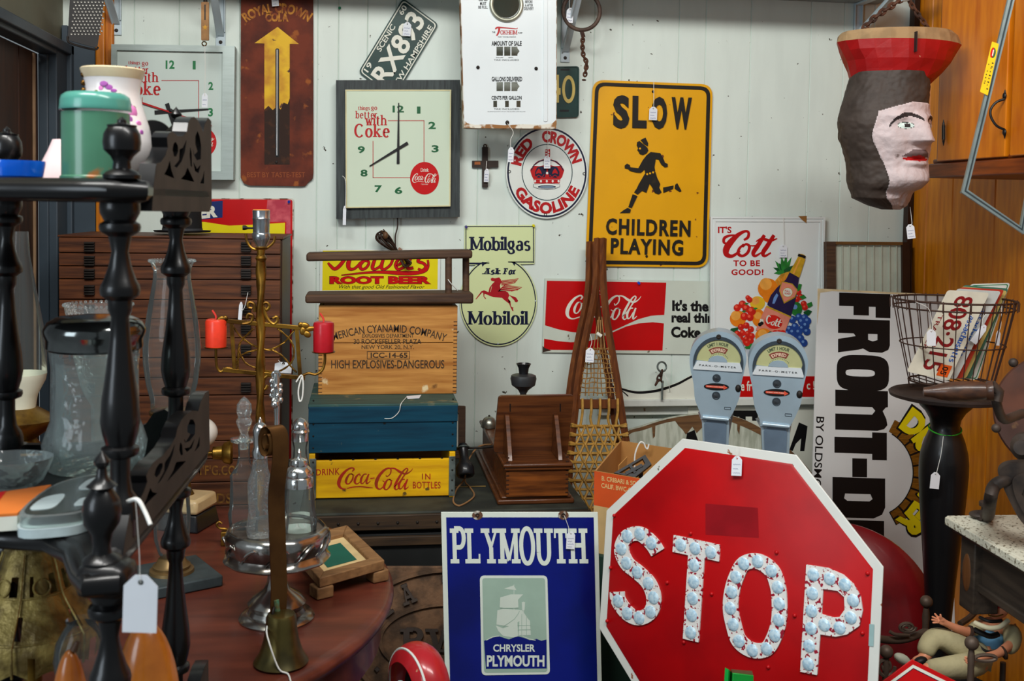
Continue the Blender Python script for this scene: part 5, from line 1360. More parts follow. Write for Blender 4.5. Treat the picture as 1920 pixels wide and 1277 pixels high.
part(ch, 'chain', m_rust, lambda b: (chain(b, [GP(1237, 693, .026), GP(1232, 706, .028), GP(1226, 716, .032), GP(1222, 722, .035)], k, 13, 1.8, 3.6), b.tube([GP(1238, 694, .022), GP(1236, 712, .02), GP(1240, 716, .02)], 2.2 * k, 8)))
part(ch, 'eyelet', m_galv, lambda b: b.tube([GP(1239, 712, .02), V((GP(1239, 712).x, YG - .02, lt + .001))], 2.2 * k, 8))
# lettered board under the ledge, and the arched peeling board before it
BP = Pl((0, 3.47, 0), (0, -1, 0))
b = B(); b.slab([[(1290, 764), (1535, 764), (1535, 1000), (1290, 1000)]], BP, -.015, 0)
lb = b.build('lettered_board', m_cw, label='white board with big black letters under the ledge behind the meters', cat='board', bev=.001)
part(lb, 'lettering', m_black, lambda b: (b.slab([[(1374, 769.5), (1421, 769.5), (1421, 789), (1410, 789), (1410, 781), (1398, 781), (1398, 789), (1386, 789), (1386, 781), (1374, 784)]], BP, None, .0006), b.slab([[(1430, 770), (1441, 770), (1438, 800), (1430, 800)]], BP, None, .0006), b.slab([[(1498, 792), (1514, 799), (1508, 846), (1500, 846), (1502, 822), (1492, 832), (1486, 846), (1480, 843)]], BP, None, .0006)))
part(lb, 'lower_panel', m_cw, lambda b: bb(b, BP(1295, 1000).x, BP(1530, 1000).x, 3.456, 3.48, 0, BP(1400, 998).z))
AP = Pl((0, 3.40, 0), (0, -1, 0))
m_peel = mat('peeling_white_paint', (200, 206, 190), .6, scale=12, stretch=(6, 1, 1), c2=(170, 176, 158), spots=[((110, 82, 50), 11, .66, .02)])
m_barew = wood('bare_weathered_wood', (126, 92, 58), (88, 62, 40), 0, .7)
AO = catmull([(1150, 850), (1172, 812), (1205, 800), (1250, 786), (1300, 778), (1350, 776), (1400, 789), (1450, 818), (1495, 856), (1525, 890)], 4)
AI = catmull([(1525, 900), (1490, 866), (1446, 828), (1396, 801), (1350, 786), (1300, 786), (1250, 792), (1207, 806), (1178, 816), (1158, 856)], 4)
b = B(); b.slab([AO + [(1525, 1060), (1150, 1060)]], AP, -.02, 0)
ab = b.build('arched_board', m_peel, label='arched white board with peeling paint behind the parking meters', cat='board', bev=.001)
part(ab, 'bare_edge', m_barew, lambda b: b.slab([AO + AI], AP, None, .0008))
part(ab, 'bare_patch', m_barew, lambda b: (b.slab([[(1262, 784), (1300, 780), (1318, 786), (1318, 800), (1306, 812), (1298, 800), (1286, 815), (1280, 806), (1272, 798)]], AP, None, .001), b.slab([[(1222, 794), (1229, 792), (1228, 818), (1224, 822)]], AP, None, .001), b.slab([[(1382, 790), (1388, 792), (1386, 815), (1382, 806)]], AP, None, .001)))
part(ab, 'leg', m_barew, lambda b: [bb(b, AP(x, 1060).x - .03, AP(x, 1060).x + .03, 3.402, 3.418, 0, AP(x, 1050).z) for x in (1180, 1490)])
part(ab, 'black_letter', m_black, lambda b: b.slab([[(1288, 812), (1302, 806), (1312, 836), (1296, 840), (1284, 838)]], AP, None, .0012))

# ================================================================== carton on a dark green crate
zb = 1.45 - 498 / 2000 * 2.6
A_, B_, C_ = onZ(1114.6, 883, zb), onZ(1262, 908, zb), onZ(1163, 826, zb)
D_ = C_ + (B_ - A_)
zbb = onY(1114, 1035, A_.y).z
m_card = mat('brown_cardboard', (186, 134, 74), .8, var=.06, scale=8)
m_orc = mat('orange_print_board', (218, 86, 34), .7, var=.05, scale=12)
m_cardl = mat('pale_cardboard', (206, 174, 120), .8, var=.05)
dn = V((0, 0, -1))
def wall_(b, p, q, z0, z1, t=.004, mi=0):
 n = (q - p).cross(V((0, 0, 1))).normalized() * t
 b.hexa([V((p.x, p.y, z0)), V((q.x, q.y, z0)), V((q.x, q.y, z0)) - n, V((p.x, p.y, z0)) - n], [V((p.x, p.y, z1)), V((q.x, q.y, z1)), V((q.x, q.y, z1)) - n, V((p.x, p.y, z1)) - n], mi)
b = B()
wall_(b, A_, B_, zbb, zb); wall_(b, B_, D_, zbb, zb); wall_(b, D_, C_, zbb, zb); wall_(b, C_, A_, zbb, zb)
b.add([V((p.x, p.y, zbb + .003)) for p in (A_, B_, D_, C_)], [(0, 1, 2, 3)])
cbx = b.build('cardboard_box', m_card, label='open orange printed cardboard box behind the stop sign', cat='box')
nrm = (B_ - A_).cross(V((0, 0, 1))).normalized()
KP = Pl(A_, nrm)
band = lambda z_: [V((A_.x, A_.y, z_)), V((B_.x, B_.y, z_))]
zo = zb - (zb - zbb) * .42
part(cbx, 'orange_band', m_orc, lambda b: b.add([p + KP.n * .0006 for p in (V((A_.x, A_.y, zo)), V((B_.x, B_.y, zo)), V((B_.x, B_.y, zb)), V((A_.x, A_.y, zb)))], [(0, 1, 2, 3)]))
part(cbx, 'pale_band', m_cardl, lambda b: b.add([p + KP.n * .0006 for p in (V((A_.x, A_.y, zbb)), V((B_.x, B_.y, zbb)), V((B_.x, B_.y, zo)), V((A_.x, A_.y, zo)))], [(0, 1, 2, 3)]))
z = lambda x, y: (1050 + x / 4.258, 660 + y / 4.258)
part(cbx, 'lettering', mat('cream_carton_print', (236, 196, 130), .7), lambda b: (put(b, bfont('B. CRIBARI & SONS', .02), KP, [z(335, 988), z(660, 1040), z(660, 1078), z(335, 1026)], .0012), put(b, bfont('CALIF. BWC-CA-1', .02), KP, [z(332, 1045), z(620, 1092), z(620, 1130), z(332, 1083)], .0012)))
fl0 = (A_ * .45 + C_ * .55) + V((.012, 0, 0))
part(cbx, 'inner_flap', m_card, lambda b: b.hexa([fl0 + V((.0, -.05, -.07)), fl0 + V((.02, -.03, -.07)), fl0 + V((.022, -.03, -.07)), fl0 + V((.002, -.052, -.07))], [fl0 + V((.0, -.05, -.02)), fl0 + V((.03, -.02, -.005)), fl0 + V((.032, -.02, -.005)), fl0 + V((.002, -.052, -.02))]))
m_bpl = mat('black_plastic', (26, 28, 32), .4, var=.03)
TQ = [z(430, 965), z(680, 820), z(730, 895), z(600, 1000)]
TPl = Pl((A_ + D_) / 2 + V((0, 0, -.02)), V((-.2, -.8, .6)))
b = B(); b.slab([TQ, zz_ if False else [z(470, 965), z(660, 850), z(680, 890), z(590, 970)]], TPl, -.012, 0, back=True)
tr_ = b.build('plastic_tray', m_bpl, label='black plastic tray sticking out of the cardboard box', cat='tray', bev=.002)
part(tr_, 'rib', m_bpl, lambda b: (b.slab([[z(545, 905), z(565, 893), z(610, 960), z(592, 972)]], TPl, -.01, .002), b.slab([[z(520, 960), z(650, 895), z(664, 915), z(530, 985)]], TPl, -.01, .003)), bev=.001)
part(tr_, 'leg', m_bpl, lambda b: [b.tube([TPl(*z(470, 962), -.006), V((TPl(*z(470, 962)).x, TPl(*z(470, 962)).y + .02, zbb + .005))], .006, 8), b.tube([TPl(*z(650, 900), -.006), V((TPl(*z(650, 900)).x, TPl(*z(650, 900)).y + .02, zbb + .005))], .006, 8)])
hkp = Pl((C_ + D_) / 2 + V((0, -.02, 0)), (0, -1, 0))
b = B(); b.tube(catmull([hkp(*z(598, 990)), hkp(*z(596, 850)), hkp(*z(610, 780)), hkp(*z(640, 722)), hkp(*z(668, 728)), hkp(*z(685, 765)), hkp(*z(700, 772)), hkp(*z(710, 735))], 6), .0022, 8)
b.build('hanger_hook', m_string, label='white plastic hook curling out of the cardboard box', cat='hook')
m_dgreen = mat('dark_green_crate', (34, 58, 48), .6, var=.1, scale=8)
b = B(); b.hexa([V((p.x, p.y, 0)) for p in (A_ + V((-.01, -.01, 0)), B_ + V((.01, -.01, 0)), D_ + V((.01, .01, 0)), C_ + V((-.01, .01, 0)))], [V((p.x, p.y, zbb - .0005)) for p in (A_ + V((-.01, -.01, 0)), B_ + V((.01, -.01, 0)), D_ + V((.01, .01, 0)), C_ + V((-.01, .01, 0)))])
b.build('storage_box', m_dgreen, label='dark green box carrying the orange cardboard box', cat='box', bev=.003)
# ================================================================== stop sign
YAWS, LEANS = math.radians(-47.86), math.radians(-6.51)
SC_ = V((.7302, 2.0131, .6694))
Ms = Matrix.Rotation(YAWS, 3, 'Z') @ Matrix.Rotation(LEANS, 3, 'X')
OP = Pl(SC_, Ms @ V((0, -1, 0)))
def octo(r, off):
 return [SC_ + Ms @ V((r * math.cos(math.radians(22.5 + 45 * i) + .026), -off, r * math.sin(math.radians(22.5 + 45 * i) + .026))) for i in range(8)]
R8 = .305 / math.cos(math.radians(22.5)) * 1.0
m_sw = mat('worn_white_border', (216, 218, 212), .45, scale=12, var=.02, spots=[((150, 90, 60), 26, .69, .02), ((90, 80, 70), 44, .72, .02)])
m_sr = mat('worn_stop_red', (180, 4, 10), .42, var=.05, scale=4, c2=(150, 3, 10), spots=[((214, 130, 120), 34, .765, .01)])
m_slt = mat('scuffed_white_letter', (226, 224, 220), .5, var=.02, spots=[((150, 20, 44), 130, .565, .02)])
b = B()
fr, bk = octo(R8, .0), octo(R8, -.004)
b.add(fr + bk, [tuple(range(8))[::-1][::-1], tuple(range(15, 7, -1))] + [((i + 1) % 8, i, 8 + i, 8 + (i + 1) % 8) for i in range(8)])
stp = b.build('stop_sign', m_sw, label='large red octagonal stop sign with glass reflector letters', cat='road sign', bev=.001)
part(stp, 'red_field', m_sr, lambda b: b.add(octo(R8 * .925, .0025) + octo(R8 * .94, .0), [tuple(range(8))] + [(i, 8 + i, 8 + (i + 1) % 8, (i + 1) % 8) for i in range(8)]), bev=.001)
z7 = lambda x, y: (800 + x / 2.795, 820 + y / 2.795)
z8 = lambda x, y: (1340 + x / 2.795, 820 + y / 2.795)
def ribbon_slab(b, ctr, hw, closed=False, ends=0):
 pts = catmull(ctr, 5, closed)
 n = len(pts)
 l, r = [], []
 for i in range(n):
  a, c = (pts[i - 1], pts[(i + 1) % n]) if closed else (pts[max(i - 1, 0)], pts[min(i + 1, n - 1)])
  t = (V(c) - V(a)).normalized(); nn = V((-t.y, t.x)) * hw
  l.append(tuple(V(pts[i]) + nn)); r.append(tuple(V(pts[i]) - nn))
 if closed: b.slab([l, r] if abs(area2(l)) > abs(area2(r)) else [r, l], OP, .0025, .0062)
 else: b.slab([l + r[::-1]], OP, .0025, .0062)
def area2(l): return sum(l[i][0] * l[(i + 1) % len(l)][1] - l[(i + 1) % len(l)][0] * l[i][1] for i in range(len(l)))
SS = [(1185, 553), (1125, 505), (1060, 517), (1028, 582), (1055, 657), (1112, 705), (1170, 763), (1197, 838), (1182, 912), (1122, 945), (1060, 920), (1012, 855)]
TT = [(1340, 562), (1415, 580), (1497, 600), (1410, 668), (1407, 755), (1402, 842), (1397, 930), (1392, 1020)]
OO = [(160, 660), (233, 648), (305, 697), (338, 783), (346, 870), (343, 955), (322, 1035), (280, 1105), (205, 1113), (135, 1065), (105, 978), (90, 893), (97, 808), (120, 730)]
PP = [(525, 717), (610, 738), (690, 770), (733, 852), (720, 942), (662, 995), (582, 980), (512, 998), (515, 907), (519, 815), (503, 1090), (498, 1185)]
letS = part(stp, 'letter_s', m_slt, lambda b: ribbon_slab(b, [z7(1218, 602)] + [z7(*p) for p in SS] + [z7(1005, 808)], 13.6), bev=.0012)
letT = part(stp, 'letter_t', m_slt, lambda b: b.slab([[z7(*p) for p in ((1302, 510), (1543, 562), (1540, 650), (1463, 632), (1432, 1072), (1350, 1052), (1378, 616), (1296, 598))]], OP, .0025, .0062), bev=.0012)
letO = part(stp, 'letter_o', m_slt, lambda b: ribbon_slab(b, [z8(*p) for p in OO], 14.2, True), bev=.0012)
letP = part(stp, 'letter_p', m_slt, lambda b: b.slab([[z8(*p) for p in ((487, 665), (600, 683), (680, 718), (735, 768), (770, 830), (782, 905), (765, 985), (700, 1030), (640, 1042), (560, 1030), (543, 1243), (455, 1225))], [z8(*p) for p in ((575, 792), (650, 802), (685, 835), (688, 900), (660, 940), (630, 942), (567, 925))]], OP, .0025, .0062), bev=.0012)
m_refl = mat('reflector_glass', (204, 228, 240), .28, .1, var=.12, scale=160, c2=(164, 200, 222), coat=.5, bump=.2)
for L_, pts, zf in ((letS, SS, z7), (letT, TT, z7), (letO, OO, z8), (letP, PP, z8)):
 for p in pts:
  c = OP(*zf(*p), .0062); k = mpp(c)
  part(L_, 'reflector', m_refl, lambda b: b.lathe([(11.6 * k, -.001), (11.6 * k, .0012), (10.8 * k, .0018), (5 * k, .0026), (0, .0028)], c, OP.n, 20))
for p, zf in [((987, 410), z7), ((968, 683), z7), ((950, 962), z7), ((1388, 503), z7), ((1265, 760), z7), ((1498, 820), z7), ((1352, 1073), z7), ((328, 603), z8), ((423, 933), z8), ((285, 1203), z8), ((805, 712), z8), ((778, 1025), z8)]:
 part(stp, 'bolt', m_sr, lambda b: b.ball(OP(*zf(*p), .003), .0042, 10, 6))
part(stp, 'faded_patch', mat('faded_dark_red', (150, 10, 22), .45), lambda b: b.slab([[(1324, 944), (1422, 952), (1424, 1008), (1324, 1002)]], OP, None, .0029))
part(stp, 'sticker', mat('pale_sticker', (150, 180, 180), .6), lambda b: b.slab([[z8(812, 978), z8(838, 980), z8(834, 1095), z8(808, 1092)]], OP, None, .0015))
pc = SC_ + Ms @ V((0, .03, 0))
zb2 = 0
tp_, bt_ = SC_ + Ms @ V((0, .022, .2)), SC_ + Ms @ V((0, .022, -.30))
dirp = (bt_ - tp_).normalized()
part(stp, 'post', m_galv, lambda b: b.bar(tp_, bt_ + dirp * (bt_.z / -dirp.z - .002), .03, .03, tuple(OP.n)))
# ================================================================== blue car sign
YP = 2.36
PY = lean(975, 960, YP, 7)
m_pblue = mat('cobalt_porcelain', (2, 18, 120), .28, var=.06, scale=4, coat=.3, c2=(1, 12, 92))
m_pw = mat('aged_white_porcelain', (216, 226, 216), .3, var=.02, coat=.3, spots=[((110, 70, 50), 22, .74, .02)])
m_psage = mat('sage_grey_enamel', (158, 184, 168), .35, var=.03, coat=.2)
zfl = onY(975, 1500, YP).z
Q = [(827, 960), (1121, 960), (1135, 1530), (836, 1530)]
# the sign reaches the floor: its lower edge is found from the leaning plane
dwn = (PY(980, 1277) - PY(980, 960)).normalized()
b = B()
tl, tr2 = PY(827, 960), PY(1121, 960)
bl, br2 = tl + (PY(834.5, 1277) - tl).normalized() * (tl.z / -dwn.z), tr2 + (PY(1128.5, 1277) - tr2).normalized() * (tr2.z / -dwn.z)
bl.z = br2.z = 0.001
bk = PY.n * -.003
b.hexa([bl, br2, br2 + bk, bl + bk], [tl, tr2, tr2 + bk, tl + bk])
pys = b.build('car_sign', m_pw, label='cobalt blue enamel sign with a sailing ship emblem, left of the stop sign', cat='sign', bev=.001)
def blue(b):
 e = lambda p: p + PY.n * .0008
 a0, a1 = PY(836.5, 970), PY(1113, 970)
 b.add([e(a0), e(a1), e(br2 + (tr2 - br2).normalized() * .03 - V((.011, 0, 0))), e(bl + (tl - bl).normalized() * .03 + V((.011, 0, 0)))], [(3, 2, 1, 0)])
part(pys, 'blue_field', m_pblue, blue)
part(pys, 'lettering', m_psage if False else m_pw, lambda b: put(b, serif('PLYMOUTH', .25, .13, .08), PY, [(843, 986.5), (1100.5, 986.5), (1103, 1060.5), (845, 1060.5)], .0014))
EQ = [(899.5, 1079), (1026, 1079), (1031, 1264), (903, 1266)]
em = part(pys, 'emblem_panel', m_pw, lambda b: b.slab([rrect(EQ, 9)], PY, .0008, .0016))
EI = inset(EQ, 4.5)
part(em, 'sage_field', m_psage, lambda b: b.slab([rrect(EI, 6)], PY, None, .0019))
z = lambda x, y: (800 + x / 2.795, 820 + y / 2.795)
zz = lambda *p: [z(p[i], p[i + 1]) for i in range(0, len(p), 2)]
part(em, 'sea', m_navy if False else m_pblue, lambda b: b.slab([zz(300, 1065, 320, 1058, 345, 1048, 375, 1040, 405, 1050, 430, 1058, 455, 1048, 480, 1042, 510, 1050, 540, 1062, 575, 1055, 600, 1065, 627, 1058, 628, 1210, 310, 1212)], PY, None, .0022))
m_ship = mat('ship_white', (204, 216, 204), .35, var=.02)
def ship(b):
 for i, p in enumerate(((405, 792, 455, 775, 470, 800, 440, 797), (385, 838, 440, 822, 505, 822, 478, 850, 480, 890, 430, 895, 382, 890), (370, 905, 400, 898, 480, 903, 500, 905, 540, 965, 490, 960, 440, 990, 400, 985, 365, 980), (362, 985, 400, 1000, 440, 985, 475, 960, 478, 1040, 455, 1048, 400, 1040, 375, 1015), (485, 965, 500, 920, 540, 960, 545, 1035, 480, 1038), (498, 862, 515, 862, 512, 905, 500, 905))):
  b.slab([zz(*p)], PY, None, .0022 + i * 3e-5)
 pen(b, [[(*z(457, 770), .5), (*z(457, 1000), .5)], [(*z(507, 860), .5), (*z(507, 970), .5)], [(*z(312, 1062), .6), (*z(345, 1045), .9), (*z(380, 1040), .6)], [(*z(500, 1040), .6), (*z(535, 1055), .9), (*z(570, 1062), .6)]], PY, .0024, n=2)
part(em, 'sailing_ship', m_ship, ship)
part(em, 'ship_line', m_psage, lambda b: pen(b, [[(*z(485, 910), .5), (*z(460, 950), .5), (*z(400, 990), .5)], [(*z(475, 985), .5), (*z(545, 985), .5)], [(*z(478, 1008), .6), (*z(545, 1006), .6)], [(*z(497, 925), .4), (*z(497, 1035), .4)], [(*z(522, 940), .4), (*z(522, 1035), .4)], [(*z(385, 893), .5), (*z(480, 893), .5)]], PY, .0026, n=2))
part(em, 'lettering', m_pw, lambda b: (put(b, bfont('CHRYSLER', .025), PY, (924.5, 1207.5, 1003, 1221.5), .0026), put(b, bfont('PLYMOUTH', .035), PY, (912.5, 1228, 1020.5, 1249.5), .0026)))
for px in (895, 1056):
 hh = part(pys, 'hanging_hole', mat('rust_chip', (96, 64, 46), .7, scale=50, c2=(200, 200, 190), mix=(.5, .6)), lambda b: b.slab([ell(px, 966, 10, 8.5, 16)], PY, None, .0016))
 part(hh, 'grommet', m_iron, lambda b: b.ring(PY(px, 966, .002), PY.n, .0035, .0013, 14, 6))
# ================================================================== cast iron meter cover
MCP = lean(760, 1062, 2.70, 10)
m_cast = mat('rusty_cast_iron', (122, 92, 68), .75, .15, scale=22, c2=(80, 62, 48), bump=.35, bscale=120)
b = B()
ct0 = MCP(640, 1062); ct1 = MCP(1020, 1062)
dv = (MCP(760, 1277) - MCP(760, 1062)).normalized()
L_ = ct0.z / -dv.z
bk = MCP.n * -.012
b.hexa([ct0 + dv * L_, ct1 + dv * L_, ct1 + dv * L_ + bk, ct0 + dv * L_ + bk], [ct0, ct1, ct1 + bk, ct0 + bk])
mcv = b.build('meter_cover', m_cast, label='rusty cast iron plate with raised rings and letters leaning between table and blue sign', cat='cover plate', bev=.003)
ccx, ccy = 842, 1200
part(mcv, 'outer_ring', m_cast, lambda b: b.slab([ell(ccx, ccy, 190, 135, 72), ell(ccx, ccy, 181, 128, 72)], MCP, 0, .009), bev=.002)
part(mcv, 'inner_ring', m_cast, lambda b: b.slab([ell(ccx, ccy, 133, 70, 72), ell(ccx, ccy, 126, 65, 72)], MCP, 0, .008), bev=.002)
m_castl = mat('dark_cast_letter', (78, 68, 62), .55, .3, scale=30, bump=.2)
def mlet(b):
 for t, a in zip('WATER', (141, 120, 90, 60, 39)):
  c_ = math.cos(math.radians(a)), math.sin(math.radians(a))
  x, y = ccx + 157 * c_[0], ccy - 101 * c_[1]
  w_, h_, r_ = 14, 19, math.atan2(c_[0] * 1.0, c_[1] * 1.5)
  qd = [(x + u * math.cos(r_) - v * math.sin(r_), y + u * math.sin(r_) + v * math.cos(r_)) for u, v in ((-w_, -h_), (w_, -h_), (w_, h_), (-w_, h_))]
  put(b, serif(t, .24, .14), MCP, qd, .009, emb=0)
 put(b, serif('BWW', .24, .12, .16), MCP, (750, 1176, 934, 1224), .009, emb=0)
part(mcv, 'lettering', m_castl, mlet)
part(mcv, 'stud', m_castl, lambda b: [b.slab([[(x, y - 5), (x + 5, y), (x, y + 5), (x - 5, y)]], MCP, 0, .008) for x, y in ((689, 1229), (707, 1254), (733, 1276), (690, 1180))])
# ================================================================== right side: cabinet, boards, basket, carved head
XF = XR - .30
m_door = wood('honey_door', (222, 132, 18), (184, 92, 8), 2, .36, 5, .04, 6, coat=.2)
m_fr = wood('brown_face_frame', (150, 80, 20), (110, 52, 12), 2, .42, 6, .05, 9)
m_mold = wood('red_brown_moulding', (140, 66, 18), (92, 38, 10), 1, .4, 8, .06, 12)
ya0 = onX(1759, 200, XF).y
zb0, zb1 = onX(1800, 332, XF).z, onX(1800, 304, XF).z
b = B(); bb(b, XF, XR - .001, 1.75, ya0, zb0 + .004, 2.7)
wc = b.build('wall_cabinet', m_fr, label='honey wood wall cabinet with black iron pull on the panelled right wall', cat='cabinet', bev=.002)
part(wc, 'base_moulding', m_mold, lambda b: (bb(b, XF - .016, XR, 1.75, ya0 + .014, zb0, zb1), bb(b, XF - .008, XF, 1.75, ya0 + .006, zb1, zb1 + .012)), bev=.005)
yd0, yd1 = onX(1774, 150, XF).y, onX(1902, 150, XF).y
zd = onX(1830, 299, XF).z
dr = part(wc, 'door', m_door, lambda b: bb(b, XF - .02, XF, yd1, yd0, zd, 2.62), bev=.003)
XD = XF - .02
dr2 = part(wc, 'door', m_door, lambda b: bb(b, XF - .02, XF, 1.78, onX(1912, 150, XF).y, zd, 2.62), bev=.003)
h = lambda x, y, o=0: onX(x, y, XD) + V((-o, 0, 0))
m_blki = mat('black_wrought_iron', (22, 22, 22), .45, .4, bump=.1)
def pull(b):
 for yy in (180, 248):
  p = h(1886, yy); k = mpp(p)
  b.ball(p + V((-.004, 0, 0)), (.004, 5 * k, 6.5 * k), 12, 8)
  s_ = 1 if yy < 200 else -1
  b.tube([p + V((-.003, 0, s_ * 4 * k)), p + V((-.003, 0, s_ * 12 * k))], [2.6 * k, .4 * k], 8)
 k = mpp(h(1884, 215))
 b.tube(catmull([h(1886, 186, .004), h(1884, 192, .022), h(1882, 205, .034), h(1882, 220, .034), h(1884, 236, .022), h(1886, 243, .004)], 6), 2.4 * k, 8)
part(dr, 'pull', m_blki, pull)
part(wc, 'hinge', m_blki, lambda b: (b.tube([h(1773, 235, .006), h(1773, 262, .006)], .0045, 8), b.tube([h(1773, 224, .006), h(1773, 234, .006)], [.0005, .004], 8), b.tube([h(1773, 263, .006), h(1773, 274, .006)], [.004, .0005], 8)))
# aluminium frame hung before it
FPl = Pl(atD(1860, 250, 2.05), (-.35, -.93, 0))
m_al = mat('dull_aluminium', (150, 162, 160), .38, .75, scale=30, var=.08)
fo = [(1934, -190), (2030, -170), (1917, 439), (1801, 361)]
fi = [(1944, -178), (2016, -160), (1911, 424), (1813, 356)]
b = B(); b.slab([fo, fi], FPl, 0, .012, back=True)
af = b.build('empty_picture_frame', m_al, label='grey aluminium frame hanging askew in front of the wall cabinet', cat='frame', bev=.002)
fm = [(1938, -185), (2024, -166), (1914.5, 432.5), (1806, 359)]
fm2 = [(1941, -181), (2019, -163), (1912.5, 428), (1809.5, 357.5)]
part(af, 'groove', mat('dark_groove', (52, 60, 62), .5, .5), lambda b: b.slab([fm, fm2], FPl, None, .0124))
part(af, 'hanging_wire', m_iron, lambda b: b.tube([FPl(1939, -184, .004), V((FPl(1939, -184).x, FPl(1939, -184).y, 2.9))], .0015, 6))
LQ = [(1857, 80), (1869.8, 84.5), (1849, 180.5), (1834.5, 173.5)]
b = B(); b.slab([LQ], FPl, .013, .0145, back=True)
lbp = b.build('yellow_strip', mat('yellow_strip_paint', (228, 184, 16), .4), label='yellow printed strip tied to the aluminium frame', cat='strip')
lf = quad(LQ)
part(lbp, 'emblem', [m_redp, mat('emblem_green', (20, 90, 50), .5), m_cream], lambda b: (b.slab([[lf(.5 + .34 * math.cos(a), .8 + .1 * math.sin(a)) for a in [i * math.pi / 10 for i in range(20)]]], FPl, None, .0148, 1), b.slab([[lf(.36 + .24 * math.cos(a), .8 + .1 * math.sin(a)) for a in [i * math.pi / 10 for i in range(20)]]], FPl, None, .0150, 0), b.slab([[lf(.4, .74), lf(.52, .74), lf(.52, .86), lf(.4, .86)]], FPl, None, .0152, 2)))
part(lbp, 'printed_marks', m_black, lambda b: [b.slab([[lf(u, v), lf(u + w_, v), lf(u + w_, v + .022), lf(u, v + .022)]], FPl, None, .0149) for u, v, w_ in ((.62, .6, .22), (.6, .5, .12), (.66, .53, .16), (.62, .43, .1), (.6, .36, .22), (.62, .3, .14), (.6, .23, .22), (.62, .17, .08), (.66, .1, .2), (.22, .55, .1), (.24, .42, .1), (.2, .35, .12), (.22, .29, .12), (.24, .22, .12), (.22, .18, .12))])
# ------------------------------------------------------------------ ribbed panel leaning in the corner
VP_ = lean(1630, 452, 3.43, 4)
m_rib = mat('cream_ribbed_panel', (190, 196, 180), .5, var=.04)
VQ = [(1549, 453), (1708, 455), (1712, 700), (1552, 700)]
b = B(); b.slab([[(1549, 453), (1566, 453), (1568, 700), (1551, 700)]], VP_, -.02, .004)
vp = b.build('ribbed_panel', m_sled, label='brown framed cream ribbed panel leaning in the corner behind the black lettered board', cat='panel', bev=.002)
part(vp, 'frame_side', m_trim, lambda b: (b.slab([[(1691, 454), (1705, 454), (1708, 700), (1693, 700)]], VP_, -.02, .004), b.slab([[(1707, 455), (1709, 455), (1712, 700), (1710, 700)]], VP_, -.02, .0)), bev=.001)
part(vp, 'top_rail', wood('tan_rail', (130, 92, 46), (96, 64, 30), 0), lambda b: b.slab([[(1566, 453), (1691, 454), (1691, 459.5), (1566, 458.5)]], VP_, -.02, .006), bev=.001)
part(vp, 'ribbed_sheet', m_rib, lambda b: (b.slab([[(1566, 458), (1691, 459), (1693, 700), (1568, 700)]], VP_, -.015, -.008), [b.slab([[(x, 459), (x + 2.2, 459), (x + 2.4, 700), (x, 700)]], VP_, -.008, -.003) for x in (1579, 1593, 1608, 1623, 1638, 1653, 1668, 1681)]))
part(vp, 'foot', m_trim, lambda b: [bb(b, VP_(x, 700).x - .01, VP_(x, 700).x + .01, VP_(x, 700).y - .01, VP_(x, 700).y + .01, 0, VP_(x, 696).z) for x in (1560, 1700)])
# ------------------------------------------------------------------ tall board with FRONT-DR
DP = lean(1650, 545, 3.24, 6)
m_bd = mat('white_poster_board', (220, 225, 226), .45, var=.02, scale=3)
dw = (DP(1650, 1277) - DP(1650, 545)).normalized()
tl, tr2 = DP(1533, 541), DP(1776, 553)
lx, rx = (DP(1516, 1150) - tl).normalized(), (DP(1790, 1150) - tr2).normalized()
bl, br2 = tl + lx * (tl.z / -lx.z), tr2 + rx * (tr2.z / -rx.z)
bl.z = br2.z = .001
b = B(); bk = DP.n * -.004; b.hexa([bl, br2, br2 + bk, bl + bk], [tl, tr2, tr2 + bk, tl + bk])
db = b.build('poster_board', m_bd, label='tall white board with heavy black sideways letters leaning by the corner', cat='board')
part(db, 'yellowed_edge', mat('yellowed_board', (220, 202, 160), .6), lambda b: b.slab([[(1533, 541), (1776, 553), (1776, 556.5), (1560, 546), (1538, 549), (1532, 610)]], DP, None, .0004))
def dl(u0, v0, u1, v1): return [(u0, v0), (u1, v0), (u1, v1), (u0, v1)]
GF = {'F': [dl(0, 0, .55, 1), dl(.5, .71, 1, 1), dl(.5, .28, .92, .58)],
 'R': [[(0, 0), (.42, 0), (.42, .3), (.5, .34), (.6, 0), (1, 0), (.9, .4), (.86, .48), (.96, .6), (.97, .85), (.88, .97), (.75, 1), (0, 1)], [(.42, .58), (.42, .76), (.6, .76), (.64, .67), (.6, .58)]],
 'O': [[(.5 + .5 * math.copysign(abs(math.cos(a)) ** .55, math.cos(a)), .5 + .5 * math.copysign(abs(math.sin(a)) ** .55, math.sin(a))) for a in [i * math.pi / 18 for i in range(36)]], [(.5 + .1 * math.copysign(abs(math.cos(a)) ** .6, math.cos(a)), .45 + .28 * math.copysign(abs(math.sin(a)) ** .6, math.sin(a))) for a in [i * math.pi / 10 for i in range(20)]]],
 'n': [[(0, 0), (.41, 0), (.41, .7), (.5, .76), (.6, .7), (.6, 0), (1, 0), (1, .8), (.95, .93), (.85, .99), (.7, .97), (.5, .9), (.41, .96), (.4, 1), (0, 1)]],
 'T': [dl(0, .72, 1, 1), dl(.2, 0, .78, .74)], '-': [dl(0, .36, 1, .64)],
 'D': [[(0, 0), (.72, 0), (.9, .06), (1, .22), (1, .78), (.9, .94), (.72, 1), (0, 1)], [(.4, .24), (.4, .72), (.52, .76), (.58, .7), (.58, .28), (.52, .22)]]}
z5 = lambda x, y: (1520 + x / 1.935, 440 + y / 1.935)
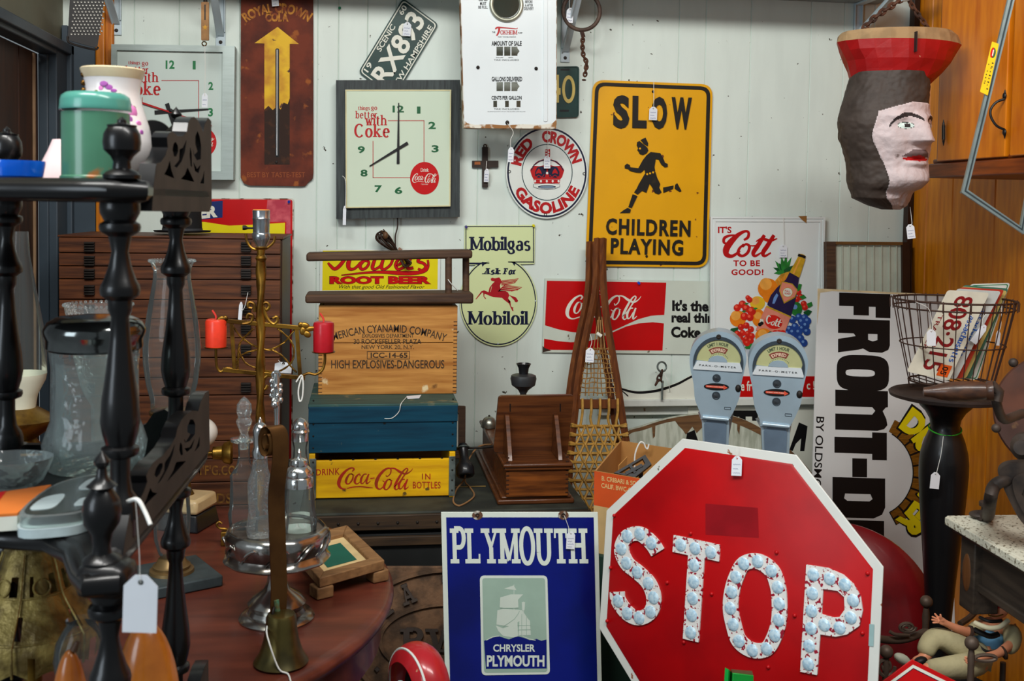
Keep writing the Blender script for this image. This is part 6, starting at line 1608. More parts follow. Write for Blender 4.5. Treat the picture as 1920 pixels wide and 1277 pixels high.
def front(b):
 for ch_, y0, y1, xl, xr in (('F', 213, 300, 103, 289), ('R', 308, 430, 99, 287), ('O', 437, 567, 94, 284), ('n', 565, 710, 89, 280), ('T', 716, 816, 86, 276), ('-', 812, 880, 82, 273), ('D', 882, 1028, 79, 270), ('R', 1036, 1160, 76, 266)):
  g = GF[ch_]
  f = lambda u, v: z5(xl + (xr - xl) * v, y0 + (y1 - y0) * u + 6 * (v - .5))
  if ch_ in 'FT-':
   for i, l in enumerate(g): b.slab([[f(*p) for p in l]], DP, None, .0006 + i * 3e-5)
  else: b.slab([[f(*p) for p in l] for l in g], DP, None, .0006)
part(db, 'black_lettering', m_black, front)
part(db, 'small_lettering', m_black, lambda b: put(b, bfont('BY OLDSMOBILE', .01), DP, [(1545.5, 782), (1537, 962), (1523, 961), (1530.5, 781)], .0006))
def disc_txt(b, o, grow, mi):
 arc_put(b, bfont('DISCOVER', .06), DP, 1627, 886, 101 - grow, 150 + grow, 56 + grow * .4, -60 - grow * .4, o, mi)
m_bronze = mat('bronze_shade', (136, 90, 20), .5, var=.2, scale=40, stretch=(1, 8, 8))
part(db, 'arc_lettering', [m_lem, m_black, m_bronze], lambda b: (b.slab([ell(1627, 886, 112, 112, 30, -62, 58) + ell(1627, 886, 84, 84, 30, -62, 58)[::-1]], DP, None, .0008, 1), [b.slab([ell(1627, 886, 111, 111, 6, a + 1.2, a + 13) + ell(1627, 886, 86, 86, 6, a + 1.2, a + 13)[::-1]], DP, None, .001, 2) for a in range(-62, 55, 14)], disc_txt(b, .0012, 4, 1), disc_txt(b, .0014, 0, 0)))
# ------------------------------------------------------------------ black pedestal, basket, plates
pk = V((onY(1772, 800, 2.5).x, 2.5, 0))
kk = mpp(onY(1772, 800, 2.5))
pz_ = lambda y: onY(1772, y, 2.5).z
m_sat = mat('satin_black', (16, 16, 18), .38, var=.05, coat=.2)
b = B(); b.lathe([(.13, 0), (.13, .02), (.10, .04), (.04, .09), (20 * kk, .2)] + [(r * kk, pz_(y)) for r, y in ((23, 1160), (29, 1080), (36, 1000), (41, 940), (44, 890), (44, 868), (42, 848), (36, 826), (28, 806), (26, 798), (28, 786), (36, 772), (46, 762), (50, 755))], pk, seg=44)
ped = b.build('plant_pedestal', m_sat, label='tall turned black pedestal in front of the lettered board', cat='pedestal')
m_pan = mat('dark_rust_disc', (58, 44, 38), .6, .3, scale=14, c2=(38, 30, 28), bump=.15)
dz = pz_(741)
pc_ = pk + V((onY(1780, 740, 2.5).x - pk.x, 0, dz))
part(ped, 'top_disc', m_pan, lambda b: b.lathe([(48 * kk, -.010), (98 * kk, -.008), (106 * kk, -.005), (108 * kk, .003), (104 * kk, .007), (90 * kk, .005), (88 * kk, .003), (0, .003)], pc_, seg=56))
part(ped, 'green_string', mat('lime_string', (60, 190, 50), .7), lambda b: b.tube([pk + V((math.cos(a) * 29 * kk, math.sin(a) * 29 * kk, pz_(803) + 8 * kk * math.cos(a - 1.2))) for a in [i * math.pi / 12 for i in range(24)]], .0017, 6, True))
bkc = V((onY(1783, 700, 2.56).x, 2.56, dz + .003))
m_wire = mat('rusty_wire', (70, 46, 36), .65, .4, scale=40)
r0, r1 = .103, .148
zt_ = onY(1783, 566, 2.56).z - bkc.z
def ringp(r, zz_, n=48): return [bkc + V((r * math.cos(2 * math.pi * i / n), r * math.sin(2 * math.pi * i / n), zz_)) for i in range(n)]
b = B(); b.tube(ringp(r1, zt_ + .006), .0026, 8, True); b.tube(ringp(r1 * .99, zt_ - .014), .0022, 8, True)
bas = b.build('wire_basket', m_wire, label='rusty wire basket full of licence plates on the black pedestal', cat='basket')
part(bas, 'hoop', m_wire, lambda b: b.tube(ringp(r0 + (r1 - r0) * .5 + .002, .02 + (zt_ - .02) * .48), .0018, 6, True))
part(bas, 'hoop', m_wire, lambda b: b.tube(ringp(r0, .022), .0024, 6, True))
for i in range(3):
 a = .6 + i * 2.1
 part(bas, 'foot', m_wire, lambda b: b.tube([bkc + V((math.cos(a) * r0, math.sin(a) * r0, .022)), bkc + V((math.cos(a) * r0 * .97, math.sin(a) * r0 * .97, .003)), bkc + V((math.cos(a) * r0 * .9, math.sin(a) * r0 * .9, .003))], .0022, 6))
def wires(b):
 for i in range(30):
  a = 2 * math.pi * i / 30 + .05
  c_, s_ = math.cos(a), math.sin(a)
  P_ = [(r0 * .0 if False else r0, .022), (r0 + (r1 - r0) * .5, .02 + (zt_ - .02) * .48), (r1, zt_ + .004), (r1 + .004, zt_ + .009), (r1 + .007, zt_ + .003), (r1 + .006, zt_ - .018)]
  b.tube([bkc + V((c_ * r, s_ * r, q)) for r, q in P_], .0015, 6)
 for i in range(7):
  x = (i - 3) * r0 / 3.6
  q = math.sqrt(r0 * r0 - x * x)
  b.tube([bkc + V((x, -q, .022)), bkc + V((x, q, .022))], .0015, 6)
part(bas, 'wire_lattice', m_wire, wires)
z4 = lambda x, y: (1650 + x / 4.559, 520 + y / 4.559)
pcols = [((216, 212, 194), 'white licence plate with dark red digits standing at the front of the wire basket'), ((196, 200, 196), 'grey-white licence plate with blue script second in the basket'), ((186, 60, 44), 'red edged licence plate third in the basket'), ((206, 186, 110), 'yellowed licence plate in the middle of the basket'), ((70, 120, 100), 'green licence plate towards the back of the basket'), ((224, 228, 220), 'white licence plate with a green border rearmost in the basket')]
PQ = [[(580, 108), (935, 132), (590, 885), (228, 806)], [(660, 96), (1035, 120), (650, 872), (300, 810)], [(690, 84), (1062, 106), (700, 868), (350, 805)], [(700, 78), (1088, 116), (735, 866), (380, 800)], [(715, 66), (1098, 96), (775, 866), (420, 800)], [(775, 58), (1113, 47), (830, 880), (470, 850)]]
plates = []
for i, ((c, lab), q) in enumerate(zip(pcols, PQ)):
 pp_ = Pl(onY(1780, 640, 2.515 + i * .017), (0, -1, .10))
 qq = [z4(*p) for p in q]
 b = B(); b.slab([rrect(qq, 6)], pp_, -.0008, .0004, back=True)
 pl_ = b.build('licence_plate', mat('plate_paint_%d' % i, c, .4, var=.05, scale=20), label=lab, cat='licence plate', group='licence plates in the wire basket')
 plates.append((pl_, pp_, qq))
pl_, pp_, qq = plates[0]
fq = quad([qq[1], qq[2], qq[3], qq[0]])
sub = lambda u0, v0, u1, v1: [fq(u0, v1), fq(u1, v1), fq(u1, v0), fq(u0, v0)]
part(pl_, 'digits', mat('dark_red_digits', (132, 24, 30), .4), lambda b: put(b, bfont('808·215', .015), pp_, sub(.06, .27, .93, .70), .0012))
part(pl_, 'lettering', m_mold if False else mat('dark_red_digits', (132, 24, 30), .4), lambda b: put(b, bfont('TRAILER', .01), pp_, sub(.3, .08, .72, .18), .001))
part(pl_, 'blue_script', mat('blue_script', (30, 90, 180), .4), lambda b: put(b, serif('assachusetts', .2, .1, .08, shear=.2), pp_, sub(.27, .78, .8, .93), .001))
part(pl_, 'sticker', mat('orange_sticker', (232, 92, 24), .5), lambda b: b.slab([sub(.84, .66, .97, .92)], pp_, None, .0014))
part(pl_, 'sticker_digits', m_black, lambda b: put(b, bfont('05', .02), pp_, sub(.86, .72, .95, .86), .0016))
pl_, pp_, qq = plates[1]
fq = quad([qq[1], qq[2], qq[3], qq[0]])
part(pl_, 'blue_script', mat('blue_script', (30, 90, 180), .4), lambda b: put(b, serif('assachusetts', .2, .1, .08, shear=.2), pp_, sub(.2, .74, .75, .9), .001))
pl_, pp_, qq = plates[5]
part(pl_, 'green_border', m_green, lambda b: b.slab([rrect(inset(qq, 2.5), 5), rrect(inset(qq, 4.2), 4)], pp_, None, .0006))
# ------------------------------------------------------------------ carved painted head on chains
JY = 2.62
jc = lambda x, y: onY(x, y, JY)
jk = mpp(jc(1660, 240))
m_hood = mat('umber_paint', (64, 54, 48), .6, var=.1, scale=20, bump=.35, bscale=45)
m_jface = mat('pinkish_white_paint', (200, 184, 184), .55, var=.06, scale=22, bump=.8, bscale=55, spots=[((120, 104, 100), 30, .68, .06)])
m_jred = mat('carved_red_paint', (158, 14, 16), .45, var=.12, scale=9, bump=.4, bscale=25, spots=[((200, 170, 130), 30, .74, .02)])
m_jtop = mat('raw_wood_top', (160, 130, 92), .75, var=.1, scale=30, bump=.3)
m_jlip = mat('lip_red', (176, 24, 26), .5)
m_jdark = mat('brow_dark', (42, 34, 34), .6)
m_jeye = mat('eye_white_green', (206, 222, 214), .35)
def lerp_tab(tab, y):
 for (y0, v0), (y1, v1) in zip(tab, tab[1:]):
  if y0 <= y <= y1: return v0 + (v1 - v0) * (y - y0) / (y1 - y0)
 return tab[0][1] if y < tab[0][0] else tab[-1][1]
LT = [(140, 1597), (165, 1591), (200, 1580), (230, 1574), (260, 1577), (290, 1586), (305, 1590), (345, 1592), (372, 1600), (386, 1630), (393, 1655)]
RT = [(140, 1738), (165, 1738), (195, 1736), (215, 1736), (240, 1738), (270, 1736), (300, 1733), (320, 1734), (340, 1733), (352, 1722), (358, 1712), (385, 1703), (393, 1690)]
def sm(a, c, w): return math.exp(-((a - c) / w) ** 2)
rows_, segs = 150, 280
vs, fs, ms_ = [], [], []
FA = 45.0
AZ = math.degrees(math.atan2(jc(1655, 240).x, JY))
def fpos(a, y):   # head surface; a = degrees right of the viewer-facing side
 l, r = lerp_tab(LT, y), lerp_tab(RT, y)
 cx, R_ = (l + r) / 2, (r - l) / 2
 d = (a - FA + 180) % 360 - 180
 rr = R_
 q = abs(math.sin(math.radians(2 * a)))
 rr *= 1 + .07 * q
 if y > 190:
  ny = max(0, min(1, (y - 212) / 56))
  nose = sm(d, 4, 8.5 + 6 * ny) * (0 if y < 212 else 25 * ny ** .8 if y < 268 else max(0, 25 * (1 - (y - 268) / 8)))
  brow = 4.5 * sm(d, 18, 17) * sm(y, 222 + abs(d - 4) * .05, 6) + 4.5 * sm(d, -24, 15) * sm(y, 224, 6)
  sock = -5 * sm(d, 24, 10) * sm(y, 241, 9) - 5 * sm(d, -20, 10) * sm(y, 241, 9)
  eye = 4.5 * sm(d, -18, 6.5) * sm(y, 241, 5.5) + 4.5 * sm(d, 26, 6.5) * sm(y, 241, 5.5)
  cheek = 5 * sm(d, -30, 14) * sm(y, 272, 16) + 4 * sm(d, 32, 14) * sm(y, 272, 16)
  lip = 5 * sm(d, 2, 17) * (sm(y, 290, 5) + sm(y, 309, 5)) - 7 * sm(d, 2, 14) * sm(y, 300, 3.5)
  chin = 11 * sm(d, 0, 24) * sm(y, 337, 14) - 5 * sm(d, 2, 20) * sm(y, 317, 5)
  neck = -16 * sm(d, 0, 55) * (1 / (1 + math.exp(-(y - 357) / 2.5)))
  edge = 0
  rr += nose + brow + sock + eye + cheek + lip + chin + neck + edge
 return cx, rr, d
def inface(d, y):
 top = 198 + max(0, -d - 10) * .42 + max(0, d - 40) * .2
 lft = -49 - 9 * sm(y, 262, 30) + max(0, (y - 300)) * .22
 return y > top and d > lft and d < 62
for j in range(rows_ + 1):
 y = 140 + (393 - 140) * j / rows_
 for i in range(segs):
  a = 360 * i / segs
  cx, rr, d = fpos(a, y)
  p = jc(cx, y)
  if inface(d, y): rr += 2.2
  rr += 2.4 * noise.noise(V((math.cos(math.radians(a)) * 3, math.sin(math.radians(a)) * 3, y * .04))) + 1.1 * noise.noise(V((math.cos(math.radians(a)) * 9, math.sin(math.radians(a)) * 9, y * .12)))
  vs.append(p + V((math.sin(math.radians(a - AZ)) * rr * jk, -math.cos(math.radians(a - AZ)) * rr * jk * .95, 0)))
for j in range(rows_):
 y = 140 + (393 - 140) * (j + .5) / rows_
 for i in range(segs):
  a = 360 * (i + .5) / segs
  cx, rr, d = fpos(a, y)
  mi = 0
  if inface(d, y):
   mi = 1
   for s_, dc in ((-1, -18), (1, 26)):
    u, v_ = (d - dc) / 9.5, (y - 241) / 6.2
    e = u * u + v_ * v_
    if e < 1: mi = 4 if e < .82 else 3
    if ((d - dc - 2) / 3.6) ** 2 + ((y - 241) / 4.2) ** 2 < 1: mi = 3
    by = 224 + ((d - dc - (4 if s_ < 0 else -2)) / 15) ** 2 * 9 - (3 if s_ < 0 else 0)
    if abs(y - by) < 4.2 - abs(d - dc) * .08 and abs(d - dc) < 19: mi = 3
   if abs(d - 2) < 24 and abs(y - 299 - abs(d - 2) * .08) < 5.6 - abs(d - 2) * .17: mi = 2
   elif 284 < y < 297 and abs(d - 2) < 26 - (297 - y) * 1.2: mi = 5
  ms_.append(mi)
  fs.append((j * segs + i, j * segs + (i + 1) % segs, (j + 1) * segs + (i + 1) % segs, (j + 1) * segs + i)[::-1])
b = B(); b.v, b.f, b.m = vs, fs, ms_
n0 = len(vs)
b.f.append(tuple(rows_ * segs + i for i in range(segs))[::-1]); b.m.append(0)
jh = b.build('carved_head', [m_hood, m_jface, m_jlip, m_jdark, m_jeye, mat('grey_mauve_lip', (112, 92, 92), .6)], label='carved wooden head in a brown hood and red flat cap hanging on chains', cat='carving', sharp=60)
def cap_(b):
 prof = [(62, 1573, 1786), (68, 1568, 1793), (83, 1567, 1797), (100, 1572, 1790), (118, 1580, 1780), (136, 1590, 1766), (150, 1593, 1754), (162, 1600, 1740), (170, 1640, 1725)]
 sg = 22
 for y, l, r in prof:
  cx, rx_ = (l + r) / 2, (r - l) / 2
  for i in range(sg):
   a = 2 * math.pi * i / sg
   rr = rx_ * (1 + .07 * noise.noise(V((math.cos(a) * 2.2, math.sin(a) * 2.2, y * .03))))
   yo = (6 if y < 110 else 3) * -math.cos(a) * 0 + (-9 * math.cos(a) if y < 62 else 0)
   b.v.append(jc(cx, y + (-8 if math.cos(a) > .35 and y < 70 else 0) * 0) + V((math.cos(a) * rr * jk, -math.sin(a) * min(rr, 96) * .78 * jk, (.004 * math.cos(a) if y < 70 else 0))))
 for j in range(len(prof) - 1):
  for i in range(sg):
   b.f.append((j * sg + i, j * sg + (i + 1) % sg, (j + 1) * sg + (i + 1) % sg, (j + 1) * sg + i)); b.m.append(1 if j < 2 else 0)
 b.f.append(tuple(range(sg))[::-1]); b.m.append(1)
 b.f.append(tuple((len(prof) - 1) * sg + i for i in range(sg))); b.m.append(0)
part(jh, 'red_cap', [m_jred, m_jtop], cap_, flat=True)
part(jh, 'crack', m_jdark, lambda b: b.box(jc(1680, 90) + V((-.005, -.100, 0)), (.0022, .03, .05)))
k = jk
hk1, hk2 = jc(1612, 62) + V((0, .0, 0)), jc(1740, 52)
part(jh, 'chain', m_rust, lambda b: chain(b, [hk1, jc(1640, 33), jc(1682, 4), jc(1706, -14)], k, 15, 2.6, 4.4))
part(jh, 'chain', m_rust, lambda b: (chain(b, [hk2, jc(1722, 28), jc(1706, 4), jc(1700, -14)], k, 13, 2.2, 3.8), b.lathe([(7 * k, 0), (6 * k, 5 * k), (0, 6 * k)], jc(1742, 58), seg=12)))
part(jh, 'hanging_rod', m_steel, lambda b: b.tube([jc(1703, -12), V((jc(1703, -12).x, JY, 2.9))], .003, 8))
part(jh, 'pulley', m_steel, lambda b: b.tube([jc(1688, -4), jc(1704, -6)], .011, 14))
# ------------------------------------------------------------------ table with lace and cast iron grinder
TT_ = .80
P0, P1 = onZ(1783, 974, TT_), onZ(1920, 1054, TT_)
d1 = (P1 - P0).normalized(); d2 = V((-d1.y, d1.x, 0))
if d2.x < 0: d2 = -d2
RT_ = Matrix((d2, -d1, V((0, 0, 1)))).transposed()
tc_ = lambda u, v, zz_: P0 + d2 * u + d1 * v + V((0, 0, zz_ - TT_))
m_tdark = wood('dusty_dark_table', (74, 64, 54), (44, 38, 34), 1, .55, 6, .12, 10)
LW, LL = .46, .80
def tbox(b, u0, u1, v0, v1, z0, z1): b.hexa([tc_(u0, v0, z0), tc_(u0, v1, z0), tc_(u1, v1, z0), tc_(u1, v0, z0)], [tc_(u0, v0, z1), tc_(u0, v1, z1), tc_(u1, v1, z1), tc_(u1, v0, z1)])
b = B(); tbox(b, 0, LW, 0, LL, TT_ - .026, TT_)
st_ = b.build('side_table', m_tdark, label='dusty dark wooden table under a lace runner at the right edge', cat='table', bev=.008)
part(st_, 'apron', m_tdark, lambda b: tbox(b, .035, LW - .03, .03, LL - .03, TT_ - .128, TT_ - .026), bev=.003)
part(st_, 'apron_moulding', m_tdark, lambda b: tbox(b, .026, LW - .02, .02, LL - .02, TT_ - .134, TT_ - .115), bev=.004)
for u, v in ((.045, .04), (LW - .045, .04), (.045, LL - .04), (LW - .045, LL - .04)):
 lg = part(st_, 'leg', m_tdark, lambda b: (tbox(b, u - .028, u + .028, v - .028, v + .028, TT_ - .18, TT_ - .027), b.lathe([(.02, 0), (.03, .03), (.018, .1), (.024, .3), (.028, .45), (.02, .56), (.027, TT_ - .178)], tc_(u, v, 0), seg=20) if (u > .1 or v > .1) else None), bev=.003)
 part(lg, 'carved_oval', wood('worn_oval', (112, 70, 36), (84, 52, 30), 2), lambda b: b.ball(tc_(u - .028, v, TT_ - .1), (.004, .016, .04), 16, 8))
m_lace = mat('ivory_lace', (206, 204, 186), .8, scale=150, c2=(120, 112, 92), mix=(.56, .62), bump=.5)
b = B(); tbox(b, -.004, LW - .06, -.004, LL + .004, TT_ + .0005, TT_ + .006)
tbox(b, -.012, -.002, -.004, LL + .004, TT_ - .012, TT_ + .005); tbox(b, -.004, LW - .06, -.012, -.002, TT_ - .012, TT_ + .005)
b.build('lace_runner', m_lace, label='ivory lace runner spread over the dark table at the right edge', cat='runner', bev=.002)
m_gr = mat('dusty_cast_iron', (70, 58, 50), .6, .4, scale=24, c2=(44, 38, 36), bump=.3)
gd = 2.02
g_ = lambda x, y, o=0.: atD(x, y, gd + o)
k = gd / FPX
zl = TT_ + .0062
ft = onZ(1838, 966, zl)
gp = T('hand_grinder', 'hand cranked cast iron grinder with a rusty wheel on the lace covered table', 'grinder', ft)
part(gp, 'base_foot', m_gr, lambda b: (b.ball(onZ(1840, 972, zl + .0) + V((0, 0, .008)), (.026, .022, .008), 18, 8), b.tube(catmull([onZ(1838, 966, zl + .012), onZ(1852, 968, zl + .014), g_(1857, 935, .0), g_(1864, 912, -.0), g_(1880, 902, -.0), g_(1905, 898, .01)], 6), .012, 10), b.lathe([(.013, 0), (.011, .02), (.016, .022), (.016, .03), (0, .032)], onZ(1850, 968, zl + .008), seg=16)))
GFP = Pl(g_(1910, 920, -.01), (-.5, -1, 0))
part(gp, 'frame_arch', m_gr, lambda b: (b.slab([catmull([(1985, 1000), (1938, 996), (1915, 978), (1897, 948), (1882, 915), (1874, 890), (1880, 876), (1900, 869), (1940, 868), (1985, 872)], 4)], GFP, -.03, 0, True), b.slab([catmull([(1985, 985), (1935, 978), (1910, 945), (1898, 912), (1902, 892), (1930, 884), (1985, 886)], 4), [(1960, 965), (1930, 955), (1915, 925), (1925, 900), (1960, 898)]], GFP, 0, .007)), bev=.003)
part(gp, 'far_foot', m_gr, lambda b: b.tube([g_(1958, 985, .0), V((g_(1958, 985).x, g_(1958, 985).y, zl + .012))], .014, 10))
ga = (EYE - g_(1950, 770)).normalized() + V((-.25, 0, 0)); ga.normalize()
part(gp, 'wheel_guard', mat('rust_brown_plate', (92, 48, 28), .65, .2, scale=10, c2=(62, 34, 24), bump=.2, spots=[((140, 104, 60), 9, .7, .05)]), lambda b: b.lathe([(0, 0), (110 * k, 0), (114 * k, .004), (114 * k, .03), (110 * k, .034), (0, .034)], g_(1985, 775, .09), ga, 56))
for x, y in ((1900, 680), (1868, 803)): part(gp, 'bolt', m_gr, lambda b: b.ball(g_(x, y, .05), .009, 12, 8))
part(gp, 'hub', m_gr, lambda b: b.lathe([(.03, 0), (.026, .02), (.014, .03), (.014, .05), (0, .05)], g_(1925, 838, .05), ga, 20))
part(gp, 'support', m_gr, lambda b: b.tube([g_(1960, 900, .04), g_(1960, 872, .06), g_(1962, 800, .1)], .014, 10))
cr = part(gp, 'crank', m_gr, lambda b: (b.tube(catmull([g_(1866, 735, -.16), g_(1870, 762, -.15), g_(1882, 786, -.12), g_(1905, 780, -.09), g_(1925, 776, -.06), g_(1945, 800, -.03), g_(1930, 835, .0), g_(1925, 838, .04)], 6), .0085, 10), b.tube([g_(1858, 722, -.16), g_(1872, 735, -.16), g_(1868, 752, -.16)], .010, 10)))
hs, he = g_(1730, 735, -.12), g_(1862, 733, -.16)
hl = (he - hs).length
part(cr, 'handle', wood('worn_handle', (78, 48, 30), (50, 32, 24), 0, .4, 8, coat=.2, spots=[((170, 150, 40), 16, .74, .03)]), lambda b: b.lathe([(0, 0), (8 * k, .002), (10 * k, .016), (14.5 * k, .03), (17 * k, hl * .4), (18 * k, hl * .62), (16 * k, hl * .85), (15 * k, hl * .9), (17 * k, hl * .93), (18 * k, hl), (0, hl)], hs, he - hs, 24))
# ------------------------------------------------------------------ iron doll bed, doll, red dome, red warning board, green block, red fender
m_bedi = mat('brown_bed_iron', (92, 76, 64), .55, .4, scale=30, bump=.2)
posts = [(1737, 1128, 2.45, 11.5), (1662, 1222, 2.2, 12.5), (1822, 1206, 2.0, 13)]
p_ = [atD(x, y, d_) for x, y, d_, r in posts]
p4 = p_[0] + (p_[2] - p_[1])
BZ = .43
bed = T('doll_bed', 'small iron doll bed with ball topped posts under the dark table', 'bed', (p_[0].x, p_[0].y, 0))
for (x, y, d_, r), p in zip(posts, p_):
 k = d_ / FPX
 ps = part(bed, 'post', m_bedi, lambda b: (b.lathe([(6 * k, 0), (6 * k, p.z - 40 * k), (7 * k, p.z - 30 * k), (5 * k, p.z - 12 * k)], (p.x, p.y, 0), seg=14),))
 part(ps, 'ball_finial', m_bedi, lambda b: b.ball(p, r * k, 18, 12))
part(bed, 'foot_rail', m_bedi, lambda b: (b.tube(catmull([atD(1640, 1196, 2.4), atD(1665, 1200, 2.42), atD(1700, 1198, 2.43), atD(1738, 1183, 2.45)], 6), .0085, 10), b.tube(catmull([atD(1668, 1184, 2.41), atD(1680, 1190, 2.41), atD(1705, 1191, 2.42)], 4), .004, 8)))
def spiral(b, cx, cy, d_, r, turns, tk, sq=.6):
 n = 40
 b.tube([atD(cx + r * (1 - i / n * .8) * math.cos(i / n * turns * 6.283), cy + r * sq * (1 - i / n * .8) * math.sin(i / n * turns * 6.283), d_) for i in range(n)], tk, 6)
part(bed, 'scroll', m_bedi, lambda b: spiral(b, 1701, 1176, 2.42, 17, 2.2, .0035))
part(bed, 'scroll', m_bedi, lambda b: spiral(b, 1660, 1250, 2.2, 18, 1.6, .004, 1.1))
part(bed, 'scroll', m_bedi, lambda b: b.tube([atD(1848 + 20 * math.cos(a), 1234 + 6 * math.sin(a), 2.05) for a in [i * math.pi / 12 for i in range(24)]], .0035, 6, True))
part(bed, 'side_rail', m_bedi, lambda b: (b.tube([V((p_[1].x, p_[1].y, BZ - .02)), V((p_[2].x, p_[2].y, BZ - .02))], .007, 8), b.tube([V((p_[0].x, p_[0].y, BZ - .02)), V((p4.x, p4.y, BZ - .02))], .007, 8), b.tube([V((p_[0].x, p_[0].y, BZ - .02)), V((p_[1].x, p_[1].y, BZ - .02))], .007, 8), b.tube(catmull([atD(1800, 1170, 2.4), atD(1818, 1158, 2.42), atD(1832, 1142, 2.44), atD(1838, 1128, 2.45)], 5), .007, 8)))
def matt(b):
 q = [p_[0], p4, p_[2], p_[1]]
 b.hexa([V((p.x, p.y, BZ - .02)) for p in q][::-1], [V((p.x, p.y, BZ + .012)) for p in q][::-1])
part(bed, 'mattress', mat('dark_blanket', (24, 22, 24), .9, var=.1, scale=30), matt, bev=.006)
part(bed, 'post', m_bedi, lambda b: b.lathe([(.006, 0), (.006, .5)], (p4.x, p4.y, 0), seg=12))
# doll: one skinned body, clothing and hair as parts
m_skin = mat('doll_skin', (214, 140, 104), .4, var=.04)
DD = 2.24
D_ = lambda x, y, o=0.: atD(x, y, DD + o)
k = DD / FPX
def skin(name, nodes, edges, m, parent=None, sub=2, **kw):
 org = ORG[parent.name] if parent is not None else nodes[0][0]
 me = bpy.data.meshes.new(name)
 me.from_pydata([p - org for p, r in nodes], edges, [])
 me.materials.append(m)
 o = bpy.data.objects.new(name, me)
 COL.objects.link(o)
 ORG[o.name] = org
 if parent is not None: o.parent = parent
 else: o.location = org
 me.skin_vertices.new(name='skin') if hasattr(me.skin_vertices, 'new') and not me.skin_vertices else None
 md = o.modifiers.new('skin', 'SKIN')
 if not me.skin_vertices:
  bpy.context.view_layer.objects.active = o
  bpy.ops.object.mode_set(mode='OBJECT')
 sd = me.skin_vertices[0].data
 for i, (p, r) in enumerate(nodes):
  rr = r if isinstance(r, tuple) else (r, r)
  sd[i].radius = rr
 sd[0].use_root = True
 md.use_smooth_shade = True
 ms2 = o.modifiers.new('round', 'SUBSURF')
 ms2.levels = ms2.render_levels = sub
 props(o, kw.get('label'), kw.get('cat'), kw.get('group'))
 return o
nd = [(D_(1846, 1222), 20 * k), (D_(1852, 1196), 20 * k), (D_(1860, 1172), 22 * k), (D_(1866, 1158), 9 * k), (D_(1872, 1146, -.01), 17 * k), (D_(1880, 1122, -.01), 25 * k), (D_(1888, 1102), 20 * k),
 (D_(1836, 1176, -.02), 10 * k), (D_(1815, 1186, -.04), 9.5 * k), (D_(1792, 1178, -.06), 8 * k), (D_(1772, 1168, -.07), 6 * k), (D_(1764, 1164, -.07), 7 * k),
 (D_(1893, 1178, -.02), 11 * k), (D_(1900, 1205, -.05), 10 * k), (D_(1872, 1226, -.09), 8 * k), (D_(1836, 1234, -.12), 6 * k), (D_(1822, 1236, -.12), 6.5 * k),
 (D_(1818, 1232, -.05), 18 * k), (D_(1752, 1196, -.06), 15 * k), (D_(1732, 1236, -.08), 11 * k), (D_(1712, 1242, -.09), 8 * k), (D_(1835, 1248, -.08), 17 * k), (D_(1772, 1254, -.13), 13 * k), (D_(1728, 1252, -.13), 9 * k)]
eg = [(0, 1), (1, 2), (2, 3), (3, 4), (4, 5), (5, 6), (2, 7), (7, 8), (8, 9), (9, 10), (10, 11), (2, 12), (12, 13), (13, 14), (14, 15), (15, 16), (0, 17), (17, 18), (18, 19), (19, 20), (0, 21), (21, 22), (22, 23)]
n0 = len(nd)
for tip, mid in (((1752, 1150, -.07), (1757, 1156, -.07)), ((1747, 1156, -.075), (1755, 1160, -.075)), ((1746, 1162, -.075), (1755, 1163.5, -.075)), ((1748, 1168, -.075), (1756, 1167, -.075)), ((1763, 1151, -.08), (1764, 1157, -.08))):
 nd += [(D_(*mid), 2.2 * k), (D_(*tip), 1.7 * k)]; eg += [(11, len(nd) - 2), (len(nd) - 2, len(nd) - 1)]
for tip, mid in (((1808, 1232, -.125), (1814, 1233, -.125)), ((1808, 1236, -.125), (1814, 1236.5, -.125)), ((1809, 1240, -.125), (1815, 1239.5, -.125)), ((1811, 1243.5, -.125), (1817, 1242, -.125)), ((1818, 1227, -.128), (1820, 1231, -.128))):
 nd += [(D_(*mid), 2.0 * k), (D_(*tip), 1.6 * k)]; eg += [(16, len(nd) - 2), (len(nd) - 2, len(nd) - 1)]
doll = skin('doll', nd, eg, m_skin, label='doll in cream clothes and blue bodice reclining under the dark table', cat='doll')
m_dcl = mat('cream_cotton', (176, 166, 128), .85, var=.1, scale=20, bump=.4, bscale=60)
skin('trousers', [(D_(1846, 1226), 25 * k), (D_(1820, 1226, -.05), 25 * k), (D_(1784, 1205, -.06), 24 * k), (D_(1752, 1192, -.06), 22 * k), (D_(1738, 1212, -.07), 19 * k), (D_(1732, 1232, -.08), 15 * k), (D_(1826, 1246, -.08), 24 * k), (D_(1786, 1252, -.12), 22 * k), (D_(1750, 1254, -.13), 18 * k), (D_(1734, 1250, -.13), 12 * k), (D_(1700, 1262, -.12), 3 * k)][:10], [(0, 1), (1, 2), (2, 3), (3, 4), (4, 5), (0, 6), (6, 7), (7, 8), (8, 9)], m_dcl, doll)
skin('bodice', [(D_(1847, 1218, -.008), 27 * k), (D_(1853, 1196, -.010), 29 * k), (D_(1859, 1174, -.010), 31 * k)], [(0, 1), (1, 2)], mat('blue_bodice', (110, 166, 204), .7), doll)
part(doll, 'lace_collar', [mat('cream_ruffle', (206, 200, 168), .85, bump=.5), m_black], lambda b: (b.tube(catmull([D_(1828, 1168, -.055), D_(1842, 1174, -.07), D_(1858, 1178, -.075), D_(1876, 1175, -.07), D_(1890, 1164, -.055)], 6), 4.6 * k, 10), b.tube(catmull([D_(1826, 1180, -.045), D_(1842, 1188, -.055), D_(1858, 1193, -.058), D_(1872, 1189, -.055)], 6), 5 * k, 8, False, 1), b.tube(catmull([D_(1836, 1157, -.04), D_(1856, 1165, -.055), D_(1878, 1164, -.05)], 6), 3.2 * k, 8, False, 1)))
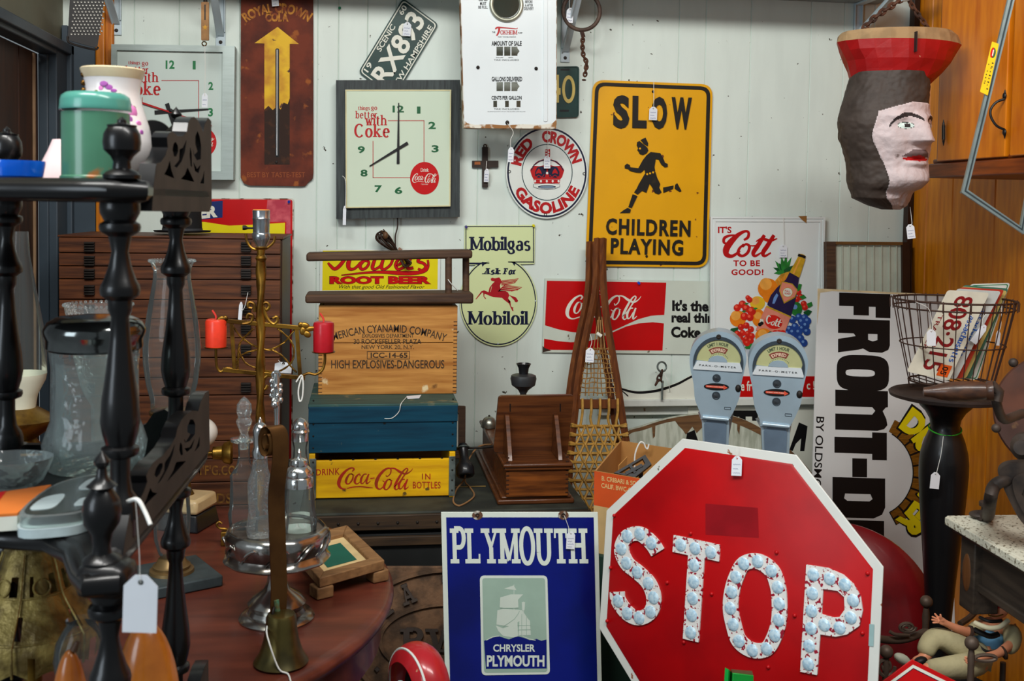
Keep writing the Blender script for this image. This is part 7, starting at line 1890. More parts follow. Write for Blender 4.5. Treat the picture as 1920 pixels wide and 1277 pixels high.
skin('sleeve', [(D_(1892, 1172, -.02), 15 * k), (D_(1900, 1192, -.04), 19 * k), (D_(1898, 1212, -.055), 15 * k), (D_(1888, 1222, -.07), 10 * k)], [(0, 1), (1, 2), (2, 3)], m_dcl, doll)
skin('sleeve', [(D_(1838, 1172, -.02), 14 * k), (D_(1828, 1180, -.03), 13 * k), (D_(1820, 1184, -.04), 10.5 * k)], [(0, 1), (1, 2)], m_dcl, doll)
part(doll, 'waist_ribbon', m_black, lambda b: b.tube(catmull([D_(1828, 1200, -.045), D_(1838, 1214, -.055), D_(1852, 1222, -.06), D_(1868, 1220, -.055)], 5), 2.6 * k, 8))
skin('hair', [(D_(1872, 1086, .02), 20 * k), (D_(1852, 1108, .0), 16 * k), (D_(1845, 1130, -.01), 15 * k), (D_(1846, 1150, -.01), 12 * k), (D_(1904, 1100, .02), 16 * k), (D_(1908, 1140, .01), 12 * k)], [(0, 1), (1, 2), (2, 3), (0, 4), (4, 5)], mat('dark_brown_hair', (44, 26, 18), .6, var=.2, scale=60, bump=.6), doll)
def face(b):
 for x in (1868, 1892): b.ball(D_(x, 1113, -.034), (4 * k, 2 * k, 3 * k), 10, 6, 2); b.ball(D_(x, 1113, -.037), (1.8 * k, 1.5 * k, 2 * k), 8, 6, 1)
 b.ball(D_(1876, 1124, -.038), (3 * k, 4 * k, 4 * k), 10, 8, 0)
 b.ball(D_(1870, 1134, -.031), (7 * k, 2.4 * k, 2.6 * k), 12, 6, 3); b.ball(D_(1871, 1139, -.030), (5 * k, 2.4 * k, 1.8 * k), 12, 6, 3)
part(doll, 'face', [m_skin, m_black, m_cream, mat('doll_lip', (170, 40, 40), .4)], face)
m_lw = mat('white_leather', (196, 198, 176), .5)
part(doll, 'shoe', m_lw, lambda b: (b.ball(D_(1692, 1236, -.1), (17 * k, 10 * k, 9 * k), 16, 10, 0, Matrix.Rotation(.5, 3, 'Y')),))
part(doll, 'shoe', m_black, lambda b: b.ball(D_(1726, 1240, -.1), (13 * k, 9 * k, 8 * k), 16, 10, 0, Matrix.Rotation(-.3, 3, 'Y')))
part(doll, 'necklace', m_brass, lambda b: b.tube([D_(1853 + i * 4, 1153 + 3 * math.sin(i * .5), -.032) for i in range(8)], 1.2 * k, 6))
part(doll, 'wrist_lace', mat('brown_lace', (52, 34, 24), .8), lambda b: (b.ring(D_(1818, 1186, -.04), D_(1800, 1180) - D_(1818, 1186), 10 * k, 3.5 * k, 16, 6), b.ring(D_(1882, 1224, -.08), D_(1860, 1230) - D_(1882, 1224), 9 * k, 3.5 * k, 16, 6)))
# red dome
m_dome = mat('dark_red_enamel', (110, 14, 18), .35, var=.12, scale=9, coat=.3, c2=(84, 10, 14), spots=[((150, 70, 70), 5, .72, .15)])
rc_ = atD(1568, 1166, 2.86); k = 2.86 / FPX
ax = (EYE - rc_).normalized() * V((1, 1, 0)); ax = V((ax.x, ax.y, .12)).normalized()
b = B(); b.lathe([(184 * k, -.012), (184 * k, 0), (176 * k, .012), (140 * k, .04), (90 * k, .06), (40 * k, .069), (0, .07)], rc_, ax, 64)
rdm = b.build('red_dome', m_dome, label='large dark red domed metal lid standing behind the stop sign', cat='lid')
part(rdm, 'rivet', m_nick, lambda b: b.ball(atD(1690, 1056, 2.845), .006, 10, 6))
part(rdm, 'support', m_bedi, lambda b: bb(b, rc_.x - .02, rc_.x + .02, rc_.y + .03, rc_.y + .05, 0, rc_.z))
# red warning board, bottom right
WPn = lean(1722, 1240, 1.82, 12, -14)
WQ = [(1711, 1238), (1850, 1306), (1760, 1420), (1596, 1322)]
wq = WPn(1711, 1238)
b = B(); b.slab([WQ], WPn, -.004, 0, back=True)
wb = b.build('small_red_sign', m_redp, label='small red sign with white line, tilted on its corner at the bottom right', cat='sign', bev=.0008)
part(wb, 'white_line', m_cream, lambda b: b.slab([inset(WQ, 8), inset(WQ, 14)], WPn, None, .0006))
part(wb, 'dark_line', m_navy, lambda b: b.slab([inset(WQ, 14), inset(WQ, 15.2)], WPn, None, .0006))
part(wb, 'stake', m_sled, lambda b: bb(b, WPn(1735, 1330).x - .012, WPn(1735, 1330).x + .012, WPn(1735, 1330).y + .012, WPn(1735, 1330).y + .026, 0, WPn(1735, 1334).z))
# green block, bottom centre
m_gg = mat('bright_green_paint', (16, 150, 52), .45, var=.08, scale=14, coat=.2)
gy = 1.72
gq = lambda x, y, o=0.: onY(x, y, gy + o)
bt = [V((gq(1356, 1277).x, gy, 0)), V((gq(1428, 1277).x, gy, 0)), V((gq(1428, 1277).x, gy + .06, 0)), V((gq(1356, 1277).x, gy + .06, 0))]
b = B(); b.hexa(bt, [gq(1374, 1262), gq(1413, 1267), gq(1410, 1262, .05), gq(1370, 1259, .05)])
gb = b.build('green_post', m_gg, label='bright green painted wooden post in front of the stop sign', cat='post', bev=.001)
part(gb, 'side_lip', mat('lighter_green_paint', (20, 176, 70), .45), lambda b: b.hexa([V((gq(1350, 1277).x, gy - .004, 0)), V((gq(1357, 1277).x, gy - .004, 0)), V((gq(1357, 1277).x, gy + .06, 0)), V((gq(1350, 1277).x, gy + .06, 0))], [gq(1359.5, 1252), gq(1366, 1255), gq(1375, 1262, .05), gq(1360, 1252, .05)]))
part(gb, 'bare_top', mat('brown_torn_wood', (120, 84, 60), .8, bump=.4), lambda b: b.hexa([gq(1373, 1264, .012), gq(1413, 1268, .012), gq(1412, 1268, .05), gq(1372, 1263, .05)], [gq(1371, 1255, .012), gq(1410, 1258, .012), gq(1409, 1258, .05), gq(1370, 1255, .05)]))
# red fender, bottom centre-left
m_fen = mat('scratched_red_enamel', (176, 30, 38), .32, var=.1, scale=8, coat=.4, spots=[((196, 140, 110), 26, .70, .02)])
fd = 1.86; k = fd / FPX
fx = (Matrix.Rotation(math.radians(-64), 3, 'Z') @ V((0, -1, 0)))       # wheel axle direction
fc = atD(786, 1288, fd)
fs_ = fx.cross(V((0, 0, 1))).normalized()
def fend(b, rad, wid, a0, a1, hgt, mi=0, n=28):
 m_ = 9
 for i in range(n + 1):
  a = math.radians(a0 + (a1 - a0) * i / n)
  dirv = fs_ * math.cos(a) + V((0, 0, 1)) * math.sin(a)
  for j in range(m_):
   t = -1 + 2 * j / (m_ - 1)
   b.v.append(fc + dirv * (rad + hgt * (math.sqrt(max(0, 1 - t * t * .98)))) + fx * (wid * t))
 o = 0
 for i in range(n):
  for j in range(m_ - 1):
   b.f.append((i * m_ + j, i * m_ + j + 1, (i + 1) * m_ + j + 1, (i + 1) * m_ + j)); b.m.append(mi)
b = B(); fend(b, 48 * k, 38 * k, -20, 200, 34 * k)
fnd = b.build('red_fender', m_fen, label='scratched red metal fender with a white pinstripe in front of the cast iron plate', cat='fender', sharp=50)
part(fnd, 'pinstripe', m_white, lambda b: b.tube([fc + (fs_ * math.cos(math.radians(a)) + V((0, 0, 1)) * math.sin(math.radians(a))) * (46 * k + 34 * k * .83) + fx * (24 * k) for a in range(-10, 195, 8)], 2.4 * k, 6))
part(fnd, 'tyre', m_black, lambda b: b.tube([fc + (fs_ * math.cos(math.radians(a)) + V((0, 0, 1)) * math.sin(math.radians(a))) * (30 * k) for a in range(0, 360, 10)], 13 * k, 10, True))
part(fnd, 'stay', m_steel, lambda b: (b.tube([fc + fx * 40 * k + V((0, 0, 20 * k)), fc + fx * 42 * k + V((0, 0, -60 * k))], 5 * k, 10), b.tube([fc, V((fc.x, fc.y, 0))], .012, 10)))
# ================================================================== round table, left
TB = .68
tcx, tcy, trad = -.571, 2.152, .641
m_mahog = wood('worn_mahogany', (112, 54, 38), (74, 34, 26), 0, .38, 4, .06, 6, spots=[((160, 110, 90), 60, .74, .02)], coat=.2)
b = B(); b.lathe([(0, -.03), (trad - .02, -.03), (trad - .006, -.026), (trad, -.014), (trad - .002, -.006), (trad - .012, -.001), (trad - .03, 0), (0, 0)], (tcx, tcy, TB), seg=96)
rt = b.build('round_table', m_mahog, label='round dark red mahogany table carrying the cruet stand and lamps', cat='table', sharp=50)
part(rt, 'apron', m_mahog, lambda b: b.lathe([(trad - .035, -.11), (trad - .025, -.10), (trad - .03, -.03)], (tcx, tcy, TB), seg=72, cap=False))
part(rt, 'pedestal', m_mahog, lambda b: b.lathe([(.2, 0), (.2, .03), (.08, .07), (.05, .2), (.075, .38), (.05, .5), (.09, TB - .035)], (tcx, tcy, 0), seg=32))
tz = lambda x, y: onZ(x, y, TB + .0006)
def col(px, pyb, zb=None):
 """base point on the table under photo column px at row pyb, metres per pixel there, and a row -> height function"""
 p = tz(px, pyb) if zb is None else zb
 k = mpp(p)
 return p, k, (lambda y: onP(px, y, p, V((0, 1, 0))).z - p.z)
m_cglass = glass('clear_glass', (244, 248, 246), .19, .03, 0, 60, .03)
m_cut = glass('cut_glass', (244, 248, 248), .26, .05, .9, 90, .07)
m_rib = glass('thick_glass', (240, 248, 245), .26, .04, .6, 45, .11)
m_silver = mat('tarnished_silver', (176, 174, 168), .2, .95, var=.1, scale=16, c2=(110, 104, 98), bump=.08)
m_silverb = mat('bright_silver', (206, 208, 206), .16, .95, var=.05, scale=30)
# ------------------------------------------------------------------ cruet stand with its bottles
c, k, zf = col(519, 1158)
b = B(); b.lathe([(69 * k, 0), (70 * k, .003), (64 * k, .010), (54 * k, .013), (50 * k, .020), (54 * k, .030), (44 * k, .042), (24 * k, .055), (18 * k, .07), (16 * k, zf(1062)), (20 * k, zf(1048)), (40 * k, zf(1044))], c, seg=56)
cs_ = b.build('cruet_stand', m_silver, label='tarnished silver cruet stand on a tall foot, full of glass bottles', cat='cruet stand')
zt1, zt0 = zf(990), zf(1046)
part(cs_, 'tray', m_silver, lambda b: b.lathe([(40 * k, zt0), (96 * k, zt0), (98 * k, zt0 + 3 * k), (91 * k, zt0 + 8 * k), (88 * k, zt0 + 16 * k), (94 * k, zt0 + 34 * k), (95 * k, zt1 - 8 * k), (90 * k, zt1), (86 * k, zt1 + 2 * k), (84 * k, zt1 - 2 * k), (0, zt1 - 2 * k)], c, seg=72, wav=(11, .012)))
part(cs_, 'repousse_leaf', m_silver, lambda b: [b.tube(catmull([c + V((math.cos(a + da) * r * k, math.sin(a + da) * r * k, zt0 + h * k)) for da, r, h in ((0, 92, 14), (.12, 95, 24), (.22, 97, 34), (.36, 97, 42), (.44, 94, 36))], 4), [1.2 * k] * 4 + [3.4 * k] * 9 + [1.5 * k] * 4, 8) for a in [i * math.pi / 5.5 for i in range(11)]])
part(cs_, 'handle', m_silverb, lambda b: (b.tube([c + V((-.004, .03, zt1)), c + V((-.004, .03, zf(790))), c + V((-.006, .03, zf(740))), c + V((-.006, .03, zf(705)))], [4 * k, 5 * k, 8 * k, 5 * k], 12), [b.ball(c + V((-.006 + math.cos(a) * 9 * k, .03 + math.sin(a) * 6 * k, zf(756 - 9 * (i % 5)))), (4.5 * k, 4.5 * k, 6 * k), 10, 6) for i, a in enumerate([j * .85 for j in range(14)])], b.ball(c + V((-.007, .02, zf(762))), 8 * k, 12, 8), b.ring(c + V((-.006, .03, zf(708))), (0, 1, .2), 7 * k, 2.5 * k, 18, 8)))
def bottle(px, pyb, lab, prof, m, extra):
 p = onZ(px, pyb, c.z + zt1 - 1.5 * k)
 kk_ = mpp(p)
 zz_ = lambda y: onP(px, y, p, V((0, 1, 0))).z - p.z
 b = B(); b.lathe([(0, 0)] + [(r * kk_, zz_(y) if y else 0) for r, y in prof], p, seg=28, cap=False)
 bo = b.build('cruet_bottle', m, label=lab, cat='bottle', group='bottles in the cruet stand', sharp=30)
 extra(bo, p, kk_, zz_)
def stopper(bo, p, k_, z_): part(bo, 'stopper', m_cut, lambda b: b.lathe([(8 * k_, z_(842)), (10 * k_, z_(822)), (7 * k_, z_(812)), (12 * k_, z_(800)), (15 * k_, z_(790)), (11 * k_, z_(782)), (14 * k_, z_(772)), (13 * k_, z_(758)), (6 * k_, z_(748)), (0, z_(743))], p, seg=8), sharp=10)
bottle(457, 988, 'tall glass cruet bottle with a pointed cut stopper, left in the silver stand', [(26, 987), (27, 978), (29, 962), (26, 952), (25, 900), (26, 892), (14, 872), (10, 855), (11, 832), (24, 827), (25, 822), (12, 820)], m_cglass, stopper)
def pepper(bo, p, k_, z_): part(bo, 'silver_cap', m_silverb, lambda b: b.lathe([(14 * k_, z_(858)), (15 * k_, z_(846)), (12 * k_, z_(838)), (13 * k_, z_(820)), (14 * k_, z_(806)), (10 * k_, z_(796)), (4 * k_, z_(792)), (3 * k_, z_(786)), (0, z_(782))], p, seg=24))
bottle(487, 1005, 'cut glass cruet bottle behind the bell strap in the silver stand', [(23, 1004), (25, 990), (21, 960), (23, 910), (22, 900), (15, 880), (13, 858)], m_cut, pepper)
def dome(bo, p, k_, z_): part(bo, 'silver_lid', m_silverb, lambda b: b.lathe([(27 * k_, z_(912)), (27 * k_, z_(896)), (25 * k_, z_(893)), (26 * k_, z_(890)), (24 * k_, z_(880)), (16 * k_, z_(873)), (17 * k_, z_(868)), (15 * k_, z_(862)), (5 * k_, z_(858)), (3 * k_, z_(852)), (4 * k_, z_(848)), (0, z_(842))], p, seg=32))
bottle(560, 992, 'glass mustard pot with a silver domed lid, right in the silver stand', [(33, 991), (34, 975), (32, 965), (29, 930), (26, 912)], m_cglass, dome)
def shaker(bo, p, k_, z_): part(bo, 'pierced_cap', m_silverb, lambda b: b.lathe([(16 * k_, z_(826)), (16 * k_, z_(812)), (17 * k_, z_(809)), (15 * k_, z_(805)), (16 * k_, z_(802)), (14 * k_, z_(794)), (8 * k_, z_(786)), (0, z_(783))], p, seg=28))
bottle(562, 966, 'glass caster with a pierced silver cap, rear of the silver stand', [(24, 966), (25, 930), (24, 900), (20, 880), (13, 856), (12, 840), (15, 826)], m_cglass, shaker)
# ------------------------------------------------------------------ bell on a coiled spring strap
c, k, zf = col(527, 1243)
m_bronze2 = mat('old_bell_bronze', (104, 92, 50), .34, .85, scale=14, c2=(70, 64, 40), bump=.12)
m_strap = mat('brown_spring_brass', (108, 74, 38), .38, .8, scale=12, c2=(82, 54, 28))
b = B(); b.lathe([(44 * k, .0), (50 * k, .002), (51 * k, 4 * k), (47 * k, 10 * k), (40 * k, 22 * k), (33 * k, 45 * k), (29 * k, 70 * k), (28 * k, 88 * k), (25 * k, 94 * k), (10 * k, 98 * k), (0, 98 * k)], c, seg=44)
bl = b.build('shop_bell', m_bronze2, label='bronze shop bell on a coiled brass strap standing on the round table', cat='bell')
SPl = Pl(c + V((0, .015, 0)), (0, -1, 0))
def strap(b):
 ctr = [(536, 1150), (538, 1100), (535, 1000), (533, 930), (536, 895), (540, 868), (541, 840), (539, 812), (530, 798), (520, 800), (515, 820), (517, 842), (524, 851), (532, 845), (535, 828), (531, 812), (524, 813), (521, 826), (525, 838), (530, 830)]
 P_ = catmull(ctr, 5)
 wv = V((-.016, -.02, .0)) ; wv = V((-28 * k, -16 * k, 0))
 A, C = [SPl(*p) for p in P_], [SPl(*p) + wv for p in P_]
 n = len(A)
 th_ = 1.6 * k
 nrm_ = []
 for i in range(n):
  t = (A[min(i + 1, n - 1)] - A[max(i - 1, 0)]).normalized()
  nrm_.append(t.cross(wv.normalized()) * th_)
 vs = []
 for i in range(n): vs += [A[i] - nrm_[i], A[i] + nrm_[i], C[i] + nrm_[i], C[i] - nrm_[i]]
 fs = []
 for i in range(n - 1):
  for j in range(4):
   fs.append((i * 4 + j, i * 4 + (j + 1) % 4, (i + 1) * 4 + (j + 1) % 4, (i + 1) * 4 + j))
 fs += [(0, 1, 2, 3), tuple((n - 1) * 4 + j for j in (3, 2, 1, 0))]
 b.add(vs, fs)
part(bl, 'spring_strap', m_strap, strap, sharp=50)
part(bl, 'crown_loop', m_iron, lambda b: (b.ring(SPl(521, 1143) + V((-.004, -.012, 0)), (1, -.3, 0), 10 * k, 2.6 * k, 20, 8)))
part(bl, 'green_corrosion', mat('verdigris', (70, 130, 104), .7, scale=60, c2=(90, 80, 40)), lambda b: b.tube([SPl(529, 1150) + V((-.006, -.011, .0)), SPl(526, 1120) + V((-.006, -.0115, 0))], 5 * k, 8))
part(bl, 'string', m_string, lambda b: b.tube(catmull([SPl(513, 1150) + V((0, -.02, 0)), SPl(503, 1165) + V((0, -.03, 0)), SPl(510, 1180) + V((0, -.055, 0)), SPl(528, 1225) + V((0, -.06, 0)), tz(540, 1266) + V((0, 0, .002)), tz(546, 1284) + V((0, 0, .002))], 5), 1.6 * k, 6))
# ------------------------------------------------------------------ wooden tray frame with green card
q4 = [onZ(x, y, TB + .045) for x, y in ((536, 1012), (651, 984), (721, 1050), (599, 1084))]
cen = sum(q4, V((0, 0, 0))) / 4
m_tray = wood('sun_bleached_wood', (150, 112, 72), (112, 80, 50), 0, .6, 8, .15, 10)
qi = [cen + (p - cen) * .70 for p in q4]
b = B()
for i in range(4):
 a, d_ = q4[i], q4[(i + 1) % 4]; ai, di = qi[i], qi[(i + 1) % 4]
 lo = V((0, 0, -.02)); s2 = V((0, 0, -.012))
 b.hexa([a + lo, d_ + lo, di + lo, ai + lo], [a, d_, di + s2 * .3, ai + s2 * .3])
wt = b.build('wooden_tray', m_tray, label='small square wooden tray on block feet with a green centre on the round table', cat='tray', bev=.002)
part(wt, 'cream_mat', mat('cream_mount', (222, 194, 140), .7), lambda b: b.add([p + V((0, 0, -.012)) for p in qi], [(3, 2, 1, 0)]))
part(wt, 'green_card', mat('green_felt_card', (26, 96, 78), .6, var=.05), lambda b: b.add([cen + (p - cen) * .46 + V((0, 0, -.0112)) for p in q4], [(3, 2, 1, 0)]))
for i in range(4):
 p = cen + (q4[i] - cen) * .86
 part(wt, 'foot', m_tray, lambda b: b.box(p + V((0, 0, -.0325)), (.036, .036, .0238), Matrix.Rotation(.5, 3, 'Z')), bev=.003)
# ------------------------------------------------------------------ brass candelabra lamp with two candles
c, k, zf = col(487, 1004)
m_gilt = mat('gilded_iron', (152, 112, 40), .38, .85, scale=16, c2=(92, 62, 22), bump=.15)
LP_ = Pl(c, (0, -1, 0))
tp = zf(462)
b = B()
tw = [(r * k, z_) for r, z_ in ((8, 0), (8, tp))]
n = 60
for j in range(n + 1):
 zz_ = .02 + (zf(478) - .02) * j / n
 for i in range(10):
  a = 2 * math.pi * i / 10 + j * .28
  rr = 8.2 * k * (1 + .2 * math.cos(2 * (2 * math.pi * i / 10)))
  b.v.append(c + V((math.cos(a) * rr, math.sin(a) * rr, zz_)))
for j in range(n):
 for i in range(10): b.f.append((j * 10 + i, j * 10 + (i + 1) % 10, (j + 1) * 10 + (i + 1) % 10, (j + 1) * 10 + i)); b.m.append(0)
lp_ = b.build('candelabra_lamp', m_gilt, label='gilded twisted lamp with a wire scrollwork frame and bare silver socket', cat='lamp', sharp=60)
part(lp_, 'base', m_gilt, lambda b: b.lathe([(.07, 0), (.07, .006), (.04, .014), (.02, .022), (9 * k, .03)], c, seg=36))
part(lp_, 'neck', m_gilt, lambda b: b.lathe([(8 * k, zf(490)), (11 * k, zf(484)), (7 * k, zf(478)), (8 * k, zf(468)), (12 * k, zf(464)), (6 * k, zf(460))], c, seg=20))
so = part(lp_, 'socket', mat('steel_socket', (176, 184, 190), .22, .9), lambda b: b.lathe([(6 * k, zf(470)), (9 * k, zf(462)), (14 * k, zf(452)), (16.5 * k, zf(446)), (16.5 * k, zf(438)), (15 * k, zf(436)), (15.5 * k, zf(412)), (16.5 * k, zf(410)), (15.5 * k, zf(408)), (16 * k, zf(395)), (14 * k, zf(393)), (12.5 * k, zf(396)), (0, zf(398))], c, seg=28))
part(so, 'rim', mat('orange_rim', (214, 130, 50), .5), lambda b: b.ring(c + V((0, 0, zf(394))), (0, 0, 1), 14 * k, 1.6 * k, 28, 8))
part(so, 'switch', m_black, lambda b: b.tube([LP_(474, 428), LP_(465, 428), LP_(460, 427), LP_(455, 427)], [2 * k, 2 * k, 4.5 * k, 4.5 * k], 10))
part(lp_, 'harp_holder', m_gilt, lambda b: b.tube(catmull([LP_(461, 438), LP_(463, 452), LP_(472, 465), LP_(486, 468), LP_(500, 465), LP_(513, 454), LP_(515, 443)], 6), 2.6 * k, 8))
part(lp_, 'frame', m_gilt, lambda b: (b.bar(LP_(418, 601), LP_(578, 616), 8 * k, 8 * k), b.bar(LP_(418, 693), LP_(572, 709), 8 * k, 8 * k), b.bar(LP_(434, 604), LP_(440, 694), 7 * k, 7 * k), b.bar(LP_(556, 614), LP_(563, 708), 7 * k, 7 * k)), bev=.001)
def rope(b, pts, r):
 P_ = [V(p) for p in catmull([LP_(*q) for q in pts], 8)]
 for s_ in (0, math.pi):
  o_ = []
  for i, p in enumerate(P_):
   t = (P_[min(i + 1, len(P_) - 1)] - P_[max(i - 1, 0)]).normalized()
   x, y, z = frame(t)
   o_.append(p + (x * math.cos(i * .9 + s_) + y * math.sin(i * .9 + s_)) * r * .6)
  b.tube(o_, r, 6)
for q in ([(437, 611), (452, 632), (480, 650), (508, 655), (535, 640), (552, 618)], [(440, 690), (450, 668), (478, 657), (510, 656)], [(510, 656), (530, 668), (548, 690), (556, 698)], [(446, 692), (447, 660), (452, 640), (476, 616)], [(520, 616), (541, 634), (551, 655), (546, 680), (520, 697), (490, 694)], [(480, 690), (460, 680), (446, 655)]):
 part(lp_, 'wire_scroll', m_gilt, lambda b: rope(b, q, 1.3 * k))
def scr(b, pts, r): b.tube(catmull([LP_(*p, .002) for p in pts], 6), r * k, 8)
for q in ([(455, 607), (470, 604), (474, 592), (466, 589), (463, 597)], [(478, 585), (476, 570), (467, 567), (466, 576), (473, 578)], [(492, 568), (500, 594), (512, 607), (520, 602), (519, 594), (512, 597)], [(492, 570), (500, 567), (505, 574), (500, 581), (496, 576)], [(502, 704), (492, 712), (490, 724), (497, 729), (502, 722)]):
 part(lp_, 'scroll', m_gilt, lambda b: scr(b, q, 3.2))
for x, y, s_ in ((415, 602, -1), (572, 614, 1)):
 part(lp_, 'leaf', m_gilt, lambda b: [b.ball(LP_(x + s_ * dx, y + dy, .006), (rx_ * k, 3 * k, rz_ * k), 12, 8, 0, Matrix.Rotation(ro * s_, 3, 'Y')) for dx, dy, rx_, rz_, ro in ((0, -4, 9, 6, .3), (10, 2, 10, 5, -.2), (-4, 6, 6, 8, 0), (4, 12, 8, 6, .6), (-8, -6, 5, 5, 0))])
for s_, arm, cn, lab, colr, top in ((-1, [(438, 693), (425, 690), (414, 697), (407, 688), (405, 668), (405, 652)], (405, 651), 'orange red candle on the left arm of the gilded lamp', (232, 62, 38), 598), (1, [(564, 706), (578, 700), (592, 702), (604, 694), (609, 678), (609, 661)], (606.5, 660), 'deep red candle on the right arm of the gilded lamp', (176, 20, 34), 603)):
 part(lp_, 'arm', m_gilt, lambda b: b.tube(catmull([LP_(*p) for p in arm], 6), 2.6 * k, 8))
 pz0 = LP_(*cn)
 part(lp_, 'candle_pan', m_gilt, lambda b: b.lathe([(3 * k, -.003), (21 * k, -.001), (22 * k, .001), (20 * k, .0008), (0, .0006)], pz0, seg=28))
 hh = LP_(cn[0], top).z - pz0.z
 b = B(); b.lathe([(0, .001), (18.5 * k, .001), (19 * k, .004), (19.5 * k, hh * .9), (18 * k, hh * .97), (14 * k, hh), (6 * k, hh * .985), (0, hh * .98)], pz0, seg=32)
 cdl = b.build('candle', mat('candle_wax_%d' % colr[0], colr, .4, var=.06, scale=40, coat=.2), label=lab, cat='candle', group='candles on the gilded lamp')
 part(cdl, 'wick', mat('red_wick', (210, 60, 50), .7), lambda b: b.tube(catmull([pz0 + V((0, 0, hh * .97)), pz0 + V((-.001, 0, hh + 6 * k)), pz0 + V((-7 * k, 0, hh + 16 * k))], 4), 1.8 * k, 6))
 part(cdl, 'candle_pan_label', m_card, lambda b: b.lathe([(4 * k, .0008), (4 * k, .0011)], pz0, seg=12)) if False else None
# ------------------------------------------------------------------ oil lamp with a beaded chimney
c, k, zf = col(322, 1092)
m_slab = mat('grey_black_stone', (58, 68, 70), .5, var=.1, scale=40)
Rz = Matrix.Rotation(math.radians(28), 3, 'Z')
b = B(); b.box(c + V((0, 0, .011)), (.155, .155, .022), Rz)
ol = b.build('oil_lamp', m_slab, label='glass oil lamp with a beaded chimney and square black foot on the round table', cat='lamp', bev=.003)
part(ol, 'brass_foot', mat('dull_brass_foot', (132, 108, 70), .4, .7), lambda b: b.lathe([(.044, .022), (.043, .028), (.036, .03), (.037, .036), (.031, .04), (.026, .05), (.018, .055)], c, seg=40))
part(ol, 'font', m_cglass, lambda b: b.lathe([(.016, .052), (24 * k, .06), (32 * k, zf(1010)), (34 * k, zf(970)), (32 * k, zf(930)), (24 * k, zf(890)), (16 * k, zf(860)), (14 * k, zf(800))], c, seg=36, cap=False))
part(ol, 'burner', m_brass, lambda b: b.lathe([(15 * k, zf(806)), (20 * k, zf(796)), (22 * k, zf(782)), (40 * k, zf(776)), (41 * k, zf(770)), (36 * k, zf(768)), (0, zf(768))], c, seg=36))
part(ol, 'chimney', m_cglass, lambda b: b.lathe([(38 * k, zf(768)), (38 * k, zf(750)), (46 * k, zf(720)), (51.5 * k, zf(680)), (52 * k, zf(650)), (48 * k, zf(610)), (40 * k, zf(560)), (34 * k, zf(525)), (33 * k, zf(508)), (37 * k, zf(496)), (40 * k, zf(490))], c, seg=44, cap=False))
part(ol, 'beaded_rim', m_cut, lambda b: [b.ball(c + V((40 * k * math.cos(a), 40 * k * math.sin(a), zf(489))), 3 * k, 8, 6) for a in [i * math.pi / 18 for i in range(36)]])
# ------------------------------------------------------------------ second oil lamp at the left
c, k, zf = col(40, 1040)
b = B(); b.lathe([(.055, 0), (.055, .006), (.03, .02), (.012, .05), (.014, .1), (34 * k, zf(900)), (42 * k, zf(870)), (40 * k, zf(840)), (26 * k, zf(822))], c, seg=40)
o2 = b.build('oil_lamp', m_brass, label='brass oil lamp with a tall plain chimney behind the left edge of the turned shelf', cat='lamp')
part(o2, 'collar', m_brass, lambda b: b.lathe([(24 * k, zf(824)), (48 * k, zf(806)), (64 * k, zf(790)), (66 * k, zf(785)), (58 * k, zf(782)), (30 * k, zf(764)), (0, zf(764))], c, seg=40, wav=(24, .012)))
part(o2, 'frosted_base', mat('frosted_glass', (214, 212, 190), .5, var=.03), lambda b: b.lathe([(26 * k, zf(764)), (30 * k, zf(740)), (44 * k, zf(712)), (46 * k, zf(700))], c, seg=40, cap=False))
part(o2, 'chimney', m_cglass, lambda b: b.lathe([(46 * k, zf(700)), (46 * k, zf(670)), (40 * k, zf(610)), (28 * k, zf(540)), (18 * k, zf(480)), (15 * k, zf(434))], c, seg=36, cap=False))
# ------------------------------------------------------------------ milk glass lamp on a marble and iron base
c, k, zf = col(348, 985)
Rz2 = Matrix.Rotation(math.radians(-20), 3, 'Z')
b = B(); b.box(c + V((0, 0, .02)), (.12, .11, .04), Rz2, 0, .88)
mg = b.build('milk_glass_lamp', m_blk, label='milk glass lamp on a cream marble block with a black iron plinth', cat='lamp', bev=.004)
part(mg, 'marble_block', mat('cream_marble', (204, 176, 130), .3, var=.05, coat=.3), lambda b: b.box(c + V((0, 0, .058)), (.115, .105, .034), Rz2, 0, .95), bev=.008)
part(mg, 'stem', m_brass, lambda b: b.lathe([(.02, .075), (.012, .09), (.01, zf(850)), (.02, zf(842)), (.02, zf(838))], c, seg=24))
part(mg, 'globe', mat('milk_glass', (222, 216, 206), .25, var=.02, coat=.4), lambda b: b.ball(c + V((.028, 0, zf(812))), (36 * k, 36 * k, 30 * k), 28, 18))
part(mg, 'brass_valve', m_brass, lambda b: b.lathe([(5 * k, -30 * k), (5 * k, 30 * k), (12 * k, 32 * k), (13 * k, 48 * k), (19 * k, 52 * k), (23 * k, 64 * k), (19 * k, 68 * k), (0, 68 * k)], onP(366, 851, c, V((0, 1, 0))), (1, .1, 0), 28))
# small brass hook box
c = tz(424, 1022); k = mpp(c)
b = B(); b.box(c + V((0, 0, .016)), (.022, .018, .032))
bh = b.build('brass_trinket', m_gilt, label='small brass box with a curled hook beside the cruet stand', cat='trinket', bev=.002)
part(bh, 'hook', m_gilt, lambda b: b.tube(catmull([c + V((.008, 0, .033)), c + V((-.002, -.004, .038)), c + V((-.014, -.004, .040)), c + V((-.020, -.004, .048)), c + V((-.015, -.004, .054)), c + V((-.009, -.004, .050))], 5), .0028, 8))

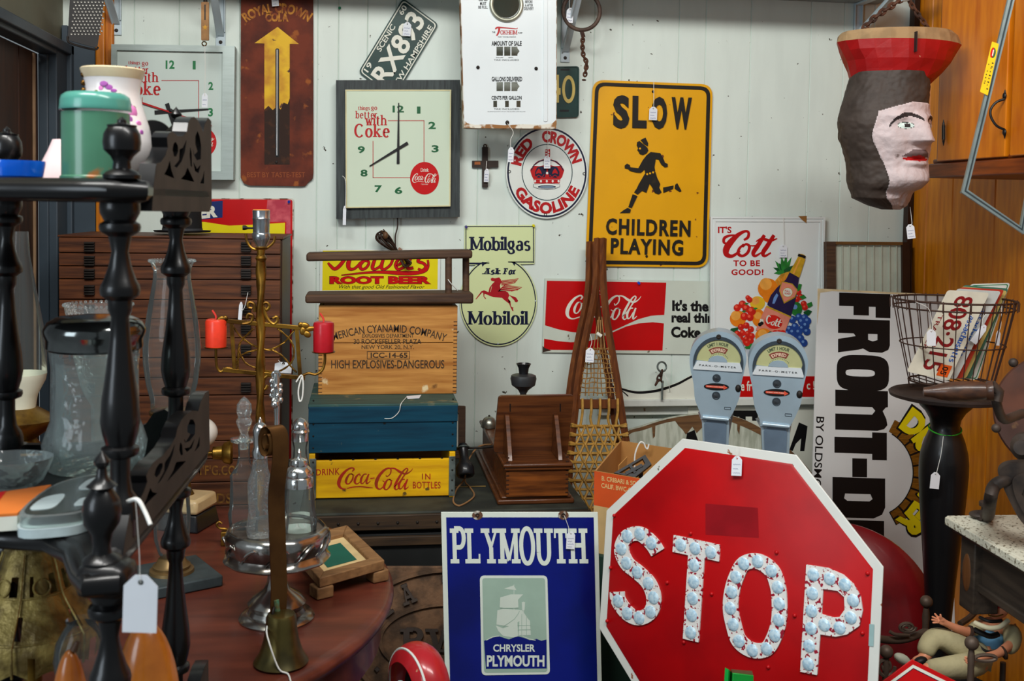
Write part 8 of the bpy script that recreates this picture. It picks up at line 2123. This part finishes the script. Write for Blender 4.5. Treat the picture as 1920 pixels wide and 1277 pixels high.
# ================================================================== turned black shelf in the foreground
m_ebon = mat('ebonised_wood', (11, 10, 11), .36, var=.08, scale=16, coat=.25)
m_ebonback = mat('dull_raw_back', (62, 54, 46), .75, var=.12, scale=20, bump=.15)
Z1, Z2, Z3 = 1.4705, 1.103, .715
U = .0196
WP3 = lambda px, d_: V((*atD(px, 500, d_).xy, 0))
et = T('turned_shelf', 'tall black whatnot shelf with turned spindles and fretwork galleries in the left foreground', 'shelf', (*WP3(215, 1.1).xy, 0))
pF, pR, pL = WP3(225, 1.09), WP3(330, 1.44), WP3(12, 1.40)
gN, gF = WP3(283, 1.15), WP3(395, 1.50)
g2N, g2F = WP3(226, 1.04), WP3(392, 1.50)
leftb, leftf = WP3(-330, 1.36), WP3(-330, 1.12)
def shelf_poly(front_px, g0, g1):
 n_ = (g1 - g0).normalized()
 f = [V((*atD(px, 500, d_).xy, 0)) for px, d_ in front_px]
 return f + [g0, g1, leftb]
def slabz(b, poly, z0, z1):
 n = len(poly)
 vs = [V((p.x, p.y, z0)) for p in poly] + [V((p.x, p.y, z1)) for p in poly]
 b.add(vs, [tuple(range(n))[::-1], tuple(range(n, 2 * n))] + [(i, (i + 1) % n, n + (i + 1) % n, n + i) for i in range(n)])
fr1 = [(-330, 1.10), (-100, 1.10), (60, 1.075), (150, 1.055), (200, 1.05), (270, 1.075)]
fr2 = [(-330, 1.14), (-100, 1.12), (0, 1.11), (90, 1.10), (135, 1.06), (150, 1.0), (165, .975), (222, .985)]
inw = lambda p, q: (p - q).normalized()
for nm, fr_, a_2, b_2, zt2 in (('shelf', fr1, gN, gF, Z1), ('shelf', fr2, g2N, g2F, Z2), ('shelf', fr2, g2N, g2F, Z3)):
 P_ = shelf_poly(fr_, a_2, b_2)
 sh_ = part(et, nm, m_ebon, lambda b: slabz(b, P_, zt2 - .024, zt2), bev=.008)
 part(sh_, 'edge_moulding', m_ebon, lambda b: b.tube([V((p.x, p.y, zt2 - .012)) for p in P_[:len(fr_)]], .0105, 12))
PROF = [(0, .8), (.05, .8), (.055, 1), (.09, 1), (.11, .9), (.135, .6), (.18, .5), (.235, .5), (.245, .9), (.255, .97), (.268, .95), (.275, .72), (.31, .9), (.345, 1), (.41, .93), (.5, .7), (.59, .53), (.66, .45), (.68, .6), (.71, .62), (.725, .98), (.74, 1.02), (.755, .96), (.77, .82), (.81, .58), (.855, .42), (.9, .58), (.915, 1.0), (.928, 1.05), (.938, 1.0), (.945, .78), (.97, 1), (.985, 1.02), (1, 1)]
def spindle(p, z0, z1): return part(et, 'spindle', m_ebon, lambda b: b.lathe([(r * U, (z1 - z0) * t) for t, r in PROF], (p.x, p.y, z0), seg=36))
pF2 = WP3(205, 1.02)
for p in (pF, pR, pL): spindle(p, Z2, Z1 - .024)
for p in (pF2, pR, pL): spindle(p, Z3, Z2 - .024); part(et, 'foot', m_ebon, lambda b: b.lathe([(.012, 0), (.02, .05), (.014, .2), (.02, .4), (.02, Z3 - .024)], (p.x, p.y, 0), seg=24))
part(et, 'corner_block', m_ebon, lambda b: b.box((WP3(200, 1.0).x, WP3(200, 1.0).y, Z2 - .012), (.05, .045, .034), Matrix.Rotation(-.2, 3, 'Z')), bev=.012)
FIN = [(0, .98), (.03, 1), (.055, .85), (.09, .5), (.16, .45), (.26, .55), (.36, .92), (.46, 1.0), (.56, .9), (.64, .6), (.66, .52), (.685, .78), (.71, .6), (.76, .3), (.84, .24), (.87, .36), (.9, .42), (.93, .32), (.97, .12), (1, 0)]
FIN1 = [(0, .98), (.06, 1), (.11, .85), (.16, .5), (.27, .45), (.36, .6), (.46, .95), (.58, 1.0), (.72, .95), (.81, .78), (.82, .75), (.86, .78), (.87, .5), (.9, .25), (.94, .24), (1, 0)]
for p, zb_, h_, pr in ((WP3(229, 1.07), Z1, .062, FIN1), (WP3(190, 1.0), Z2 + .002, .108, FIN), (pR + V((0, 0, 0)), Z1, .105, FIN), (WP3(14, 1.36), Z1, .07, FIN1)):
 part(et, 'finial', m_ebon, lambda b: b.lathe([(r * U * (.94 if pr is FIN1 else .92), h_ * t) for t, r in pr], (p.x, p.y, zb_), seg=32))
# fretwork side galleries
zg = lambda x, y: (180 + x / 4.912, 160 + y / 4.912)
GOUT = [(515, 1160), (530, 950), (545, 812), (556, 722), (600, 705), (640, 645), (662, 570), (655, 480), (675, 440), (700, 425), (730, 445), (752, 470), (800, 468), (838, 425), (850, 345), (875, 300), (905, 290), (945, 330), (975, 400), (988, 435), (1002, 355), (1035, 300), (1062, 330), (1066, 1100), (1045, 1165)]
GHOL = [[(705, 590), (715, 535), (735, 520), (755, 560), (757, 610), (740, 655), (718, 655)], [(628, 820), (655, 770), (680, 690), (695, 780), (722, 858)], [(780, 862), (820, 820), (842, 755), (865, 800), (906, 890)], [(960, 902), (985, 840), (998, 770), (996, 905)], [(770, 590), (800, 575), (835, 500), (820, 610), (790, 700), (745, 760), (720, 745), (765, 690)], [(915, 470), (935, 420), (955, 470), (968, 560), (965, 680), (930, 690), (900, 640), (890, 560), (905, 640), (935, 610), (915, 540)], [(868, 560), (880, 620), (885, 760), (872, 740), (862, 640)], [(895, 700), (930, 770), (965, 730), (945, 810), (912, 790)]]
GPl = Pl(V((gN.x, gN.y, 1.4)), V((gF - gN).cross(V((0, 0, 1)))))
def gmap(a0, a1, zb0, zs):
 du = (gF - gN).length
 d0 = (gF - gN).normalized()
 e = (a1 - a0)
 base = onP(*zg(780, 1163), GPl.p, GPl.n).z
 class M:
  n = V((a1 - a0).cross(V((0, 0, 1)))).normalized()
  def __call__(s, x, y, off=0.):
   q = GPl(x, y)
   u = (V((q.x, q.y, 0)) - gN).dot(d0) / du
   return a0 + e * u + V((0, 0, zb0 + (q.z - base) * zs)) + s.n * off
 m_ = M()
 if (EYE - a0).dot(m_.n) < 0: m_.n = -m_.n
 return m_
zb_top = onP(*zg(780, 1163), GPl.p, GPl.n).z
for a0, a1, zb_, zs in ((gN, gF, zb_top, 1.0), (g2N, g2F, Z2 - .012, .72), (g2N, g2F, Z3 - .012, .72)):
 G_ = gmap(a0, a1, zb_, zs)
 part(et, 'side_gallery', [m_ebonback, m_ebon], lambda b: (b.slab([[zg(*p) for p in GOUT]] + [[zg(*p) for p in h_] for h_ in GHOL], G_, None, 0, 0), b.slab([[zg(*p) for p in GOUT]] + [[zg(*p) for p in h_] for h_ in GHOL], G_, -.018, -.0002, 1, True)), sharp=30)
# low scrolled back galleries
for zt2 in (Z1, Z2):
 def bg(b):
  A0, A1 = WP3(330, 1.455), WP3(-200, 1.42)
  e = A1 - A0; L_ = e.length; e.normalize(); n_ = e.cross(V((0, 0, 1)))
  pr = [(0, 0), (0, .05), (.015, .06), (.03, .055), (.04, .04), (.075, .02), (.12, .012), (.20, .012), (.235, .022), (.255, .04), (.262, .055), (.278, .06), (.29, .05), (.295, .03), (.33, .012), (L_, .012), (L_, 0)]
  vs = [A0 + e * u + V((0, 0, zt2 + v)) + n_ * s_ for s_ in (0, .014) for u, v in pr]
  n = len(pr)
  tri = tessellate_polygon([[V((u, v, 0)) for u, v in pr]])
  b.add(vs, [tuple(t) for t in tri] + [tuple(i + n for i in t[::-1]) for t in tri] + [(i, (i + 1) % n, n + (i + 1) % n, n + i) for i in range(n)])
 part(et, 'back_gallery', m_ebon, bg, flat=True)
part(et, 'gallery_medallion', m_ebon, lambda b: b.lathe([(.026, 0), (.027, .003), (.026, .012), (0, .012)], atD(287, 262, 1.455), atD(285, 262, 1.4) - atD(285, 262, 1.5), 40))
# ------------------------------------------------------------------ things on the top shelf
def onshelf(px, d_, z): p = WP3(px, d_); p.z = z + .0004; return p, d_ / FPX, (lambda y: 1.45 - (y - 385) * d_ / FPX - z)
m_teal = mat('teal_enamel_tin', (74, 126, 100), .3, var=.08, scale=8, coat=.35, spots=[((150, 92, 40), 11, .64, .03)])
m_teal2 = mat('lighter_teal_lid', (74, 142, 128), .28, var=.04, coat=.4)
c, k, zf = onshelf(180, 1.22, Z1)
R_ = 62 * k
b = B(); b.lathe([(R_ - .001, 0), (R_ + .0006, .001), (R_ + .0006, .004), (R_ - .0012, .0055), (R_ - .001, zf(226)), (0, zf(226))], c, seg=56)
tin = b.build('enamel_tin', m_teal, label='round teal green tin with rust stains on the top of the turned shelf', cat='tin')
part(tin, 'lid', m_teal2, lambda b: b.lathe([(R_ + .0008, zf(222)), (R_ + .0012, zf(220)), (R_ + .0006, zf(214)), (R_ + .0002, zf(204)), (R_ - .0012, zf(196)), (R_ - .006, zf(190)), (R_ - .014, zf(189)), (0, zf(189))], c, seg=56))
c, k, zf = onshelf(212, 1.345, Z1)
m_porc = mat('white_porcelain', (228, 222, 220), .2, var=.02, coat=.5)
m_goldg = mat('cream_gold_rim', (226, 206, 168), .3, var=.1, coat=.4)
b = B(); b.lathe([(28 * k, 0), (40 * k, .001), (42 * k, zf(345)), (50 * k, zf(332)), (64 * k, zf(312)), (70 * k, zf(292)), (70 * k, zf(276)), (65 * k, zf(250)), (56 * k, zf(222)), (49 * k, zf(196)), (48 * k, zf(182)), (52 * k, zf(160)), (56 * k, zf(150))], c, seg=48, cap=False)
va = b.build('porcelain_vase', m_porc, label='white porcelain vase with pink flowers and a gold rim behind the teal tin', cat='vase')
part(va, 'gold_rim', m_goldg, lambda b: b.lathe([(51.6 * k, zf(163)), (56.4 * k, zf(150)), (57.5 * k, zf(146)), (55.5 * k, zf(144)), (53 * k, zf(148)), (46 * k, zf(190)), (40 * k, zf(260))], c, seg=48, cap=False))
part(va, 'gold_bead', m_gilt, lambda b: [b.ball(c + V((-47 * k, -20 * k, zf(y))), 5.4 * k, 12, 8) for y in (158, 173, 187)])
def fl(b):
 def on(a, y, rr, mi, sx=1):
  r = lerp_tab([(144, 56), (160, 52), (182, 48), (196, 49), (222, 56), (250, 65), (276, 70), (292, 70), (312, 64)], y)
  p = c + V((math.sin(a) * r * k, -math.cos(a) * r * k, zf(y)))
  n_ = V((math.sin(a), -math.cos(a), 0))
  b.lathe([(rr * k, -.0006), (rr * k * .8, .0006), (0, .0008)], p, n_, 12, mi, ell=sx)
 for a, y, r, mi, sx in ((-.1, 176, 8, 0, .7), (.08, 182, 7, 0, .8), (-.22, 184, 5, 1, 1), (.25, 188, 6, 0, .6), (.75, 214, 8, 0, .8), (.85, 228, 11, 1, 1.3), (.7, 240, 7, 0, 1), (1.0, 246, 7, 1, .8), (.45, 195, 6, 2, .6), (.6, 205, 7, 2, .7), (.95, 218, 5, 2, 1), (.8, 258, 6, 0, .7), (1.05, 262, 5, 0, 1), (.55, 222, 5, 2, .6), (-.4, 190, 4, 2, .7), (.9, 270, 5, 2, .7)): on(a, y, r, mi, sx)
part(va, 'painted_flower', [mat('violet_petal', (170, 90, 170), .4), mat('pink_petal', (224, 130, 190), .4), mat('olive_leaf', (120, 130, 70), .5)], fl)
c, k, zf = onshelf(28, 1.20, Z1)
b = B(); b.lathe([(0, .001), (46 * k, .001), (50 * k, .003), (54 * k, zf(322)), (54 * k, zf(317)), (50 * k, zf(318)), (46 * k, .006), (0, .005)], c, seg=44)
b.build('blue_glass_dish', mat('cobalt_glass', (16, 104, 236), .12, var=.15, scale=20, coat=.6), label='cobalt blue glass dish at the left end of the top shelf', cat='dish')
c, k, zf = onshelf(112, 1.33, Z1)
b = B(); b.lathe([(46 * k, 0), (44 * k, .004), (34 * k, zf(325)), (20 * k, zf(296)), (12 * k, zf(276)), (0, zf(275))], c, seg=40)
b.build('china_shade', mat('blush_china', (226, 196, 196), .3, var=.06, scale=10, coat=.4), label='pale pink china cone between the blue dish and the teal tin', cat='ornament')
# ------------------------------------------------------------------ things on the middle shelf
c, k, zf = onshelf(178, 1.37, Z2)
b = B(); b.lathe([(0, .001), (84 * k, .001), (90 * k, zf(868)), (93 * k, zf(845)), (86 * k, zf(822)), (78 * k, zf(800)), (77 * k, zf(700)), (80 * k, zf(672)), (80 * k, zf(660))], c, seg=72, wav=(24, .012), cap=False)
b.lathe([(60 * k, .008), (76 * k, zf(840)), (70 * k, zf(800)), (70 * k, zf(690))], c, seg=36, cap=False)
jar = b.build('glass_jar', m_rib, label='large ribbed glass jar with a silver lid on the middle shelf', cat='jar')
part(jar, 'lid', mat('dark_chrome_lid', (120, 124, 122), .14, .95, var=.12, scale=10, c2=(60, 62, 62)), lambda b: b.lathe([(82 * k, zf(668)), (86 * k, zf(664)), (86 * k, zf(648)), (90 * k, zf(640)), (91 * k, zf(630)), (84 * k, zf(616)), (70 * k, zf(608)), (40 * k, zf(606)), (0, zf(606))], c, seg=56))
c, k, zf = onshelf(182, 1.442, Z2)
c = WP3(186, 1.72); k = 1.72 / FPX
dpt = 1.72
c = onZ(186, 1060, TB + .0006); k = mpp(c); zf = lambda y: onP(186, y, c, V((0, 1, 0))).z - c.z
b = B(); b.lathe([(40 * k, 0), (42 * k, .006), (16 * k, .02), (12 * k, .06), (14 * k, zf(760)), (30 * k, zf(730)), (46 * k, zf(660)), (50 * k, zf(610)), (58 * k, zf(585)), (60 * k, zf(572))], c, seg=48, cap=False)
cv = b.build('celery_vase', m_cut, label='pressed glass vase with a beaded rim behind the large jar', cat='vase')
part(cv, 'beaded_rim', m_cut, lambda b: [b.ball(c + V((60 * k * math.cos(a), 60 * k * math.sin(a), zf(571))), 3.2 * k, 8, 6) for a in [i * math.pi / 20 for i in range(40)]])
c, k, zf = onshelf(16, 1.25, Z2)
b = B(); b.lathe([(0, .002), (40 * k, .002), (60 * k, .012), (76 * k, .034), (78 * k, .04), (74 * k, .036), (56 * k, .016), (36 * k, .007), (0, .006)], c, seg=48, ell=.8)
b.build('glass_dish', m_rib, label='shallow clear glass dish at the left of the middle shelf', cat='dish')
gl = [onZ(x, y, Z2 + .022) for x, y in ((36, 962), (110, 905), (215, 888), (175, 950), (95, 968))]
cen = sum(gl, V((0, 0, 0))) / 5
b = B();
def prism(b, poly, z0, z1, mi=0):
 n = len(poly)
 b.add([V((p.x, p.y, z0)) for p in poly] + [V((p.x, p.y, z1)) for p in poly], [tuple(range(n)), tuple(range(2 * n - 1, n - 1, -1))] + [(i, n + i, n + (i + 1) % n, (i + 1) % n) for i in range(n)], mi)
def smoothpoly(P_): return [V((x, y, 0)) for x, y in catmull([(p.x, p.y) for p in P_], 5, True)]
prism(b, smoothpoly(gl), Z2 + .001, Z2 + .022)
gt = b.build('glass_paperweight_tray', m_rib, label='thick clear glass advertising tray with white panels on the middle shelf', cat='tray', sharp=30)
sc_ = lambda f, dx, dy: [cen + (p - cen) * f + V((dx, dy, 0)) for p in gl]
m_gw = mat('white_backed_glass', (186, 202, 204), .15, var=.08, scale=30, coat=.6)
part(gt, 'white_edge', m_gw, lambda b: prism(b, smoothpoly(sc_(1.04, 0, 0)), Z2 + .0006, Z2 + .010))
part(gt, 'dark_glass', mat('smoky_glass', (58, 64, 60), .12, var=.2, scale=14, coat=.6), lambda b: prism(b, smoothpoly(sc_(.9, 0, 0)), Z2 + .0222, Z2 + .0228))
part(gt, 'white_panel', m_gw, lambda b: (prism(b, smoothpoly([cen + (p - cen) * .34 + (gl[0] - cen) * .45 for p in gl]), Z2 + .0229, Z2 + .0234), prism(b, smoothpoly([cen + (p - cen) * .32 + (gl[2] - cen) * .5 for p in gl]), Z2 + .0229, Z2 + .0234), prism(b, smoothpoly([cen + (p - cen) * .2 + (gl[3] - cen) * .6 for p in gl]), Z2 + .0229, Z2 + .0234)))
bq = [onZ(x, y, Z2 + .018) for x, y in ((-60, 934), (96, 910), (32, 964), (-90, 972))]
b = B(); prism(b, bq[::-1], Z2 + .001, Z2 + .016)
bk_ = b.build('book', m_cream, label='orange covered book lying at the left of the middle shelf', cat='book')
part(bk_, 'cover', mat('orange_cover', (218, 120, 50), .5, var=.05), lambda b: prism(b, bq[::-1], Z2 + .0161, Z2 + .019))
part(bk_, 'red_corner', m_redp, lambda b: prism(b, [bq[3], bq[3] + (bq[2] - bq[3]) * .55, bq[0] + (bq[1] - bq[0]) * .45, bq[0]], Z2 + .0191, Z2 + .0196))
# ------------------------------------------------------------------ lower shelf: pierced brass shade lamp, glass globe, two gourds
c, k, zf = onshelf(58, 1.36, Z3)
m_pbr = mat('pierced_brass', (166, 144, 78), .5, .35, scale=34, c2=(104, 84, 38), bump=.9, bscale=70, mix=(.4, .6))
hx = [(0, 0)]
def shade(b):
 rws = [(44, 1040), (50, 1050), (62, 1085), (72, 1120), (92, 1150), (118, 1185), (126, 1196), (126, 1214), (122, 1250)]
 sg = 60
 for r, y in rws:
  for i in range(sg):
   a = 2 * math.pi * i / sg
   rr = r * (1 - .06 * abs(math.sin(3 * a)) ** 2 + .012 * math.cos(30 * a))
   dz_ = (6 * math.cos(12 * a) * k if y == 1250 else 0)
   b.v.append(c + V((math.cos(a) * rr * k, math.sin(a) * rr * k, zf(y) + dz_)))
 for j in range(len(rws) - 1):
  for i in range(sg):
   if (j == 2 and i % 10 in (2, 3, 7)) or (j == 7 and i % 5 == 2) or (j == 4 and i % 10 == 5): continue
   b.f.append((j * sg + i, j * sg + (i + 1) % sg, (j + 1) * sg + (i + 1) % sg, (j + 1) * sg + i)); b.m.append(0)
b = B(); shade(b)
bs = b.build('brass_shade_lamp', m_pbr, label='pierced cast brass lamp shade on the lowest shelf', cat='lamp', sharp=70)
part(bs, 'rib', m_pbr, lambda b: [b.tube(catmull([c + V((math.cos(a) * r * k, math.sin(a) * r * k, zf(y))) for r, y in ((51, 1046), (64, 1085), (74, 1120), (94, 1150), (121, 1186), (127, 1200), (124, 1248))], 4), 2.4 * k, 6) for a in [math.pi / 6 + i * math.pi / 3 for i in range(6)]] + [b.tube([c + V((math.cos(a) * r * k, math.sin(a) * r * k, zf(y))) for a in [i * math.pi / 30 for i in range(60)]], 2 * k, 6, True) for r, y in ((121, 1190), (73, 1122))])
part(bs, 'rosette', m_pbr, lambda b: [b.ring(c + V((math.cos(a) * 68 * k, math.sin(a) * 68 * k, zf(1105))), (math.cos(a), math.sin(a), .4), 15 * k, 2 * k, 20, 6) for a in [i * math.pi / 3 for i in range(6)]])
part(bs, 'stem', m_brass, lambda b: b.lathe([(.05, 0), (.05, .006), (.012, .02), (.01, zf(1050)), (.024, zf(1044)), (0, zf(1040))], c, seg=24))
c, k, zf = onshelf(150, 1.26, Z3)
b = B(); b.lathe([(30 * k, 0), (46 * k, zf(1290)), (50 * k, zf(1262)), (46 * k, zf(1230)), (34 * k, zf(1208)), (26 * k, zf(1195)), (28 * k, zf(1186))], c, seg=40, cap=False)
b.build('glass_globe', m_cglass, label='clear glass globe beside the brass shade on the lowest shelf', cat='glass')
m_gourd = mat('glazed_brown_gourd', (186, 110, 34), .3, var=.15, scale=9, c2=(130, 66, 20), coat=.4)
for px, d_, r, h_, lab in ((272, 1.22, 60, 1187, 'glossy brown gourd behind the white tag on the lowest shelf'), (128, 1.10, 42, 1245, 'second brown gourd low at the bottom edge beside the black spindle')):
 c, k, zf = onshelf(px, d_, Z3)
 b = B()
 b.ball(c + V((0, 0, zf(h_) / 2)), (r * k, r * k, zf(h_) / 2), 32, 20)
 if px > 200: b.v = [p + V((max(0, p.x - c.x) * .12, 0, 0)) for p in b.v]
 gd_ = b.build('gourd', m_gourd, label=lab, cat='gourd', group='brown gourds on the lowest shelf')
 part(gd_, 'stem', m_sled, lambda b: b.tube([c + V((.004, 0, zf(h_) - .001)), c + V((.008, 0, zf(h_) + .008))], [.004, .002], 8))
# cheese grater hanging at the upper left
GRP = Pl(atD(165, 40, 2.9), (.2, -.98, 0))
m_grate = mat('black_steel', (30, 28, 28), .5, .5, bump=.1)
b = B(); b.slab([[(134, -60), (204, -60), (183, 86), (178, 89), (130, 76), (127, 70)]], GRP, -.006, 0)
gr_ = b.build('metal_grater', m_grate, label='black perforated steel grater hanging by the orange wood trim', cat='grater', bev=.002)
part(gr_, 'raised_hole', mat('pale_hole_metal', (120, 118, 112), .4, .6), lambda b: [b.lathe([(.0032, 0), (.0026, .002), (0, .0016)], GRP(140 + i * 6.6 - (y - 0) * .09 + (j % 2) * 3.3, y, 0), GRP.n, 6) for j, y in enumerate(range(-8, 70, 6)) for i in range(9)])  # raised holes in a paler metal than the black steel
part(gr_, 'wire_edge', m_iron, lambda b: b.tube(catmull([GRP(127, 68, .002), GRP(129, 79, .002), GRP(150, 87, .002), GRP(178, 93, .002), GRP(184, 88, .002)], 4), .003, 6))
part(gr_, 'hanger', m_iron, lambda b: b.tube([GRP(168, -58, 0), V((GRP(168, -58).x, GRP(168, -58).y, 2.9))], .002, 6))
# spring scale hanging before the left clock
HSP = Pl((0, 3.3, 0), (0, -1, 0)); k = mpp(HSP(385, 40))
b = B(); b.slab([rrect(rect(377.5, 4, 392, 76), 2)], HSP, -.004, .004, back=True)
sc2 = b.build('spring_scale', mat('aged_brass_plate', (122, 88, 52), .4, .7, scale=20, c2=(84, 58, 34)), label='small brass spring scale hanging in front of the silver framed clock', cat='scale', bev=.002)
part(sc2, 'slot', m_black, lambda b: b.slab([rect(383.5, 9, 386, 38)], HSP, None, .0045))
part(sc2, 'star', m_gilt, lambda b: b.slab([[(385 + (6 if i % 2 == 0 else 2.5) * math.sin(i * math.pi / 5), 52 - (6 if i % 2 == 0 else 2.5) * math.cos(i * math.pi / 5)) for i in range(10)]], HSP, None, .0046))
part(sc2, 'ring', m_brass, lambda b: b.ring(HSP(383, 82), (.3, -1, 0), 4 * k, 1.2 * k, 16, 6))
part(sc2, 'hanger', m_iron, lambda b: (b.tube([HSP(385, 4), V((HSP(385, 4).x, 3.3, SZ))], .002, 6), b.ball(HSP(385, 2), (4 * k, 3 * k, 4 * k), 10, 6)))
# ================================================================== price tags and loose strings
P350 = Pl((0, 3.47, 0), (0, -1, 0))
tag([(384, 86), (385, 130), (384, 176)], 384, 188, 11, 27, HSP, 'small white price tag hanging on a long string from the brass spring scale', .02, 2, 0)
tag([(516, -8), (516, -2)], 516, 2, 13, 20, Pl((0, 3.48, 0), (0, -1, 0)), 'white price tag at the top of the rusty thermometer', -.1, 2)
tag([(763, 35), (763, 42)], 763, 55, 15, 26, Pl((0, 3.485, 0), (0, -1, 0)), 'white price tag on the slanted licence plate', .08, 3)
tag([(642, 330), (648, 340), (648, 385)], 646, 404, 6, 36, Pl((0, 3.425, 0), (0, -1, 0)), 'white price tag hanging edge on from the grey framed clock', .02, 0)
tag([(951, 232), (962, 248), (957, 262), (957, 276)], 957.5, 290, 11, 28, Pl((0, 3.285, 0), (0, -1, 0)), 'white price tag hanging below the pump panel beside the round sign', .05, 3)
tag([(1067, -5), (1067, 18)], 1068, 29, 13, 28, Pl((0, 3.36, 0), (0, -1, 0)), 'white price tag hanging inside the iron ring', .08, 3)
tag([(912, 302), (911, 318)], 912, 329, 9, 25, Pl((0, 3.48, 0), (0, -1, 0)), 'white price tag on the small wooden cross', .05, 3)
tag([(1026, 246), (1027, 280), (1026, 295)], 1025.5, 304, 12, 24, Pl((0, 3.48, 0), (0, -1, 0)), 'white price tag over the crown of the round sign', .0, 3)
tag([(1225, 155), (1225, 200)], 1224, 213, 15, 25, Pl((0, 3.48, 0), (0, -1, 0)), 'white price tag hanging over the yellow road sign', .05, 3)
shp = lean(1124, 447, 3.37, lean_a)
tag([(1105, 628), (1108, 642), (1104, 656)], 1104.5, 667, 16, 27, shp, 'white price tag tied to the front snowshoe', .06, 3, .012)
tag([(1466, 408), (1467, 458)], 1466, 471, 15, 24, Pl(CP.p, CP.n), 'white price tag above the pineapple of the fruit soda sign', .0, 3, .012)
tag([(1706, 388), (1709, 415), (1709, 420)], 1707.5, 434, 15, 27, Pl((0, JY, 0), (0, -1, 0)), 'white price tag hanging from the neck of the carved head', -.12, 3, 0)
tag([(1057, 966), (1064, 985), (1067, 996)], 1069, 1012, 16, 33, PY, 'white price tag hanging from the blue ship sign', .04, 4, .006)
tag([(1387, 838), (1386, 858)], 1386, 873, 19, 37, OP, 'white price tag at the top of the stop sign', .04, 3, .01)
tag([(1768, 818), (1764, 850), (1755, 888)], 1753, 901, 17, 31, Pl(pk + V((0, -.065, 0)), (0, -1, 0)), 'blank white tag hanging on the black pedestal', .1, 0, 0)
tag([(1716, 566), (1740, 578), (1746, 600), (1747, 617)], 1746, 633, 17, 31, Pl(bkc + V((0, -.105, 0)), (0, -1, 0)), 'blank white tag inside the wire basket', .0, 0, 0)
tag([(1878, 570), (1876, 610), (1873, 620)], 1871, 634, 8, 28, Pl(bkc + V((0, -.06, 0)), (0, -1, 0)), 'narrow white tag at the right inside the wire basket', .1, 0, 0)
tag([(1846, 585), (1836, 600)], 1831, 626, 13, 40, plates[1][1], 'plain white tag laid on the second licence plate in the basket', .62, 0, .012)
tag([(255, 938), (258, 980), (262, 1040), (263, 1078)], 263, 1132, 64, 108, Pl(atD(263, 1100, .985), (0, -1, 0)), 'large blank white tag hanging from the lower gallery of the turned shelf', .03, 0, 0)
part([o for o in bpy.data.objects if o.get('label', '').startswith('large blank white tag')][0], 'string_knot', m_string, lambda b: b.tube(catmull([atD(240, 940, 1.02), atD(258, 937, 1.0), atD(272, 960, .995), atD(282, 984, .99)], 5), .0019, 8))
tag([(465, 548), (459, 575), (453, 582)], 451, 583, 7, 34, Pl((0, 3.02, 0), (0, -1, 0)), 'narrow white tag on a pull of the drawer cabinet', .08, 0, 0)
tag([(522, 675), (530, 684)], 531, 689, 32, 20, Pl(LP_.p + V((0, .03, 0)), (0, -1, 0)), 'white card behind the wire frame of the gilded lamp', .08, 0, 0)
k = mpp(LP_(565, 720))
b = B(); b.tube(catmull([LP_(556, 715, .01), LP_(566, 702, .012), LP_(569, 720, .012), LP_(567, 745, .012), LP_(562, 750, .012), LP_(560, 730, .012), LP_(566, 706, .012)], 6), 1.5 * k, 6)
b.build('string_loop', m_string, label='loop of white string knotted on the gilded lamp frame', cat='string')
def flat_tag(pts, card, z, lab):
 b = B()
 q = [onZ(x, y, z + .001) for x, y in card]
 n = len(q)
 b.add(q + [p + V((0, 0, .0008)) for p in q], [tuple(range(n)), tuple(range(2 * n - 1, n - 1, -1))] + [(i, n + i, n + (i + 1) % n, (i + 1) % n) for i in range(n)])
 t = b.build('price_tag', m_tag, label=lab, cat='tag', group='white string tags')
 part(t, 'string', m_string, lambda b: b.tube(catmull(pts, 5), .0011, 6))
flat_tag([onY(721, 785, YB - .004), onY(735, 784, YB - .006), onY(748, 772, YB - .006), onY(752, 757, YB - .004), onZ(762, 745, bz1 + .002)], [(762, 743), (790, 741), (786, 747), (764, 748)], bz1, 'white tag with a long string on the lid of the blue chest')
pl0 = [onY(840, 524, YS + .02), onY(846, 532, YS + .015), onY(858, 545, YS + .04)]
flat_tag(pl0, [(858, 547), (884, 549), (886, 551.5), (868, 550.5)], ez1 + .0075 + .026, 'white tag lying on the right end of the wooden sled')
flat_tag([GP(1240, 692, .022), GP(1250, 722, .03), onZ(1256, 743, lz + .002)], [(1253, 742), (1275, 747), (1262, 747), (1255, 745)], lz, 'white tag lying on the wall ledge below the chain ring')
